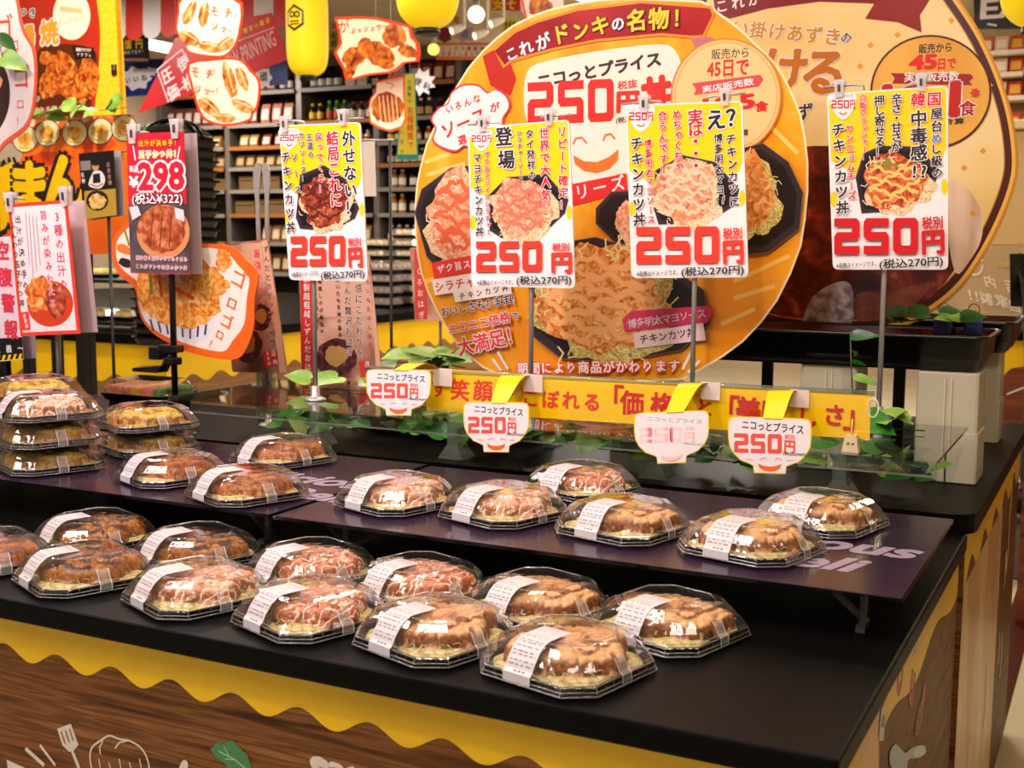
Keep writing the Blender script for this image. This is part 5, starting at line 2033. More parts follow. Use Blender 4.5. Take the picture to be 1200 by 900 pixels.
# flat lidded sushi pack beside the black pole
e = empty('sushi_pack', (-2.1, 2.3, .83), 'wide flat pack of red and yellow food with clear lid beside the black pole', 'packed meal')
sx0, sx1, sy0, sy1, sz = -2.27, -2.06, 2.21, 2.36, .905
m = MB()
m.box((sx0 + .02, sy0 + .02, .8305), (sx1 - .02, sy1 - .02, sz - .006), TRB, .004)
m.build('riser', e)
m = MB()
m.rings([[V(p + (z,)) for p in rrect(sx0 + d, sy0 + d, sx1 - d, sy1 - d, .02)] for d, z in ((.01, sz - .006), (0, sz + .012), (.004, sz + .012), (.01, sz))], TRB)
m.build('tray', e)
rr = random.Random(8)
for k, (mt, a, b) in enumerate((('#a8342c', 0, .45), ('#d9a018', .45, .62), ('#c8583a', .62, .85), ('#4a7a2a', .85, 1))):
    m = MB()
    xa, xb = sx0 + .012 + (sx1 - sx0 - .024) * a, sx0 + .012 + (sx1 - sx0 - .024) * b
    m.box((xa, sy0 + .014, sz + .001), (xb - .002, sy1 - .014, sz + .03), noisy('sushi_' + mt[1:], [(.35, mt), (.7, '#d88a6a' if k % 2 == 0 else mt)], 60, 4, .35, bump=.002), .008)
    m.build('filling', e)
m = MB()
m.rings([[V(p + (z,)) for p in rrect(sx0 + d, sy0 + d, sx1 - d, sy1 - d, .02)] for d, z in ((0, sz + .0125), (.004, sz + .016), (.016, sz + .042), (.03, sz + .046))], LID, cap0=False)
m.build('lid', e)

# tongs standing by the leftmost board
e = empty('serving_tongs', (-2.02, 2.56, .83), 'pair of steel serving tongs standing behind the leftmost yellow price board', 'tongs')
m = MB()
m.lathe((-2.02, 2.56, 0), [(.03, .8305), (.03, .833), (.028, .834), (.026, 1.0), (.028, 1.0)], ACE, 14)
m.build('holder', e)
for dx in (-.014, .012):
    m = MB()
    m.rings([[V((-2.02 + dx * k_ + a, 2.56 + b, z)) for a, b in ((-.006 * w_, -.002), (.006 * w_, -.002), (.006 * w_, .002), (-.006 * w_, .002))] for z, w_, k_ in ((.84, .8, .3), (1.25, 1, 1), (1.40, 1, 1.2), (1.43, 1.7, 1.3), (1.47, 2.0, 1.1), (1.49, 1.2, .9))], CHROME)
    m.build('arm', e)


# ================================================================== BACK COUNTER ON THE LEFT
e = empty('back_counter', (-6.4, 6.4, 0), 'far black topped counter with yellow scalloped sides behind the left stacks', 'counter')
bx1, by0, bz = -4.36, 4.72, .80
m = MB()
m.box((-8.9, by0, bz - .055), (bx1, 9.0, bz), CTOP, .006)
m.build('countertop', e)
m = MB()
m.box((-8.88, by0 + .03, .02), (bx1 - .03, 8.98, bz - .055), noisy('tan_wood_print', [(.3, '#6a4426'), (.6, '#8a6038'), (.8, '#9c7046')], 4, 7, .45, stretch=(.5, .5, 8), dist=.4))
m.build('body', e)
for nm, n_, org in (('front', (0, -1, 0), (0, by0 + .029, 0)), ('side', (1, 0, 0), (bx1 - .029, 0, 0))):
    pl = Plane(org, n_)
    a, b = (-8.88, bx1 - .03) if nm == 'front' else (by0 + .03, 8.98)
    pts = [(a, bz - .056)]
    x = a
    while x < b:
        pts.append((x, .56 - .022 * math.cos(x / .22 * 2 * math.pi)))
        x += .014
    pts += [(b, .56), (b, bz - .056)]
    pl.step = .0008
    pl.poly(pts, YEL, local=True)
    rr = random.Random(5)
    for k in range(16):
        x, z = rr.uniform(a, min(b, a + 5)), rr.uniform(.3, .52)
        q_ = rr.uniform(.02, .035)
        pl.poly([(x, z + q_), (x + q_ * .2, z + q_ * .2), (x + q_, z), (x + q_ * .2, z - q_ * .2), (x, z - q_), (x - q_ * .2, z - q_ * .2), (x - q_, z), (x - q_ * .2, z + q_ * .2)], pm('#e0cdb0', .4), local=True)
    pl.build('printed_skirt', e)

# two level rack with egg packs
RK = pm('#15110f', .4)
def front_pack(px, py, t, w_, d_, h_, label, matf, stack=1, zt=None, name='food_pack', grp='packs on the far counter'):
    c = at_t(px, py, t)
    z = zt if zt is not None else c.z
    e = empty(name, (c.x, c.y, z), label, 'food pack', grp)
    m = MB()
    m.rings([[V((c.x + a, c.y + b, z + q)) for a, b in rrect(-w_ / 2 + k_, -d_ / 2 + k_, w_ / 2 - k_, d_ / 2 - k_, .015, 2)] for k_, q in ((.015, 0), (0, h_ * .35), (.004, h_ * .35))], RK)
    m.build('tray', e)
    m = MB()
    rr = random.Random(int(px * 7 + py))
    n = max(2, int(w_ / .05))
    for k in range(n):
        for j in range(2):
            q = V((c.x - w_ * .4 + w_ * .8 * (k + .5) / n, c.y - d_ * .2 + d_ * .4 * j, z + h_ * .3))
            m.lathe(q, [(w_ * .5 / n, 0), (w_ * .52 / n, h_ * .25), (w_ * .4 / n, h_ * .5), (w_ * .1 / n, h_ * .58)], matf, 10)
    m.build('contents', e)
    m = MB()
    m.rings([[V((c.x + a, c.y + b, z + q)) for a, b in rrect(-w_ / 2 + k_, -d_ / 2 + k_, w_ / 2 - k_, d_ / 2 - k_, .015, 2)] for k_, q in ((0, h_ * .36), (.012, h_ * .9), (.03, h_))], clear('pack_lid', '#ffffff', 1.8, .1, op=.12, opcol='#f4efe6'), cap0=False)
    m.build('lid', e)
    return e


EGGP = noisy('egg_pack_yellow', [(.35, '#d9a820'), (.6, '#f0cf54'), (.8, '#f6e49a')], 30, 3, .35)
BEANP = noisy('rice_cake_brown', [(.35, '#4a2412'), (.6, '#8a5028'), (.8, '#c89460')], 30, 3, .3)
RICEP = noisy('pale_rice', [(.35, '#c89a58'), (.6, '#e6cfa0'), (.8, '#f4e8d0')], 30, 3, .35)
c1, c2 = at_y(92, 372, 4.94), at_y(184, 372, 4.94)
e = empty('pack_rack', (c1.x + .2, c1.y, bz), 'two level rack of egg packs on the far counter, behind the tempura board', 'rack')
for z in (.83, 1.055):
    m = MB()
    m.box((c1.x - .02, 4.80, z), (c2.x + .12, 5.08, z + .02), RK, .004)
    m.build('shelf_board', e)
for xx in (c1.x + .02, c2.x + .08):
    m = MB()
    m.box((xx - .012, 4.86, bz), (xx + .012, 4.90, 1.055), CHROME)
    m.build('post', e)
for px_, py_, zt, lab in ((116, 318, 1.076, 'yellow egg pack on the upper rack level beside the orange sign'), (122, 354, .851, 'yellow egg pack on the lower rack level, left one'), (152, 354, .851, 'yellow egg pack on the lower rack level, right one')):
    c = at_y(px_, py_, 4.94)
    front_pack(px_, py_, (c - CP).dot(fw), .19 if px_ < 120 else .15, .16, .06, lab, EGGP, zt=zt)
# rice cake packs on the counter's far end (behind the leftmost price board)
kk = 0
for px_, base_t, n, w_, mt, nm in ((442, 9.7, 3, .21, RICEP, 'pale rice'), (480, 9.7, 4, .23, RICEP, 'golden rice'), (452, 8.75, 4, .19, BEANP, 'dark brown'), (479, 9.0, 4, .19, BEANP, 'reddish brown')):
    for k in range(n):
        pos = ('lowest', 'second', 'third', 'top')[k]
        z = bz + .0005 + k * .0815
        if base_t > 9.5:
            z += .25
        front_pack(px_, 330, base_t, w_, .2, .08, '%s pack, %s of its %s pile left of the orange round board' % (nm, pos, 'rear' if base_t > 9.5 else 'front'), mt, zt=z)
c = at_t(459, 300, 9.7)
e = empty('pack_platform', (c.x, c.y, bz), 'black platform lifting the upper rear rice packs on the far counter', 'platform')
m = MB()
m.box((c.x - .26, c.y - .14, bz), (c.x + .26, c.y + .16, bz + .239), RK, .006)
m.build('block', e)
m = MB()
m.box((c.x - .28, c.y - .16, bz + .239), (c.x + .28, c.y + .18, bz + .2495), RK)
m.build('board', e)

# stack of black shopping baskets
BSK = pm('#060607', .25, spec=.3)
c = at_t(204, 250, 5.6)
NB = 21
for k in range(NB):
    z = bz + .0005 + k * .0445
    e = empty('shopping_basket', (c.x, c.y, z), 'topmost black shopping basket of the nested stack under the dumpling cut-outs' if k == NB - 1 else 'black shopping basket nested in the stack below its topmost one', 'basket', 'nested black baskets')
    a_ = .178
    m = MB()
    def bk(d, q, w_=0):
        return [V((c.x + x, c.y + y, z + q + w_ * abs(x) / a_)) for x, y in rrect(-a_ - .0 + d, -.13 + d, a_ - d, .13 - d, .04, 3)]
    m.rings([bk(.016, 0.001), bk(.006, .0335), bk(-.004, .034), bk(-.004, .043), bk(.004, .043), bk(.010, .036), bk(.02, .004)], BSK, False)
    m.build('body', e)
    if k == NB - 1:
        m = MB()
        for sgn in (-1, 1):
            m.tube([V((c.x + a_ * math.cos(t * math.pi / 10), c.y + sgn * .02 - .0, z + .036 + .10 * math.sin(t * math.pi / 10))) for t in range(11)], .008, BSK, 8)
        m.build('handle', e)
        m = MB()
        m.rings([[V((c.x + x * s_, c.y + y * s_, z + q)) for x, y in rrect(-a_, -.13, a_, .13, .05, 3)] for s_, q in ((.93, .0435), (.88, .07), (.7, .10), (.3, .115))], BSK, True)
        m.build('folded_liner', e)


# ================================================================== SHELVES OF BOTTLES AT THE BACK
SY = 9.62
DSH = pm('#2c2622', .5)
TAGO = pm('#a8672c', .5)
TAGW = pm('#8f8578', .5)


def X(px, py=150, y=SY):
    return at_y(px, py, y).x


def Z(py, px=450, y=SY):
    return at_y(px, py, y).z


gx0, gx1 = -8.9, X(640)
levels = [Z(98), Z(138), Z(166), Z(192), Z(220), Z(250), Z(285), Z(322)]
bays = 5
bw = (gx1 - gx0) / bays
for b in range(bays):
    xa, xb = gx0 + b * bw, gx0 + (b + 1) * bw
    e = empty('store_shelf', ((xa + xb) / 2, SY + .2, 0), 'dark metal shelf bay of bottles at the back, %s bay from the left' % ('first', 'second', 'third', 'fourth', 'fifth')[b], 'shelving', 'bottle shelf bays at the back')
    m = MB()
    m.box((xa, SY + .38, 0), (xb, SY + .40, 2.95), DSH)
    m.build('back_panel', e)
    for xx in (xa + .015, xb - .015):
        m = MB()
        m.box((xx - .015, SY + .02, 0), (xx + .015, SY + .38, 2.95), pm('#7a7068', .4, metal=.3))
        m.build('upright', e)
    for i, z in enumerate(levels + [.5]):
        m = MB()
        m.box((xa + .03, SY, z - .03), (xb - .03, SY + .38, z), DSH)
        o = m.build('shelf_board', e)
        m = MB()
        m.box((xa + .03, SY - .012, z - .034), (xb - .03, SY, z + .002), TAGW if (i + b) % 3 else TAGO)
        m.build('price_strip', o)

protos = {}


def bottle_proto(key):
    h, r, body, cap, lab = key
    e = empty('bottle', (0, 0, 0), None, 'bottle')
    m = MB()
    m.lathe((0, 0, 0), [(r * .95, 0), (r, .006), (r, h * .58), (r * .85, h * .68), (r * .42, h * .8), (r * .4, h * .88)], pm(body, .15), 10)
    m.build('body', e)
    m = MB()
    m.lathe((0, 0, 0), [(r * .46, h * .87), (r * .46, h)], pm(cap, .4), 10)
    m.build('cap', e)
    m = MB()
    m.lathe((0, 0, 0), [(r * 1.02, h * .16), (r * 1.02, h * .52)], pm(lab, .5), 10, cap=False)
    m.build('label_band', e)
    return e


def pack_proto(key):
    h, r, body, cap, lab = key
    e = empty('pouch', (0, 0, 0), None, 'pouch')
    m = MB()
    m.rings([[V((a * r, b, z)) for a, b in ((-1, -.03 * q), (1, -.03 * q), (1, .03 * q), (-1, .03 * q))] for z, q in ((0, 1), (h * .3, 1.3), (h * .8, .7), (h, .1))], pm(body, .35))
    m.build('body', e)
    m = MB()
    m.rings([[V((-r * .8, -.042, h * .2)), V((r * .8, -.042, h * .2)), V((r * .7, -.026, h * .75)), V((-r * .7, -.026, h * .75))]], pm(lab, .5), cap0=False)
    m.build('label_patch', e)
    return e


def run(x0px, x1px, lev, key, label, grp, kind='bottle', pitch=2.3):
    z = levels[lev] + .0005
    xa, xb = X(x0px), X(x1px)
    n = max(1, int((xb - xa) / (key[1] * pitch)))
    for k in range(n):
        x = xa + (xb - xa) * (k + .5) / n
        fr = (x - gx0) / bw
        if abs(fr - round(fr)) * bw < .085:
            continue
        if key not in protos:
            protos[key] = bottle_proto(key) if kind == 'bottle' else pack_proto(key)
            t = protos[key]
        else:
            t = copy_tree(protos[key])
        t.location = (x, SY + .09, z)
        tag(t, label, kind, grp)


Bt, Pc = 'bottle', 'pouch'
for a in (
    (322, 395, 0, (.17, .036, '#1a1210', '#1a1210', '#d8cfc4'), 'dark sauce bottle with white label on the highest back shelf', 'dark bottles on the highest shelf', Bt),
    (400, 470, 0, (.16, .05, '#d9cdbf', '#b8502c', '#c8a888'), 'pale pouch on the highest back shelf right of the dark bottles', 'pale pouches on the highest shelf', Pc),
    (300, 340, 1, (.19, .05, '#b8705a', '#a03030', '#e0cfc0'), 'reddish packet on the second back shelf, left end', 'reddish packets on the second shelf', Pc),
    (347, 374, 1, (.17, .034, '#2a1a10', '#e0b820', '#e0b820'), 'dark bottle with yellow cap and label on the second back shelf', 'yellow capped bottles', Bt),
    (376, 402, 1, (.19, .032, '#3a6a24', '#7aa83a', '#d84a20'), 'green bottle with red label on the second back shelf', 'green bottles', Bt),
    (404, 432, 1, (.17, .034, '#3a1f14', '#c03020', '#e6d8c8'), 'brown bottle with red cap on the second back shelf', 'brown red capped bottles', Bt),
    (505, 560, 1, (.16, .036, '#301a14', '#a02018', '#b83a2a'), 'red labelled sauce bottle on the second back shelf, right end', 'red labelled bottles', Bt),
    (300, 345, 2, (.12, .05, '#8a3a2a', '#a03030', '#e6d0b0'), 'small red packet on the third back shelf', 'small red packets', Pc),
    (348, 430, 2, (.12, .036, '#d8c8a8', '#f0e6d8', '#c06a3a'), 'small cream jar on the third back shelf', 'cream jars', Bt),
    (430, 475, 2, (.13, .034, '#5a3a20', '#e0c020', '#e8d070'), 'small amber bottle with yellow cap on the third back shelf', 'small amber bottles', Bt),
    (505, 560, 2, (.12, .036, '#caa030', '#c03020', '#f0e0c0'), 'yellow jar with red cap on the third back shelf, right end', 'yellow jars', Bt),
    (430, 560, 3, (.14, .036, '#4a2a18', '#e6e0d6', '#d8c8a0'), 'brown bottle with cream label on the fourth back shelf', 'cream labelled bottles', Bt),
    (236, 330, 3, (.13, .05, '#7a5a3a', '#503020', '#b89868'), 'brown carton pouch on the fourth back shelf behind the baskets', 'brown pouches', Pc),
    (432, 470, 4, (.17, .034, '#a86a20', '#f0ece4', '#e8e0d0'), 'amber bottle with white label on the fifth back shelf', 'amber bottles on the fifth shelf', Bt),
    (474, 560, 4, (.17, .036, '#16120f', '#201814', '#e0dad2'), 'black bottle with white label on the fifth back shelf', 'black bottles on the fifth shelf', Bt),
    (430, 470, 5, (.18, .034, '#b87a24', '#f0ece4', '#efe6d4'), 'amber bottle with white label on the sixth back shelf', 'amber bottles on the sixth shelf', Bt),
    (474, 560, 5, (.17, .036, '#16120f', '#201814', '#d8c8a8'), 'black bottle with cream label on the sixth back shelf', 'black bottles on the sixth shelf', Bt),
    (230, 320, 0, (.17, .05, '#7a4a38', '#a03030', '#c8a890'), 'brown and beige pouch on the highest back shelf, left part', 'brown pouches on the highest shelf', Pc),
    (475, 560, 0, (.17, .05, '#8a2c28', '#a03030', '#d8c0a8'), 'dark red pouch on the highest back shelf, right part', 'dark red pouches on the highest shelf', Pc),
    (180, 298, 1, (.19, .05, '#6a3a34', '#a03030', '#d8c4b4'), 'dark red packet on the second back shelf behind the baskets', 'dark red packets behind the baskets', Pc),
    (434, 502, 1, (.17, .034, '#4a2a1a', '#d8d0c4', '#c89858'), 'brown bottle with tan label on the second back shelf behind the cutlet cut-out', 'tan labelled bottles', Bt),
    (180, 298, 2, (.12, .05, '#a8783c', '#a03030', '#e0c8a0'), 'tan pouch on the third back shelf behind the baskets', 'tan pouches behind the baskets', Pc),
    (477, 503, 2, (.13, .034, '#b03a24', '#e0c020', '#f0d8a0'), 'small red jar on the third back shelf behind the vertical sign', 'small red jars', Bt),
    (335, 428, 3, (.14, .036, '#5a3420', '#c8b08a', '#d89a4a'), 'brown jar with orange label on the fourth back shelf', 'orange labelled jars', Bt),
    (335, 430, 4, (.16, .036, '#3a2418', '#c84030', '#d8b88a'), 'dark jar with red cap on the fifth back shelf', 'red capped dark jars', Bt),
    (430, 560, 6, (.17, .036, '#6a3a1c', '#e0d8c8', '#e0c89a'), 'brown bottle with pale label on the seventh back shelf', 'pale labelled bottles on the seventh shelf', Bt),
    (300, 430, 6, (.17, .05, '#9a7040', '#a03030', '#d8c098'), 'tan pouch on the seventh back shelf', 'tan pouches on the seventh shelf', Pc),
    (300, 560, 7, (.18, .05, '#7a4a2c', '#a03030', '#d0b48a'), 'brown pouch on the lowest visible back shelf', 'brown pouches on the lowest shelf', Pc),
):
    run(*a)

# brown cartons on the left shelves
for i, (px0, px1, y0_, y1_) in enumerate(((238, 275, 165, 192), (277, 318, 170, 192), (236, 268, 200, 220), (272, 322, 197, 220), (238, 292, 228, 250), (296, 332, 226, 250))):
    xa, xb = X(px0) + .02, X(px1)
    for q in range(1, bays):
        xd = gx0 + q * bw
        if xa - .04 < xd < (xa + xb) / 2:
            xa = xd + .05
        elif (xa + xb) / 2 <= xd < xb + .04:
            xb = xd - .05
    lev = (3, 3, 4, 4, 5, 5)[i]
    z = levels[lev] + .0005
    h = (y1_ - y0_) * .0059
    yy = SY + .19 if lev == 3 else SY + .06
    e = empty('carton', ((xa + xb) / 2, yy, z), ('brown cardboard carton on the back shelf, %s' % ('upper left one', 'upper right one', 'middle left one', 'middle right one', 'lower left one', 'lower right one')[i]), 'carton', 'brown cartons behind the baskets')
    m = MB()
    m.box((xa, yy, z), (xb, yy + .15, z + h), pm('#7a5a34', .7), .004)
    m.build('box', e)
    m = MB()
    m.box((xa + .02, yy - .012, z + h * .75), (xb - .02, yy, z + h * .8), pm('#a88450', .7))
    m.build('flap', e)


# ================================================================== HANGING SIGNS, CUT-OUTS, AWNING, LANTERNS
def hung(name, label, cat, out, y, mat, draw=None, th=.004, group=None, wires=None, step=.0003):
    cx = sum(p[0] for p in out) / len(out)
    cy = min(p[1] for p in out)
    pl = Plane(at_y(cx, cy, y), (0, -1, 0))
    pl.step = step
    top = pl.hit(cx, cy)
    e = empty(name, tuple(top), label, cat, group)
    pl.panel(out, mat, th)
    if draw:
        draw(pl)
    pl.build('panel', e)
    for p in (wires or [min(out, key=lambda q: q[1])]):
        a = pl.hit(*p)
        if a.z < 3.0:
            m = MB()
            m.tube([a - pl.n * .002 - V((0, 0, .005)), V((a.x, a.y + .002, 3.02))], .0012, pm('#c8c0b4', .4), 5)
            m.build('hanging_wire', e)
    return e


CRW = pm('#efe2d2', .35)
GYO = noisy('print_gyoza', [(.3, '#8a3c10'), (.45, '#c8742c'), (.6, '#e8b070'), (.78, '#f6e2c0')], 22, 5, .35, dist=1)
KARA = noisy('print_karaage', [(.3, '#5a1c06'), (.45, '#a8480e'), (.6, '#d07a1c'), (.78, '#e8a848')], 22, 6, .35, dist=1)
RDO = pm('#e8401c', .3)


def gyoza(pl, P):
    for cx, cy, a, b, r_, sd in P:
        pl.blob(cx, cy, a, b, GYO, sd, .08, rot=r_)
        pl.line([(cx - a * .8 * math.cos(r_), cy - a * .8 * math.sin(r_) - b * .3), (cx, cy - b * .55), (cx + a * .8 * math.cos(r_), cy + a * .8 * math.sin(r_) - b * .3)], 1.2, pm('#f4dcb0', .3))


def scaleP(P, k):
    cx, cy = sum(p[0] for p in P) / len(P), sum(p[1] for p in P) / len(P)
    return [(cx + (x - cx) * k, cy + (y - cy) * k) for x, y in P]


ga = [(214, -6), (262, -4), (284, 3), (283, 30), (279, 48), (272, 60), (262, 67), (240, 66), (222, 62), (217, 56), (221, 52), (211, 44), (205, 34), (208, 14)]
hung('gyoza_cutout', 'white cut-out of grilled dumplings with red edge, upper of the two at top left', 'hanging cut-out', smooth(ga, 2), 4.4, RDO,
     lambda pl: (pl.curve(scaleP(ga, .93), CRW, 2), gyoza(pl, ((222, 15, 15, 6, -1.1, 1), (239, 17, 15, 6, -1.4, 2), (222, 45, 13, 7, .5, 3), (247, 55, 14, 6, .2, 4), (265, 51, 11, 6, -.6, 5))),
                 pl.tx('モチ', (252, 13), (268, 15), 14, RDO, bold=.005), pl.tx('ジッ', (252, 31), (263, 33), 11, RDO), pl.tx('！', (278, 20), (278, 20), 10, RDO), pl.tx('ー！', (270, 36), (277, 38), 9, RDO)), group='dumpling cut-outs', wires=[(240, -4)])
gb = [(219, 73), (245, 69), (268, 67), (284, 70), (294, 82), (302, 90), (305, 100), (304, 116), (301, 128), (296, 134), (294, 141), (280, 146), (262, 148), (245, 144), (235, 136), (228, 118), (222, 95)]
hung('gyoza_cutout', 'white cut-out of grilled dumplings with red edge, lower of the two, below the red banner', 'hanging cut-out', smooth(gb, 2), 4.35, RDO,
     lambda pl: (pl.curve(scaleP(gb, .93), CRW, 2), gyoza(pl, ((269, 94, 22, 7, 1.3, 6), (284, 92, 15, 6, 1.2, 7), (246, 126, 16, 7, .7, 8), (264, 138, 12, 5, .1, 9), (285, 124, 14, 6, .4, 10))),
                 pl.tx('モチ', (229, 84), (246, 87), 14, RDO, bold=.005), pl.tx('ジッ', (232, 105), (243, 106), 11, RDO), pl.tx('！', (254, 84), (254, 84), 10, RDO), pl.tx('ー！', (250, 107), (257, 106), 9, RDO)), group='dumpling cut-outs', wires=[(258, 68)])
kb = [(392, 20), (418, 19), (440, 20), (462, 25), (482, 30), (484, 42), (491, 50), (493, 62), (491, 72), (475, 74), (464, 83), (455, 86), (436, 88), (425, 90), (412, 94), (404, 92), (402, 82), (396, 72), (391, 62), (398, 50), (396, 38)]
hung('fried_chicken_cutout', 'red edged cut-out of fried chicken pieces between two yellow lanterns', 'hanging cut-out', kb, 5.0, RDO,
     lambda pl: (pl.curve(scaleP(kb, .92), pm('#e8d8b8', .35), 1), pl.blob(462, 42, 14, 14, KARA, 1, .1), pl.blob(444, 64, 22, 13, KARA, 2, .1, rot=.6), pl.blob(416, 66, 16, 11, KARA, 3, .1, rot=-.5), pl.blob(478, 60, 12, 7, KARA, 4, .1, rot=.4), pl.blob(411, 82, 6, 9, KARA, 5, .1, rot=.3), pl.blob(428, 52, 8, 8, KARA, 6, .1),
                 pl.tx('が', (403, 31), (403, 31), 17, RDO, bold=.005), pl.tx('ぶっジュワ〜', (414, 36), (452, 31), 7.5, RDO)), wires=[(440, 21)])
kc = [(441, 95), (452, 92), (458, 90), (474, 87), (474, 110), (476, 140), (472, 150), (457, 155), (445, 151), (434, 145), (431, 130), (434, 115), (440, 108)]
hung('cutlet_cutout', 'small white cut-out of a sliced cutlet hanging under the fried chicken', 'hanging cut-out', kc, 5.1, pm('#ee6a1c', .3),
     lambda pl: (pl.poly(scaleP(kc, .92), pm('#f4ead8', .35)), pl.blob(454, 126, 19, 18, KARA, 3, .06), [pl.line([(444 + k * 5, 112), (447 + k * 5, 143)], 1.6, pm('#f0d0a0', .3)) for k in range(5)],
                 pl.poly([(444, 140), (455, 146), (468, 142), (466, 149), (455, 152), (445, 148)], pm('#f8f0e4', .3)), pl.line([(452, 97), (462, 99), (458, 104)], 1, RDO)), wires=[(458, 91)])
hung('fried_chicken_cutout', 'cut-out of a fried prawn peeking over the orange round board', 'hanging cut-out', [(609, -8), (660, -10), (660, 8), (640, 22), (617, 27), (612, 12)], 4.0, pm('#e4d6c6', .35),
     lambda pl: (pl.blob(633, 8, 14, 12, KARA, 7, .12), pl.line([(611, -4), (617, 24)], 3, RDO)), wires=[(640, -9)])

# red slanted banner
rb = [(162, 132), (190, 76), (205, 45), (250, 28), (318, 15), (328, 40), (337, 70), (300, 84), (248, 101), (205, 118)]
hung('red_banner', 'large red slanted banner with white frame of lettering behind the dumpling cut-outs', 'banner', rb, 6.0, noisy('red_banner_print', [(.4, '#b8141c'), (.6, '#c81a22')], 3, 2, .35),
     lambda pl: (pl.line([(184, 82), (213, 58), (229, 88), (197, 119)], 1.5, PW, closed=True), pl.tx('圧倒', (196, 88), (215, 74), 19, PW, bold=.03), pl.tx('価格', (203, 108), (221, 96), 19, PW, bold=.03),
                 pl.fit('NOW PRINTING', (256, 40, 324, 82), pm('#e0a8a8', .4), bold=.02, rot=R(19)),
                 pl.tx('驚安の殿堂', (288, 36), (314, 24), 7, PYEL, bold=.02), pl.line([(262, 55), (322, 32)], .8, PW)), wires=[(318, 16), (206, 45)])
# blue sign
def cloud(pl, cx, cy, a, b, mt):
    pl.curve([(cx + a * (1 + .14 * math.cos(k * math.pi)) * math.cos(k * math.pi / 7), cy + b * (1 + .14 * math.cos(k * math.pi)) * math.sin(k * math.pi / 7)) for k in range(14)], mt, 3)


hung('blue_sign', 'blue hanging sign with white speech cloud at the left behind the red banner', 'hanging sign', [(138, 70), (336, 66), (337, 99), (139, 114)], 7.2, pm('#1a2c78', .4),
     lambda pl: (cloud(pl, 159, 92, 17, 13, PW), cloud(pl, 141, 93, 6, 9, PW), cloud(pl, 176, 84, 8, 5, PW), cloud(pl, 309, 91, 9, 12, PW), pl.tx('いいね', (150, 94), (169, 91), 9, DK, bold=.03), pl.tx('頑', (309, 90), (309, 90), 12, DK, bold=.03)), wires=[(140, 71), (330, 67)])
hung('sales_sign', 'small dark sign with yellow characters above the blue sign', 'hanging sign', [(138, 41), (174, 40), (175, 73), (139, 73)], 7.0, pm('#2a1c22', .4),
     lambda pl: (pl.tx('億円', (150, 52), (163, 51), 12, PYEL, bold=.03), pl.tx('売れてます！', (147, 62), (168, 60), 4.6, PW, bold=.02), pl.line([(140, 70), (174, 70)], 3, pm('#9a6a6a', .4))), wires=[(140, 42), (172, 41)])
# awning of red and white scallops
ay = 6.6
e = empty('awning', tuple(at_y(235, 0, ay)), 'red and white striped scalloped awning strip at the top left', 'awning')
x0_, x1_ = at_y(128, 20, ay).x, at_y(345, 20, ay).x
n = 10
for k in range(n):
    xa, xb = x0_ + (x1_ - x0_) * k / n, x0_ + (x1_ - x0_) * (k + 1) / n
    zt, zb = 2.98, at_y(200, 44, ay).z
    pts = [(xa, zt), (xa, zb + .06)] + [((xa + xb) / 2 - (xb - xa) / 2 * math.cos(t * math.pi / 8), zb + .06 - .06 * math.sin(t * math.pi / 8)) for t in range(1, 8)] + [(xb, zb + .06), (xb, zt)]
    m = MB()
    m.rings([[V((x, ay + (zt - z) * -.05, z)) for x, z in pts], [V((x, ay + .004 + (zt - z) * -.05, z)) for x, z in pts]], pm('#cc2a20', .5) if k % 2 else pm('#d8d2d2', .5))
    m.build('stripe', e)
m = MB()
m.box((x0_ - .02, ay - .02, 2.96), (x1_ + .02, ay + .03, 3.02), pm('#b8b0a8', .4))
m.build('rail', e)


# lanterns
def lantern(cx, ytop, ybot, wpx, y, label, longish):
    c = at_y(cx, (ytop + ybot) / 2, y)
    k = (at_y(cx, 10, y) - at_y(cx, 0, y)).length / 10
    r, zt, zb = wpx / 2 * k * .96, at_y(cx, ytop, y).z, at_y(cx, ybot, y).z
    e = empty('paper_lantern', (c.x, c.y, 3.02), label, 'lantern', 'yellow paper lanterns')
    prof = []
    n = 48
    for i in range(n + 1):
        t = i / n
        s_ = 2 * t - 1
        q = (1 - abs(s_) ** (5.0 if longish else 2.6)) ** (1 / (3.2 if longish else 2.1))
        prof.append((max(r * .38, r * q) * (1 + .008 * (i % 2)), zb + (zt - zb) * t))
    m = MB()
    m.lathe((c.x, c.y, 0), prof, pm('#f2cf10', .6, emit=.35), 28)
    m.build('paper_body', e)
    m = MB()
    m.lathe((c.x, c.y, 0), [(r * .4, zb - .02), (r * .4, zb + .004)], BLKM, 20)
    m.build('base_ring', e)
    m = MB()
    m.lathe((c.x, c.y, 0), [(r * .4, zt - .004), (r * .4, min(zt + .02, 3.015))], BLKM, 20)
    m.build('top_ring', e)
    if zt + .02 < 3.0:
        m = MB()
        m.tube([(c.x, c.y, zt + .01), (c.x, c.y, 3.02)], .004, BLKM, 6)
        m.build('cord', e)
    return e, c, r


e, c, r = lantern(360, -25, 89, 53, 5.4, 'long yellow paper lantern with a black hexagon emblem, at top left of centre', True)
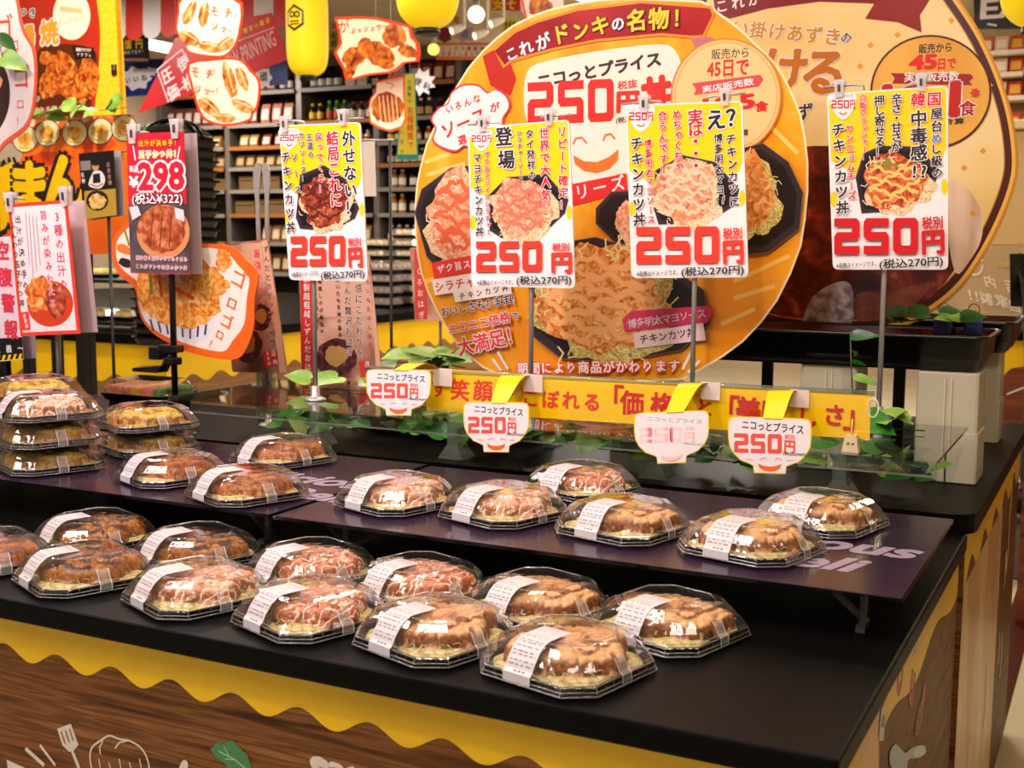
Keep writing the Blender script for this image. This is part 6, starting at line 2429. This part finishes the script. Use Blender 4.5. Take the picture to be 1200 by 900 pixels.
# hexagon emblem wrapped on its left front
m = MB()
def on(c, r, a, z, lift=.004):
    return V((c.x + (r + lift) * math.sin(a), c.y - (r + lift) * math.cos(a), z))
zc_ = at_y(345, 26, 5.4).z
hx = [(0, .068), (.052, .036), (.052, -.036), (0, -.068), (-.052, -.036), (-.052, .036)]
a0 = math.atan2(c.x, c.y) * -1 - .62
for s0, s1 in ((1, .80),):
    o_ = [on(c, r, a0 + x * s0 / r, zc_ + z * s0) for x, z in hx]
    i_ = [on(c, r, a0 + x * s1 / r, zc_ + z * s1) for x, z in hx]
    m.add(o_ + i_, [(k, (k + 1) % 6, 6 + (k + 1) % 6, 6 + k) for k in range(6)], BLKM)
for (ex, ez, er) in ((-.014, .018, .017), (.016, .016, .017)):
    pts_o = [on(c, r, a0 + (ex + er * math.cos(t * .524)) / r, zc_ + ez + er * math.sin(t * .524)) for t in range(12)]
    pts_i = [on(c, r, a0 + (ex + er * .55 * math.cos(t * .524)) / r, zc_ + ez + er * .55 * math.sin(t * .524)) for t in range(12)]
    m.add(pts_o + pts_i, [(k, (k + 1) % 12, 12 + (k + 1) % 12, 12 + k) for k in range(12)], BLKM)
for zz in (-.018, -.032):
    m.add([on(c, r, a0 + x / r, zc_ + zz + z) for x, z in ((-.026, -.003), (.026, -.003), (.026, .004), (-.026, .004))], [(0, 1, 2, 3)], BLKM)
m.build('emblem', e)
lantern(501, -52, 35, 79, 4.6, 'round yellow paper lantern at the top centre left', False)
lantern(1218, -70, 33, 92, 4.0, 'round yellow paper lantern cut off by the top right corner', False)

# glowing bulbs on the ceiling
for bx_, by_, rr_, lab in ((558, 17, 10, 'round glowing white bulb hanging right of the round lantern'), (508, 58, 7, 'small yellow glowing bulb under the round lantern')):
    c = at_y(bx_, by_, 7.0)
    e = empty('light_bulb', (c.x, c.y, 3.02), lab, 'light bulb')
    k = rr_ * 7.6 / 1430
    m = MB()
    m.lathe((c.x, c.y, c.z), [(k * math.sin(t * math.pi / 10) + .0005, -k * math.cos(t * math.pi / 10)) for t in range(11)], pm('#fff2dc' if rr_ > 8 else '#ffd45a', .5, emit=3 if rr_ > 8 else 1.5), 16)
    m.build('globe', e)
    m = MB()
    m.lathe((c.x, c.y, 0), [(k * .35, c.z + k * .85), (k * .35, min(c.z + k * 1.9, 3.0)), (.008, min(c.z + k * 2, 3.01)), (.008, 3.02)], pm('#8a8074', .4), 12)
    m.build('socket', e)
for bx_, by_, lab in ((536, 34, 'white track spotlight left of the sign with the watermelon'), (563, 40, 'white track spotlight under the glowing bulb'), (582, 26, 'white track spotlight below the yellow and red board')):
    c = at_y(bx_, by_, 6.4)
    e = empty('track_spotlight', (c.x, c.y, 3.02), lab, 'spotlight', 'white track spotlights')
    d = V((-.5, -.75, -.35)).normalized()
    m = MB()
    m.tube([c - d * .05, c - d * .03, c + d * .04], [.012, .02, .026], pm('#e6dfd2', .4), 14)
    m.build('head', e)
    m = MB()
    m.tube([c + d * .041, c + d * .043], [.022, .022], pm('#fff0d8', .4, emit=1.2), 14)
    m.build('lens', e)
    m = MB()
    m.tube([c - d * .05, V((c.x, c.y, 3.02)) - d * .05], .009, pm('#e6dfd2', .4), 6)
    m.build('stem', e)
e = empty('ceiling_track', tuple(at_y(570, 12, 6.6)), 'white ceiling track bar behind the glowing bulb', 'track')
m = MB()
m.box((at_y(515, 12, 6.6).x, 6.57, 2.985), (at_y(640, 12, 6.6).x, 6.63, 3.02), pm('#d8d0c2', .4), .006)
m.build('bar', e)
m = MB()
m.box((at_y(515, 12, 6.6).x, 6.585, 2.98), (at_y(640, 12, 6.6).x, 6.615, 2.986), pm('#8a8278', .4))
m.build('groove', e)

# assorted hanging signs between the lanterns
hung('soy_sauce_sign', 'cream category sign with black characters behind the fried chicken cut-out', 'hanging sign', [(409, 5), (448, 5), (448, 24), (409, 24)], 8.6, pm('#e2d4c0', .4), lambda pl: pl.tx('醤油', (421, 15), (437, 15), 12, DK, bold=.03), wires=[(412, 6), (445, 6)], step=.0006)
hung('patterned_sign', 'red and cream patterned sign beside the long lantern', 'hanging sign', [(388, -14), (408, -14), (408, 34), (388, 34)], 8.4, noisy('red_patterned', [(.4, '#b8202c'), (.5, '#e0b0a0'), (.62, '#d8482c')], 9, 4, .4), wires=[(398, -14)], step=.0006)
hung('yellow_sign', 'small yellow and blue sign below the patterned sign', 'hanging sign', [(386, 36), (396, 36), (396, 58), (386, 58)], 8.5, pm('#d8c020', .4), lambda pl: pl.tx('大特', (391, 42), (391, 51), 8, pm('#1c3a8a'), bold=.03, vert=True), wires=[(391, 36)], step=.0006)
hung('vertical_sign', 'tall yellow vertical sign with red and green characters right of the cutlet cut-out', 'hanging sign', [(473, 86), (486, 84), (490, 187), (464, 187)], 6.2, pm('#2a8a8a', .4),
     lambda pl: (pl.poly([(474, 88), (485, 86), (488.5, 181), (466, 181)], pm('#d9c83a', .4)), pl.tx('各種精算で', (481, 130), (481, 170), 10, pm('#d84a1c'), bold=.02, vert=True), pl.tx('お願いします', (471, 118), (471, 178), 6.5, pm('#2a7a5a'), vert=True), pl.tx('お買物は', (480, 96), (480, 118), 6, pm('#2a7a5a'), vert=True)), wires=[(480, 86)])
hung('starburst_sign', 'white starburst sign with black characters right of the vertical sign', 'hanging sign', [(494 + (17 if k % 2 else 11) * math.cos(k * math.pi / 9), 96 + (17 if k % 2 else 11) * math.sin(k * math.pi / 9)) for k in range(18)], 7.8, PW, lambda pl: pl.tx('便利', (490, 96), (500, 101), 10, DK, bold=.03, rot=.1), step=.0006)
hung('dark_starburst_sign', 'small black and white starburst sign above the cutlet cut-out', 'hanging sign', [(443 + (14 if k % 2 else 10) * math.cos(k * math.pi / 8), 92 + (13 if k % 2 else 9) * math.sin(k * math.pi / 8)) for k in range(16)], 8.3, pm('#1c1a1e', .4), lambda pl: pl.tx('味', (440, 96), (440, 96), 10, PW, bold=.03), step=.0006)
hung('watermelon_sign', 'cream sign with a watermelon and lavender cloud beside the orange round board', 'hanging sign', [(509, 18), (605, 18), (604, 70), (511, 70)], 8.2, pm('#e0cdb4', .4),
     lambda pl: (pl.poly([(511, 50), (604, 50), (604, 70), (511, 70)], pm('#d8743a', .4)), pl.poly([(514, 53), (600, 53), (600, 66), (514, 66)], pm('#e6d2c0', .4)),
                 pl.tx('ドンキで情報満載！', (520, 57), (580, 57), 6, pm('#a83a34'), bold=.02), pl.tx('お安くしまっせ', (520, 63), (560, 63), 6, pm('#a83a34'), bold=.02),
                 pl.blob(521, 40, 8, 8, pm('#8a2030', .4), 2, .05), pl.line([(514, 45), (522, 49), (529, 45)], 2.5, pm('#2a5a2a')), cloud(pl, 545, 40, 13, 9, pm('#b8a4c0', .4)), pl.tx('清', (545, 40), (545, 40), 11, pm('#8a7098'), bold=.03),
                 pl.tx('見切', (535, 24), (555, 23), 9, pm('#d8502c'), bold=.02), pl.tx('だけ', (572, 28), (586, 28), 9, pm('#c8482c'), bold=.02)), wires=[(512, 19), (600, 19)], step=.0006)
hung('bargain_board', 'yellow and red board with black strokes above the orange round board', 'hanging sign', [(576, -8), (610, -8), (610, 13), (576, 12)], 7.6, pm('#d8302c', .4), lambda pl: (pl.tx('安そ', (584, 4), (600, 4), 16, PYEL, out=DK, ow=.08, bold=.04)), wires=[(580, -8), (606, -8)], step=.0006)
hung('exclamation_board', 'small yellow board with black exclamation marks left of the orange round board', 'hanging sign', [(589, 22), (607, 23), (606, 36), (588, 38)], 7.4, pm('#c8b020', .4), lambda pl: pl.tx('!!!', (593, 30), (602, 30), 13, DK, bold=.05), wires=[(598, 23)], step=.0006)
e = empty('paper_notice', tuple(at_y(429, 170, 4.2)), 'blank cream paper hanging behind the leftmost yellow price board', 'notice')
pl = Plane(at_y(430, 190, 3.4), (0, -1, 0))
e.location = pl.hit(430, 164)
pl.panel([(424, 166), (439, 165), (441, 230), (426, 230)], pm('#e2d6c4', .5), .001)
pl.build('sheet', e)
m = MB()
m.tube([pl.hit(424, 164), pl.hit(462, 164)], .0025, CHROME, 6)
m.build('clip_rod', e)
m = MB()
m.tube([pl.hit(456, 164) + V((0, .006, 0)), V((pl.hit(456, 164).x, 3.406, 0))], .005, BLKM, 6)
m.build('pole', e)
m = MB()
m.lathe((pl.hit(456, 164).x, 3.406, 0), [(.12, 0.001), (.12, .012), (.02, .02)], BLKM, 16)
m.build('pole_base', e)


# ================================================================== UPPER LEFT PANELS
# tall yellow panel with fried chicken
py_ = 3.6
pl = Plane(at_y(80, 60, py_), (0, -1, 0))
yo = [(20, -40), (133, -40), (142, 136), (38, 140)]
c = pl.hit(90, 138)
e = empty('yellow_billboard', (c.x, py_, 0), 'tall yellow panel with a fried chicken picture and white badge at the upper left', 'menu board')
pl.panel(yo, noisy('yellow_grid_print', [(.45, '#f2c41c'), (.55, '#f4cc38')], 60, 1, .3), .03)
pl.poly([(133.2, -40), (136, -40), (143.5, 136), (141.5, 136)], pm('#e88a14', .3))
pl.curve([(0, -40), (70, -44), (104, -30), (116, 20), (117, 60), (113, 100), (104, 135), (40, 139), (30, 100), (22, 0)], pm('#b8301c', .35), 3)
pl.curve([(44, 60), (70, 52), (100, 54), (114, 66), (110, 100), (100, 134), (50, 136), (44, 100)], pm('#5a2a14', .35), 3)
KA2 = noisy('print_wings', [(.3, '#6a1c08'), (.45, '#b8501a'), (.6, '#e08a2c'), (.75, '#f4c470')], 40, 6, .35, dist=1)
for a in ((60, 95, 13, 22, 1, .3), (82, 92, 17, 34, 2, -.5), (104, 92, 12, 26, 3, 0), (54, 68, 8, 8, 4, 0)):
    pl.blob(a[0], a[1], a[2], a[3], KA2, a[4], .12, rot=a[5])
pl.ell(84, 18, 22, 29, pm('#f4e6c8', .3))
pl.ell(84, 18, 19.5, 26, pm('#f8f0e0', .3))
pl.poly([(70, 7), (97, 10), (96, 16), (70, 13)], pm('#e8c890', .3))
pl.fit('1,200', (70, 19, 101, 28), pm('#ecd8b8', .3))
pl.tx('つき', (28, 14), (38, 15), 12, DK, out=PW, ow=.12, bold=.03)
pl.tx('揚', (32, 42), (32, 42), 26, pm('#e8a028', .3), out=PW, ow=.12, bold=.04)
pl.tx('焼', (58, 38), (58, 38), 30, pm('#f0a828', .3), out=PW, ow=.12, bold=.04)
pl.poly([(85, 54), (110, 56), (112, 68), (88, 69)], pm('#2a1410', .3))
pl.tx('魅惑のサクサク', (91, 58), (106, 59), 5, PW, bold=.02)
pl.tx('サクフレ', (92, 64), (106, 65), 5, PW, bold=.02)
pl.tx('くなる旨さ', (42, 130), (72, 128), 8.5, PRED, out=PW, ow=.1, bold=.02)
pl.tx('が', (45, 116), (45, 116), 7, DK, out=PW, ow=.1)
pl.build('panel', e)
for xx in (pl.hit(45, 100).x, pl.hit(84, 100).x):
    m = MB()
    m.box((xx - .02, py_ + .03, 0), (xx + .02, py_ + .06, 1.8), BLKM)
    m.build('leg', e)
m = MB()
m.lathe(pl.hit(134.5, 82) + V((0, -.002, 0)), [(.012, -.02), (.012, .02)], pm('#3a1c10', .4), 10)
m.build('bolt', e)

# orange board with big yellow black-outlined characters
oy = 3.3
pl = Plane(at_y(70, 220, oy), (0, -1, 0))
oo = [(-30, 140), (152, 134), (152, 296), (-30, 304)]
c = pl.hit(90, 298)
e = empty('orange_board', (c.x, oy, 0), 'orange board with huge yellow black outlined characters and round stickers on top', 'menu board')
pl.panel(oo, noisy('orange_burst_print', [(.4, '#e8641a'), (.6, '#f07c1c')], 4, 2, .35), .02)
pl.poly([(-30, 142), (152, 136), (152, 150), (-30, 158)], noisy('checker_print', [(.45, '#e0682c'), (.5, '#efd8c0'), (.58, '#d8403a')], 14, 1, .35))
for x, y_, a, b in ((6, 178, 20, 13), (60, 186, 25, 8), (110, 168, 26, 8)):
    pl.blob(x, y_, a, b, pm('#d84a1c', .35), int(x), .2)
pl.curve([(-10, 190), (8, 168), (24, 176), (24, 188), (10, 196), (-8, 202)], pm('#b8a894', .35))
for ch, x, y_, s_ in (('ば', -8, 232, 84), ('ま', 34, 222, 72), ('ん', 76, 216, 78)):
    pl.tx(ch, (x, y_), (x, y_), s_, PYEL, out=DK, ow=.13, bold=.055)
for x, y_ in ((30, 163), (56, 156), (88, 156), (118, 154), (146, 150)):
    k = 0
    pl.ell(x, y_, 15, 16, pm('#2a221e', .35), 24, rot=.4)
    pl.ell(x, y_, 14, 15, pm('#e8dcae', .35), 24, rot=.4)
    pl.blob(x, y_, 9, 8, noisy('sticker_food', [(.3, '#b8602c'), (.5, '#e0a83a'), (.7, '#f0d070')], 40, 3, .35), int(x), .15)
    pl.line([(x - 8, y_ + 10), (x + 9, y_ + 11)], 2.5, pm('#d9c23a', .35))
pl.build('panel', e)
for px_ in (20, 84):
    q = pl.hit(px_, 290)
    m = MB()
    m.box((q.x - .02, oy + .021, 0), (q.x + .02, oy + .05, 1.35), BLKM)
    m.build('leg', e)

# chef card on a thin black pole
cy_ = 2.75
pl = Plane(at_y(115, 220, cy_), (0, -1, 0))
c = pl.hit(123, 262)
e = empty('chef_card', (c.x, cy_ + .02, .0), 'small black and gold card with an apron wearing cook, in front of the orange board', 'menu card')
pl.panel([(92, 180), (133, 176), (137, 252), (98, 258)], pm('#1a1412', .35), .002)
pl.poly([(99, 224), (135.5, 221), (137, 252), (98.5, 257.5)], pm('#b8973a', .35))
pl.ell(114, 235, 13, 12, pm('#2a1c16', .3))
pl.blob(114, 236, 10, 9, noisy('card_bowl', [(.3, '#c87a2c'), (.55, '#e8c06a'), (.75, '#f6e6c0')], 50, 4, .3), 3, .1)
pl.curve([(109, 202), (113, 200), (119, 201), (123, 208), (122, 216), (116, 221), (106, 219), (104, 214)], pm('#e6e2de', .35))
pl.poly([(109, 204), (117, 203), (118, 214), (109, 215)], pm('#1c1a1c', .35))
pl.ell(112, 195, 4, 5.4, pm('#c89070', .35))
pl.ell(112, 191.5, 4.2, 3, DK)
pl.line([(106, 216), (114, 219), (121, 215)], 2, pm('#c89070', .35))
pl.poly([(94, 189), (106, 188), (107, 199), (95, 200)], pm('#8a8484', .35))
pl.tx('名物', (97, 205), (98, 212), 6, PW, vert=True)
pl.tx('店長自慢', (127, 193), (129, 214), 6, pm('#c88a8a', .35), vert=True)
pl.build('panel', e)
m = MB()
m.rings([[pl.hit(*p) - pl.n * h for p in ((92, 180), (133, 176), (137, 252), (98, 258))] for h in (.03, .032)], pm('#b0a8a4', .4))
m.build('back_sheet', e)
pole(e, c.x, cy_ + .016, .0, pl.hit(120, 180).z, .005, BLKM, BLKM, .09)

# large round board cut by the left edge
ly = 2.62
pl = Plane(at_y(10, 90, ly), (0, -1, 0))
lo = [(-60, -20), (-20, -30), (10, -22), (20, -4), (24, 20), (30, 38), (40, 55), (43, 80), (42, 110), (38, 135), (30, 152), (14, 164), (4, 172), (-10, 188), (-40, 196), (-70, 180), (-85, 90)]
c = pl.hit(-10, 190)
e = empty('round_cutout_board', (c.x, ly, .83), 'white cut-out board with orange rim and brush lettering at the top left edge', 'menu board')
pl.panel(smooth(lo, 2), pm('#e0603a', .35), .004)
pl.curve(scaleP(lo, .93), pm('#e6d6da', .35), 2)
pl.ell(-30, 110, 42, 58, pm('#3a2822', .35))
pl.blob(-34, 100, 34, 34, pm('#e09a70', .35), 3, .1)
for ch, x, y_, s_ in (('ゴ', 4, 34, 36), ('ロ', 17, 53, 17), ('ゴ', 25, 90, 30), ('ロ', 24, 122, 14), ('！', 23, 142, 12)):
    pl.tx(ch, (x, y_), (x, y_), s_, pm('#d8502c', .35), bold=.01)
pl.build('panel', e)
m = MB()
q = pl.hit(-14, 150)
m.box((q.x - .012, ly + .005, .831), (q.x + .012, ly + .018, pl.hit(-14, 40).z), BLKM)
m.box((q.x - .05, ly - .03, .831), (q.x + .05, ly + .018, .837), BLKM)
m.build('support', e)

vine('ivy_trail', [tuple(at_y(40, 142, 3.24)), tuple(at_y(78, 134, 3.24)), tuple(at_y(110, 130, 3.24)), tuple(at_y(148, 126, 3.24))], 11, 11, 'ivy leaves along the top of the orange board', LEAFL, (.05, .045), .4, jit=.02)
vine('ivy_trail', [tuple(at_y(-6, 40, 2.58)), tuple(at_y(2, 62, 2.58)), tuple(at_y(4, 76, 2.58))], 3, 12, 'single dark ivy sprig on the left edge board', LEAFD, (.05, .04), .4, jit=.008)
vine('ivy_trail', [tuple(at_y(168, 150, 2.9)), tuple(at_y(166, 170, 2.9)), tuple(at_y(140, 180, 2.9)), tuple(at_y(146, 188, 2.9))], 5, 13, 'ivy sprig beside the red price board', LEAFA, (.04, .035), .4, jit=.01)


# ================================================================== RIGHT BACKGROUND
BEIGE = pm('#d8b878', .6)
e = empty('side_counter', (.4, 5.9, 0), 'brown wood printed counter with white drawings at the right edge', 'counter')
y0_ = 5.88
m = MB()
m.box((-.64, y0_ - .02, .86), (1.62, y0_ + .72, .90), CTOP)
m.build('countertop', e)
pl = Plane((0, y0_ + .009, 0), (0, -1, 0))
pl.step = .0006
pl.curve([(1172, 398), (1200, 392), (1205, 425), (1185, 432), (1172, 440)], YEL)
pl.curve([(1180, 555), (1186, 560), (1200, 556), (1202, 562), (1190, 568), (1186, 580), (1184, 592), (1176, 596), (1171, 590), (1172, 575), (1174, 562)], pm('#cfd4d4', .4))
pl.curve([(1174, 572), (1180, 572), (1181, 582), (1176, 586)], pm('#8a9a8a', .4))
pl.curve([(1194, 508), (1203, 503), (1204, 520), (1196, 520)], pm('#d8484a', .4))
pl.line([(1180, 462), (1205, 452)], 2, pm('#cfd4d4', .4))
pl.mb.box((-.62, y0_, .0), (1.6, y0_ + .7, .06), BLKM)
pl.mb.box((-.62, y0_ + .01, .06), (1.6, y0_ + .7, .86), noisy('mahogany_print', [(.3, '#4a1c0c'), (.55, '#7a3a1c'), (.75, '#94502c')], 4, 7, .4, stretch=(.5, .5, 8), dist=.5))
pl.build('body', e)

e = empty('display_case', (.5, 4.5, 0), 'beige display case on a brown plinth in front of the person at the right edge', 'display case')
m = MB()
m.box((-.64, 4.34, 1.285), (.6, 4.60, 1.66), BEIGE, .006)
m.build('body', e)
m = MB()
m.box((-.66, 4.31, 1.66), (.62, 4.63, 1.69), pm('#e6d2a4', .5), .004)
m.build('top_board', e)
m = MB()
m.box((-.285, 4.38, 0), (.55, 4.56, 1.285), noisy('mahogany_print', [(.3, '#4a1c0c'), (.55, '#7a3a1c'), (.75, '#94502c')], 4, 7, .4, stretch=(.5, .5, 8), dist=.5))
m.build('plinth', e)
e = empty('mirrored_sign', tuple(at_y(1165, 370, 5.95)), 'frosted clear sign seen from behind with mirrored white characters', 'sign')
pl = Plane(at_y(1165, 330, 6.0), (0, -1, 0))
pl.step = .0006
e.location = pl.hit(1165, 371)
pl.panel([(1128, 282), (1215, 280), (1215, 368), (1085, 371), (1086, 340)], clear('frosted_sign', '#f0e6d0', .6, .15, op=.55, opcol='#cdbb98'), .006)
# lettering reads from the other side, so it is mirrored here
WT = pm('#efe6d4', .45)
for ch, x, y_, s_ in (('店', 1186, 336, 17), ('内', 1160, 330, 15), ('自', 1189, 358, 16), ('家', 1174, 353, 16), ('製', 1156, 350, 16), ('！', 1141, 346, 15), ('！', 1133, 344, 15)):
    c_ = pl.loc(x, y_)
    k_ = pl.mpp(x, y_) * s_
    pl.heavy(glyph(ch, 0, 2, 0), lambda X_, Y_: (c_[0] - ((X_ - .5) * .97 + (Y_ - .38) * .25) * k_, c_[1] + ((Y_ - .38) * .97 - (X_ - .5) * -.25) * k_), WT, pl.up1(), .02)
for x, y_, a, b in ((1143, 310, 9, 12), (1135, 305, 4, 5)):
    pl.line([(x + a * math.cos(t * .35), y_ + b * math.sin(t * .35)) for t in range(18)], 2, WT)
c_ = pl.loc(1180, 312)
k_ = pl.mpp(1180, 312) * 11
g_ = glyph('Okazu', 0, 2, 0)
pl.heavy(g_, lambda X_, Y_: (c_[0] - (X_ - 1.4) * k_, c_[1] + Y_ * k_), pm('#d8b868', .45), pl.up1(), .02)
pl.build('panel', e)
m = MB()
for px_ in (1110, 1200):
    q = pl.hit(px_, 371)
    m.box((q.x - .02, 5.985, .90), (q.x + .02, 6.02, q.z + .01), ACE)
m.build('foot', e)

hung('black_sign', 'black sign with big white capital letters at the top right corner', 'hanging sign', [(1140, -30), (1260, -32), (1262, 34), (1142, 34)], 8.5, pm('#15110f', .4),
     lambda pl: (pl.fit('EA', (1150, -2, 1203, 20), PW, bold=.035), pl.line([(1157, 28), (1168, 30)], 2, PW)), wires=[(1150, -30), (1250, -31)], step=.0006)
e = empty('snack_shelf', tuple(at_y(1190, 250, 9.8)), 'red and orange snack shelf behind the person', 'shelving')
pl = Plane(at_y(1185, 70, 9.6), (0, -1, 0))
e.location = (pl.hit(1185, 70).x, 9.8, 0)
q0, q1 = pl.hit(1130, 40), pl.hit(1320, 40)
m = MB()
m.box((q0.x, 9.9, 0), (q1.x, 9.95, q0.z), pm('#c8a070', .5))
m.build('back_panel', e)
rr = random.Random(12)
for k, py2 in enumerate((58, 84, 112, 150, 200)):
    m = MB()
    z = pl.hit(1185, py2).z
    m.box((q0.x, 9.6, z - .03), (q1.x, 9.9, z), pm('#e6d8c0', .5))
    m.build('shelf_board', e)
for k in range(60):
    lev = (58, 84, 112, 150, 200)[k // 12]
    z = pl.hit(1185, lev).z + .0005
    x = q0.x + .04 + (k % 12) * .105
    col = ('#c8281c', '#e0682c', '#e8c8b0', '#d84a2c')[k % 4]
    key = (.115, .045, col, col, '#f0e0c8' if k % 3 else '#e8b040')
    if key not in protos:
        protos[key] = pack_proto(key)
        t = protos[key]
    else:
        t = copy_tree(protos[key])
    t.location = (x, 9.72, z)
    tag(t, 'red and orange snack pouch on the far right shelf', 'pouch', 'snack pouches on the far right shelf')


# ------------------------------------------------------------------ person at the right edge
def person():
    t = 4.72
    c = at_t(1234, 250, t)
    zf = .25
    top = at_t(1212, 38, t).z
    H = top - zf
    hd = H / 7.4
    e = empty('person', (c.x, c.y, zf), 'person with short dark hair in a black top at the right picture edge', 'person')

    def P(x, y, z):
        return V((c.x + x * H, c.y + y * H, zf + z * H))
    J = {'pel': (P(0, 0, .53), .062), 'bel': (P(0, .003, .60), .058), 'che': (P(0, 0, .71), .068), 'nk0': (P(0, .005, .825), .045), 'nk1': (P(0, .0, .862), .034)}
    for s_, n_ in ((-1, 'l'), (1, 'r')):
        J.update({n_ + 'sh': (P(.098 * s_, 0, .80), .040), n_ + 'el': (P(.125 * s_, -.01, .63), .027), n_ + 'wr': (P(.11 * s_, -.07, .50), .018), n_ + 'ha': (P(.105 * s_, -.09, .465), .018),
                  n_ + 'hip': (P(.05 * s_, 0, .49), .047), n_ + 'kn': (P(.055 * s_, -.005, .275), .036), n_ + 'an': (P(.055 * s_, .01, .045), .023), n_ + 'to': (P(.06 * s_, -.075, .018), .018)})
    names = list(J)
    edges = [('pel', 'bel'), ('bel', 'che'), ('che', 'nk0'), ('nk0', 'nk1')]
    for n_ in 'lr':
        edges += [('che', n_ + 'sh'), (n_ + 'sh', n_ + 'el'), (n_ + 'el', n_ + 'wr'), (n_ + 'wr', n_ + 'ha'), ('pel', n_ + 'hip'), (n_ + 'hip', n_ + 'kn'), (n_ + 'kn', n_ + 'an'), (n_ + 'an', n_ + 'to')]

    def skin(nm, vs, es, rs, mat, root=0):
        me = bpy.data.meshes.new(nm)
        me.from_pydata([tuple(v - e.location) for v in vs], es, [])
        o = bpy.data.objects.new(nm, me)
        COL.objects.link(o)
        o.parent = e
        sk = o.modifiers.new('skin', 'SKIN')
        for i, r_ in enumerate(rs):
            me.skin_vertices[0].data[i].radius = (r_, r_)
            me.skin_vertices[0].data[i].use_root = i == root
        ss = o.modifiers.new('sub', 'SUBSURF')
        ss.levels = ss.render_levels = 2
        me.materials.append(mat)
        return o
    SKIN = pm('#b98468', .5)
    # body, head and five fingered hands as one figure
    vs = [J[n_][0] for n_ in names]
    rs = [J[n_][1] * H for n_ in names]
    es = [(names.index(a), names.index(b)) for a, b in edges]
    hz = top - hd * .52
    hc = P(0, -.012, 0)
    k0 = len(vs)
    for z, r_, dy in ((top - hd * .86, .030, -.006), (top - hd * .62, .047, -.008), (top - hd * .34, .052, 0), (top - hd * .14, .040, .004)):
        vs.append(V((c.x, c.y + dy * H, z)))
        rs.append(r_ * H * .8)
        es.append((names.index('nk1') if len(vs) - 1 == k0 else len(vs) - 2, len(vs) - 1))
    for s_, n_ in ((-1, 'l'), (1, 'r')):
        base = names.index(n_ + 'ha')
        hb = J[n_ + 'ha'][0]
        for f, (dx, ln) in enumerate(((-.018, .038), (-.006, .045), (.006, .043), (.018, .034), (-.026 * s_, .025))):
            a = hb + V((dx * H * .6, -.006 * H, -.012 * H))
            b = a + V((dx * H * .2, -.012 * H, -ln * H * .5))
            d = b + V((0, .006 * H, -ln * H * .5))
            i0 = len(vs)
            vs += [a, b, d]
            rs += [.0052 * H, .0048 * H, .004 * H]
            es += [(base, i0), (i0, i0 + 1), (i0 + 1, i0 + 2)]
    skin('body', vs, es, rs, SKIN)
    # face features
    fy = c.y - .058 * H
    for s_ in (-1, 1):
        m = MB()
        m.lathe((c.x + s_ * .017 * H, fy + .004 * H, hz), [(.0005, -.004 * H), (.006 * H, 0), (.0005, .004 * H)], pm('#1c1412', .3), 8)
        m.build('eye', e)
    m = MB()
    m.tube([(c.x, fy + .006 * H, hz + .006 * H), (c.x, fy - .006 * H, hz - .022 * H)], [.004 * H, .008 * H], SKIN, 8)
    m.build('nose', e)
    for s_ in (-1, 1):
        m = MB()
        m.lathe((c.x + s_ * .05 * H, c.y, hz - .01 * H), [(.002 * H, -.018 * H), (.008 * H, -.008 * H), (.009 * H, .008 * H), (.002 * H, .016 * H)], SKIN, 8)
        m.build('ear', e)
    m = MB()
    m.tube([(c.x - .014 * H, fy + .006 * H, hz - .038 * H), (c.x, fy + .001 * H, hz - .04 * H), (c.x + .014 * H, fy + .006 * H, hz - .038 * H)], .003 * H, pm('#8a4a40', .5), 6)
    m.build('mouth', e)
    m = MB()
    rs_ = []
    for i in range(9):
        t_ = i / 8 * math.pi * .56
        rs_.append([V((c.x + .058 * H * math.cos(t_) * math.cos(a * .393), c.y + .01 * H + .064 * H * math.cos(t_) * math.sin(a * .393), top - .062 * H + .066 * H * math.sin(t_) + (-.03 * H if math.sin(a * .393) > -.3 else .0) * (1 - i / 8))) for a in range(16)])
    m.rings(rs_, pm('#14100e', .6), True, cap0=False)
    m.build('hair', e)
    n2 = ['pel', 'bel', 'che', 'nk0', 'lsh', 'lel', 'rsh', 'rel']
    skin('black_top', [J[a][0] for a in n2], [(0, 1), (1, 2), (2, 3), (2, 4), (4, 5), (2, 6), (6, 7)], [J[a][1] * H * 1.13 for a in n2], pm('#0c0b0c', .7))
    n3 = ['pel', 'lhip', 'lkn', 'lan', 'rhip', 'rkn', 'ran']
    skin('trousers', [J[a][0] for a in n3], [(0, 1), (1, 2), (2, 3), (0, 4), (4, 5), (5, 6)], [J[a][1] * H * 1.16 for a in n3], pm('#16161a', .7))
    m = MB()
    for s_ in (-1, 1):
        m = MB()
        m.box((c.x + (.055 * s_ - .032) * H, c.y - .09 * H, zf + .001), (c.x + (.055 * s_ + .032) * H, c.y + .04 * H, zf + .035 * H), BLKM, .01)
        m.build('shoe', e)
    e.rotation_euler = (0, 0, R(90))
    e2 = empty('step_platform', (c.x, c.y, 0), 'low grey step the person at the right edge stands on', 'platform')
    m = MB()
    m.box((c.x - .14, c.y - .22, 0), (c.x + .6, c.y + .22, zf - .02), pm('#6a625a', .7), .01)
    m.build('block', e2)
    m = MB()
    m.box((c.x - .15, c.y - .23, zf - .02), (c.x + .61, c.y + .23, zf), pm('#4a4440', .7))
    m.build('tread', e2)


person()
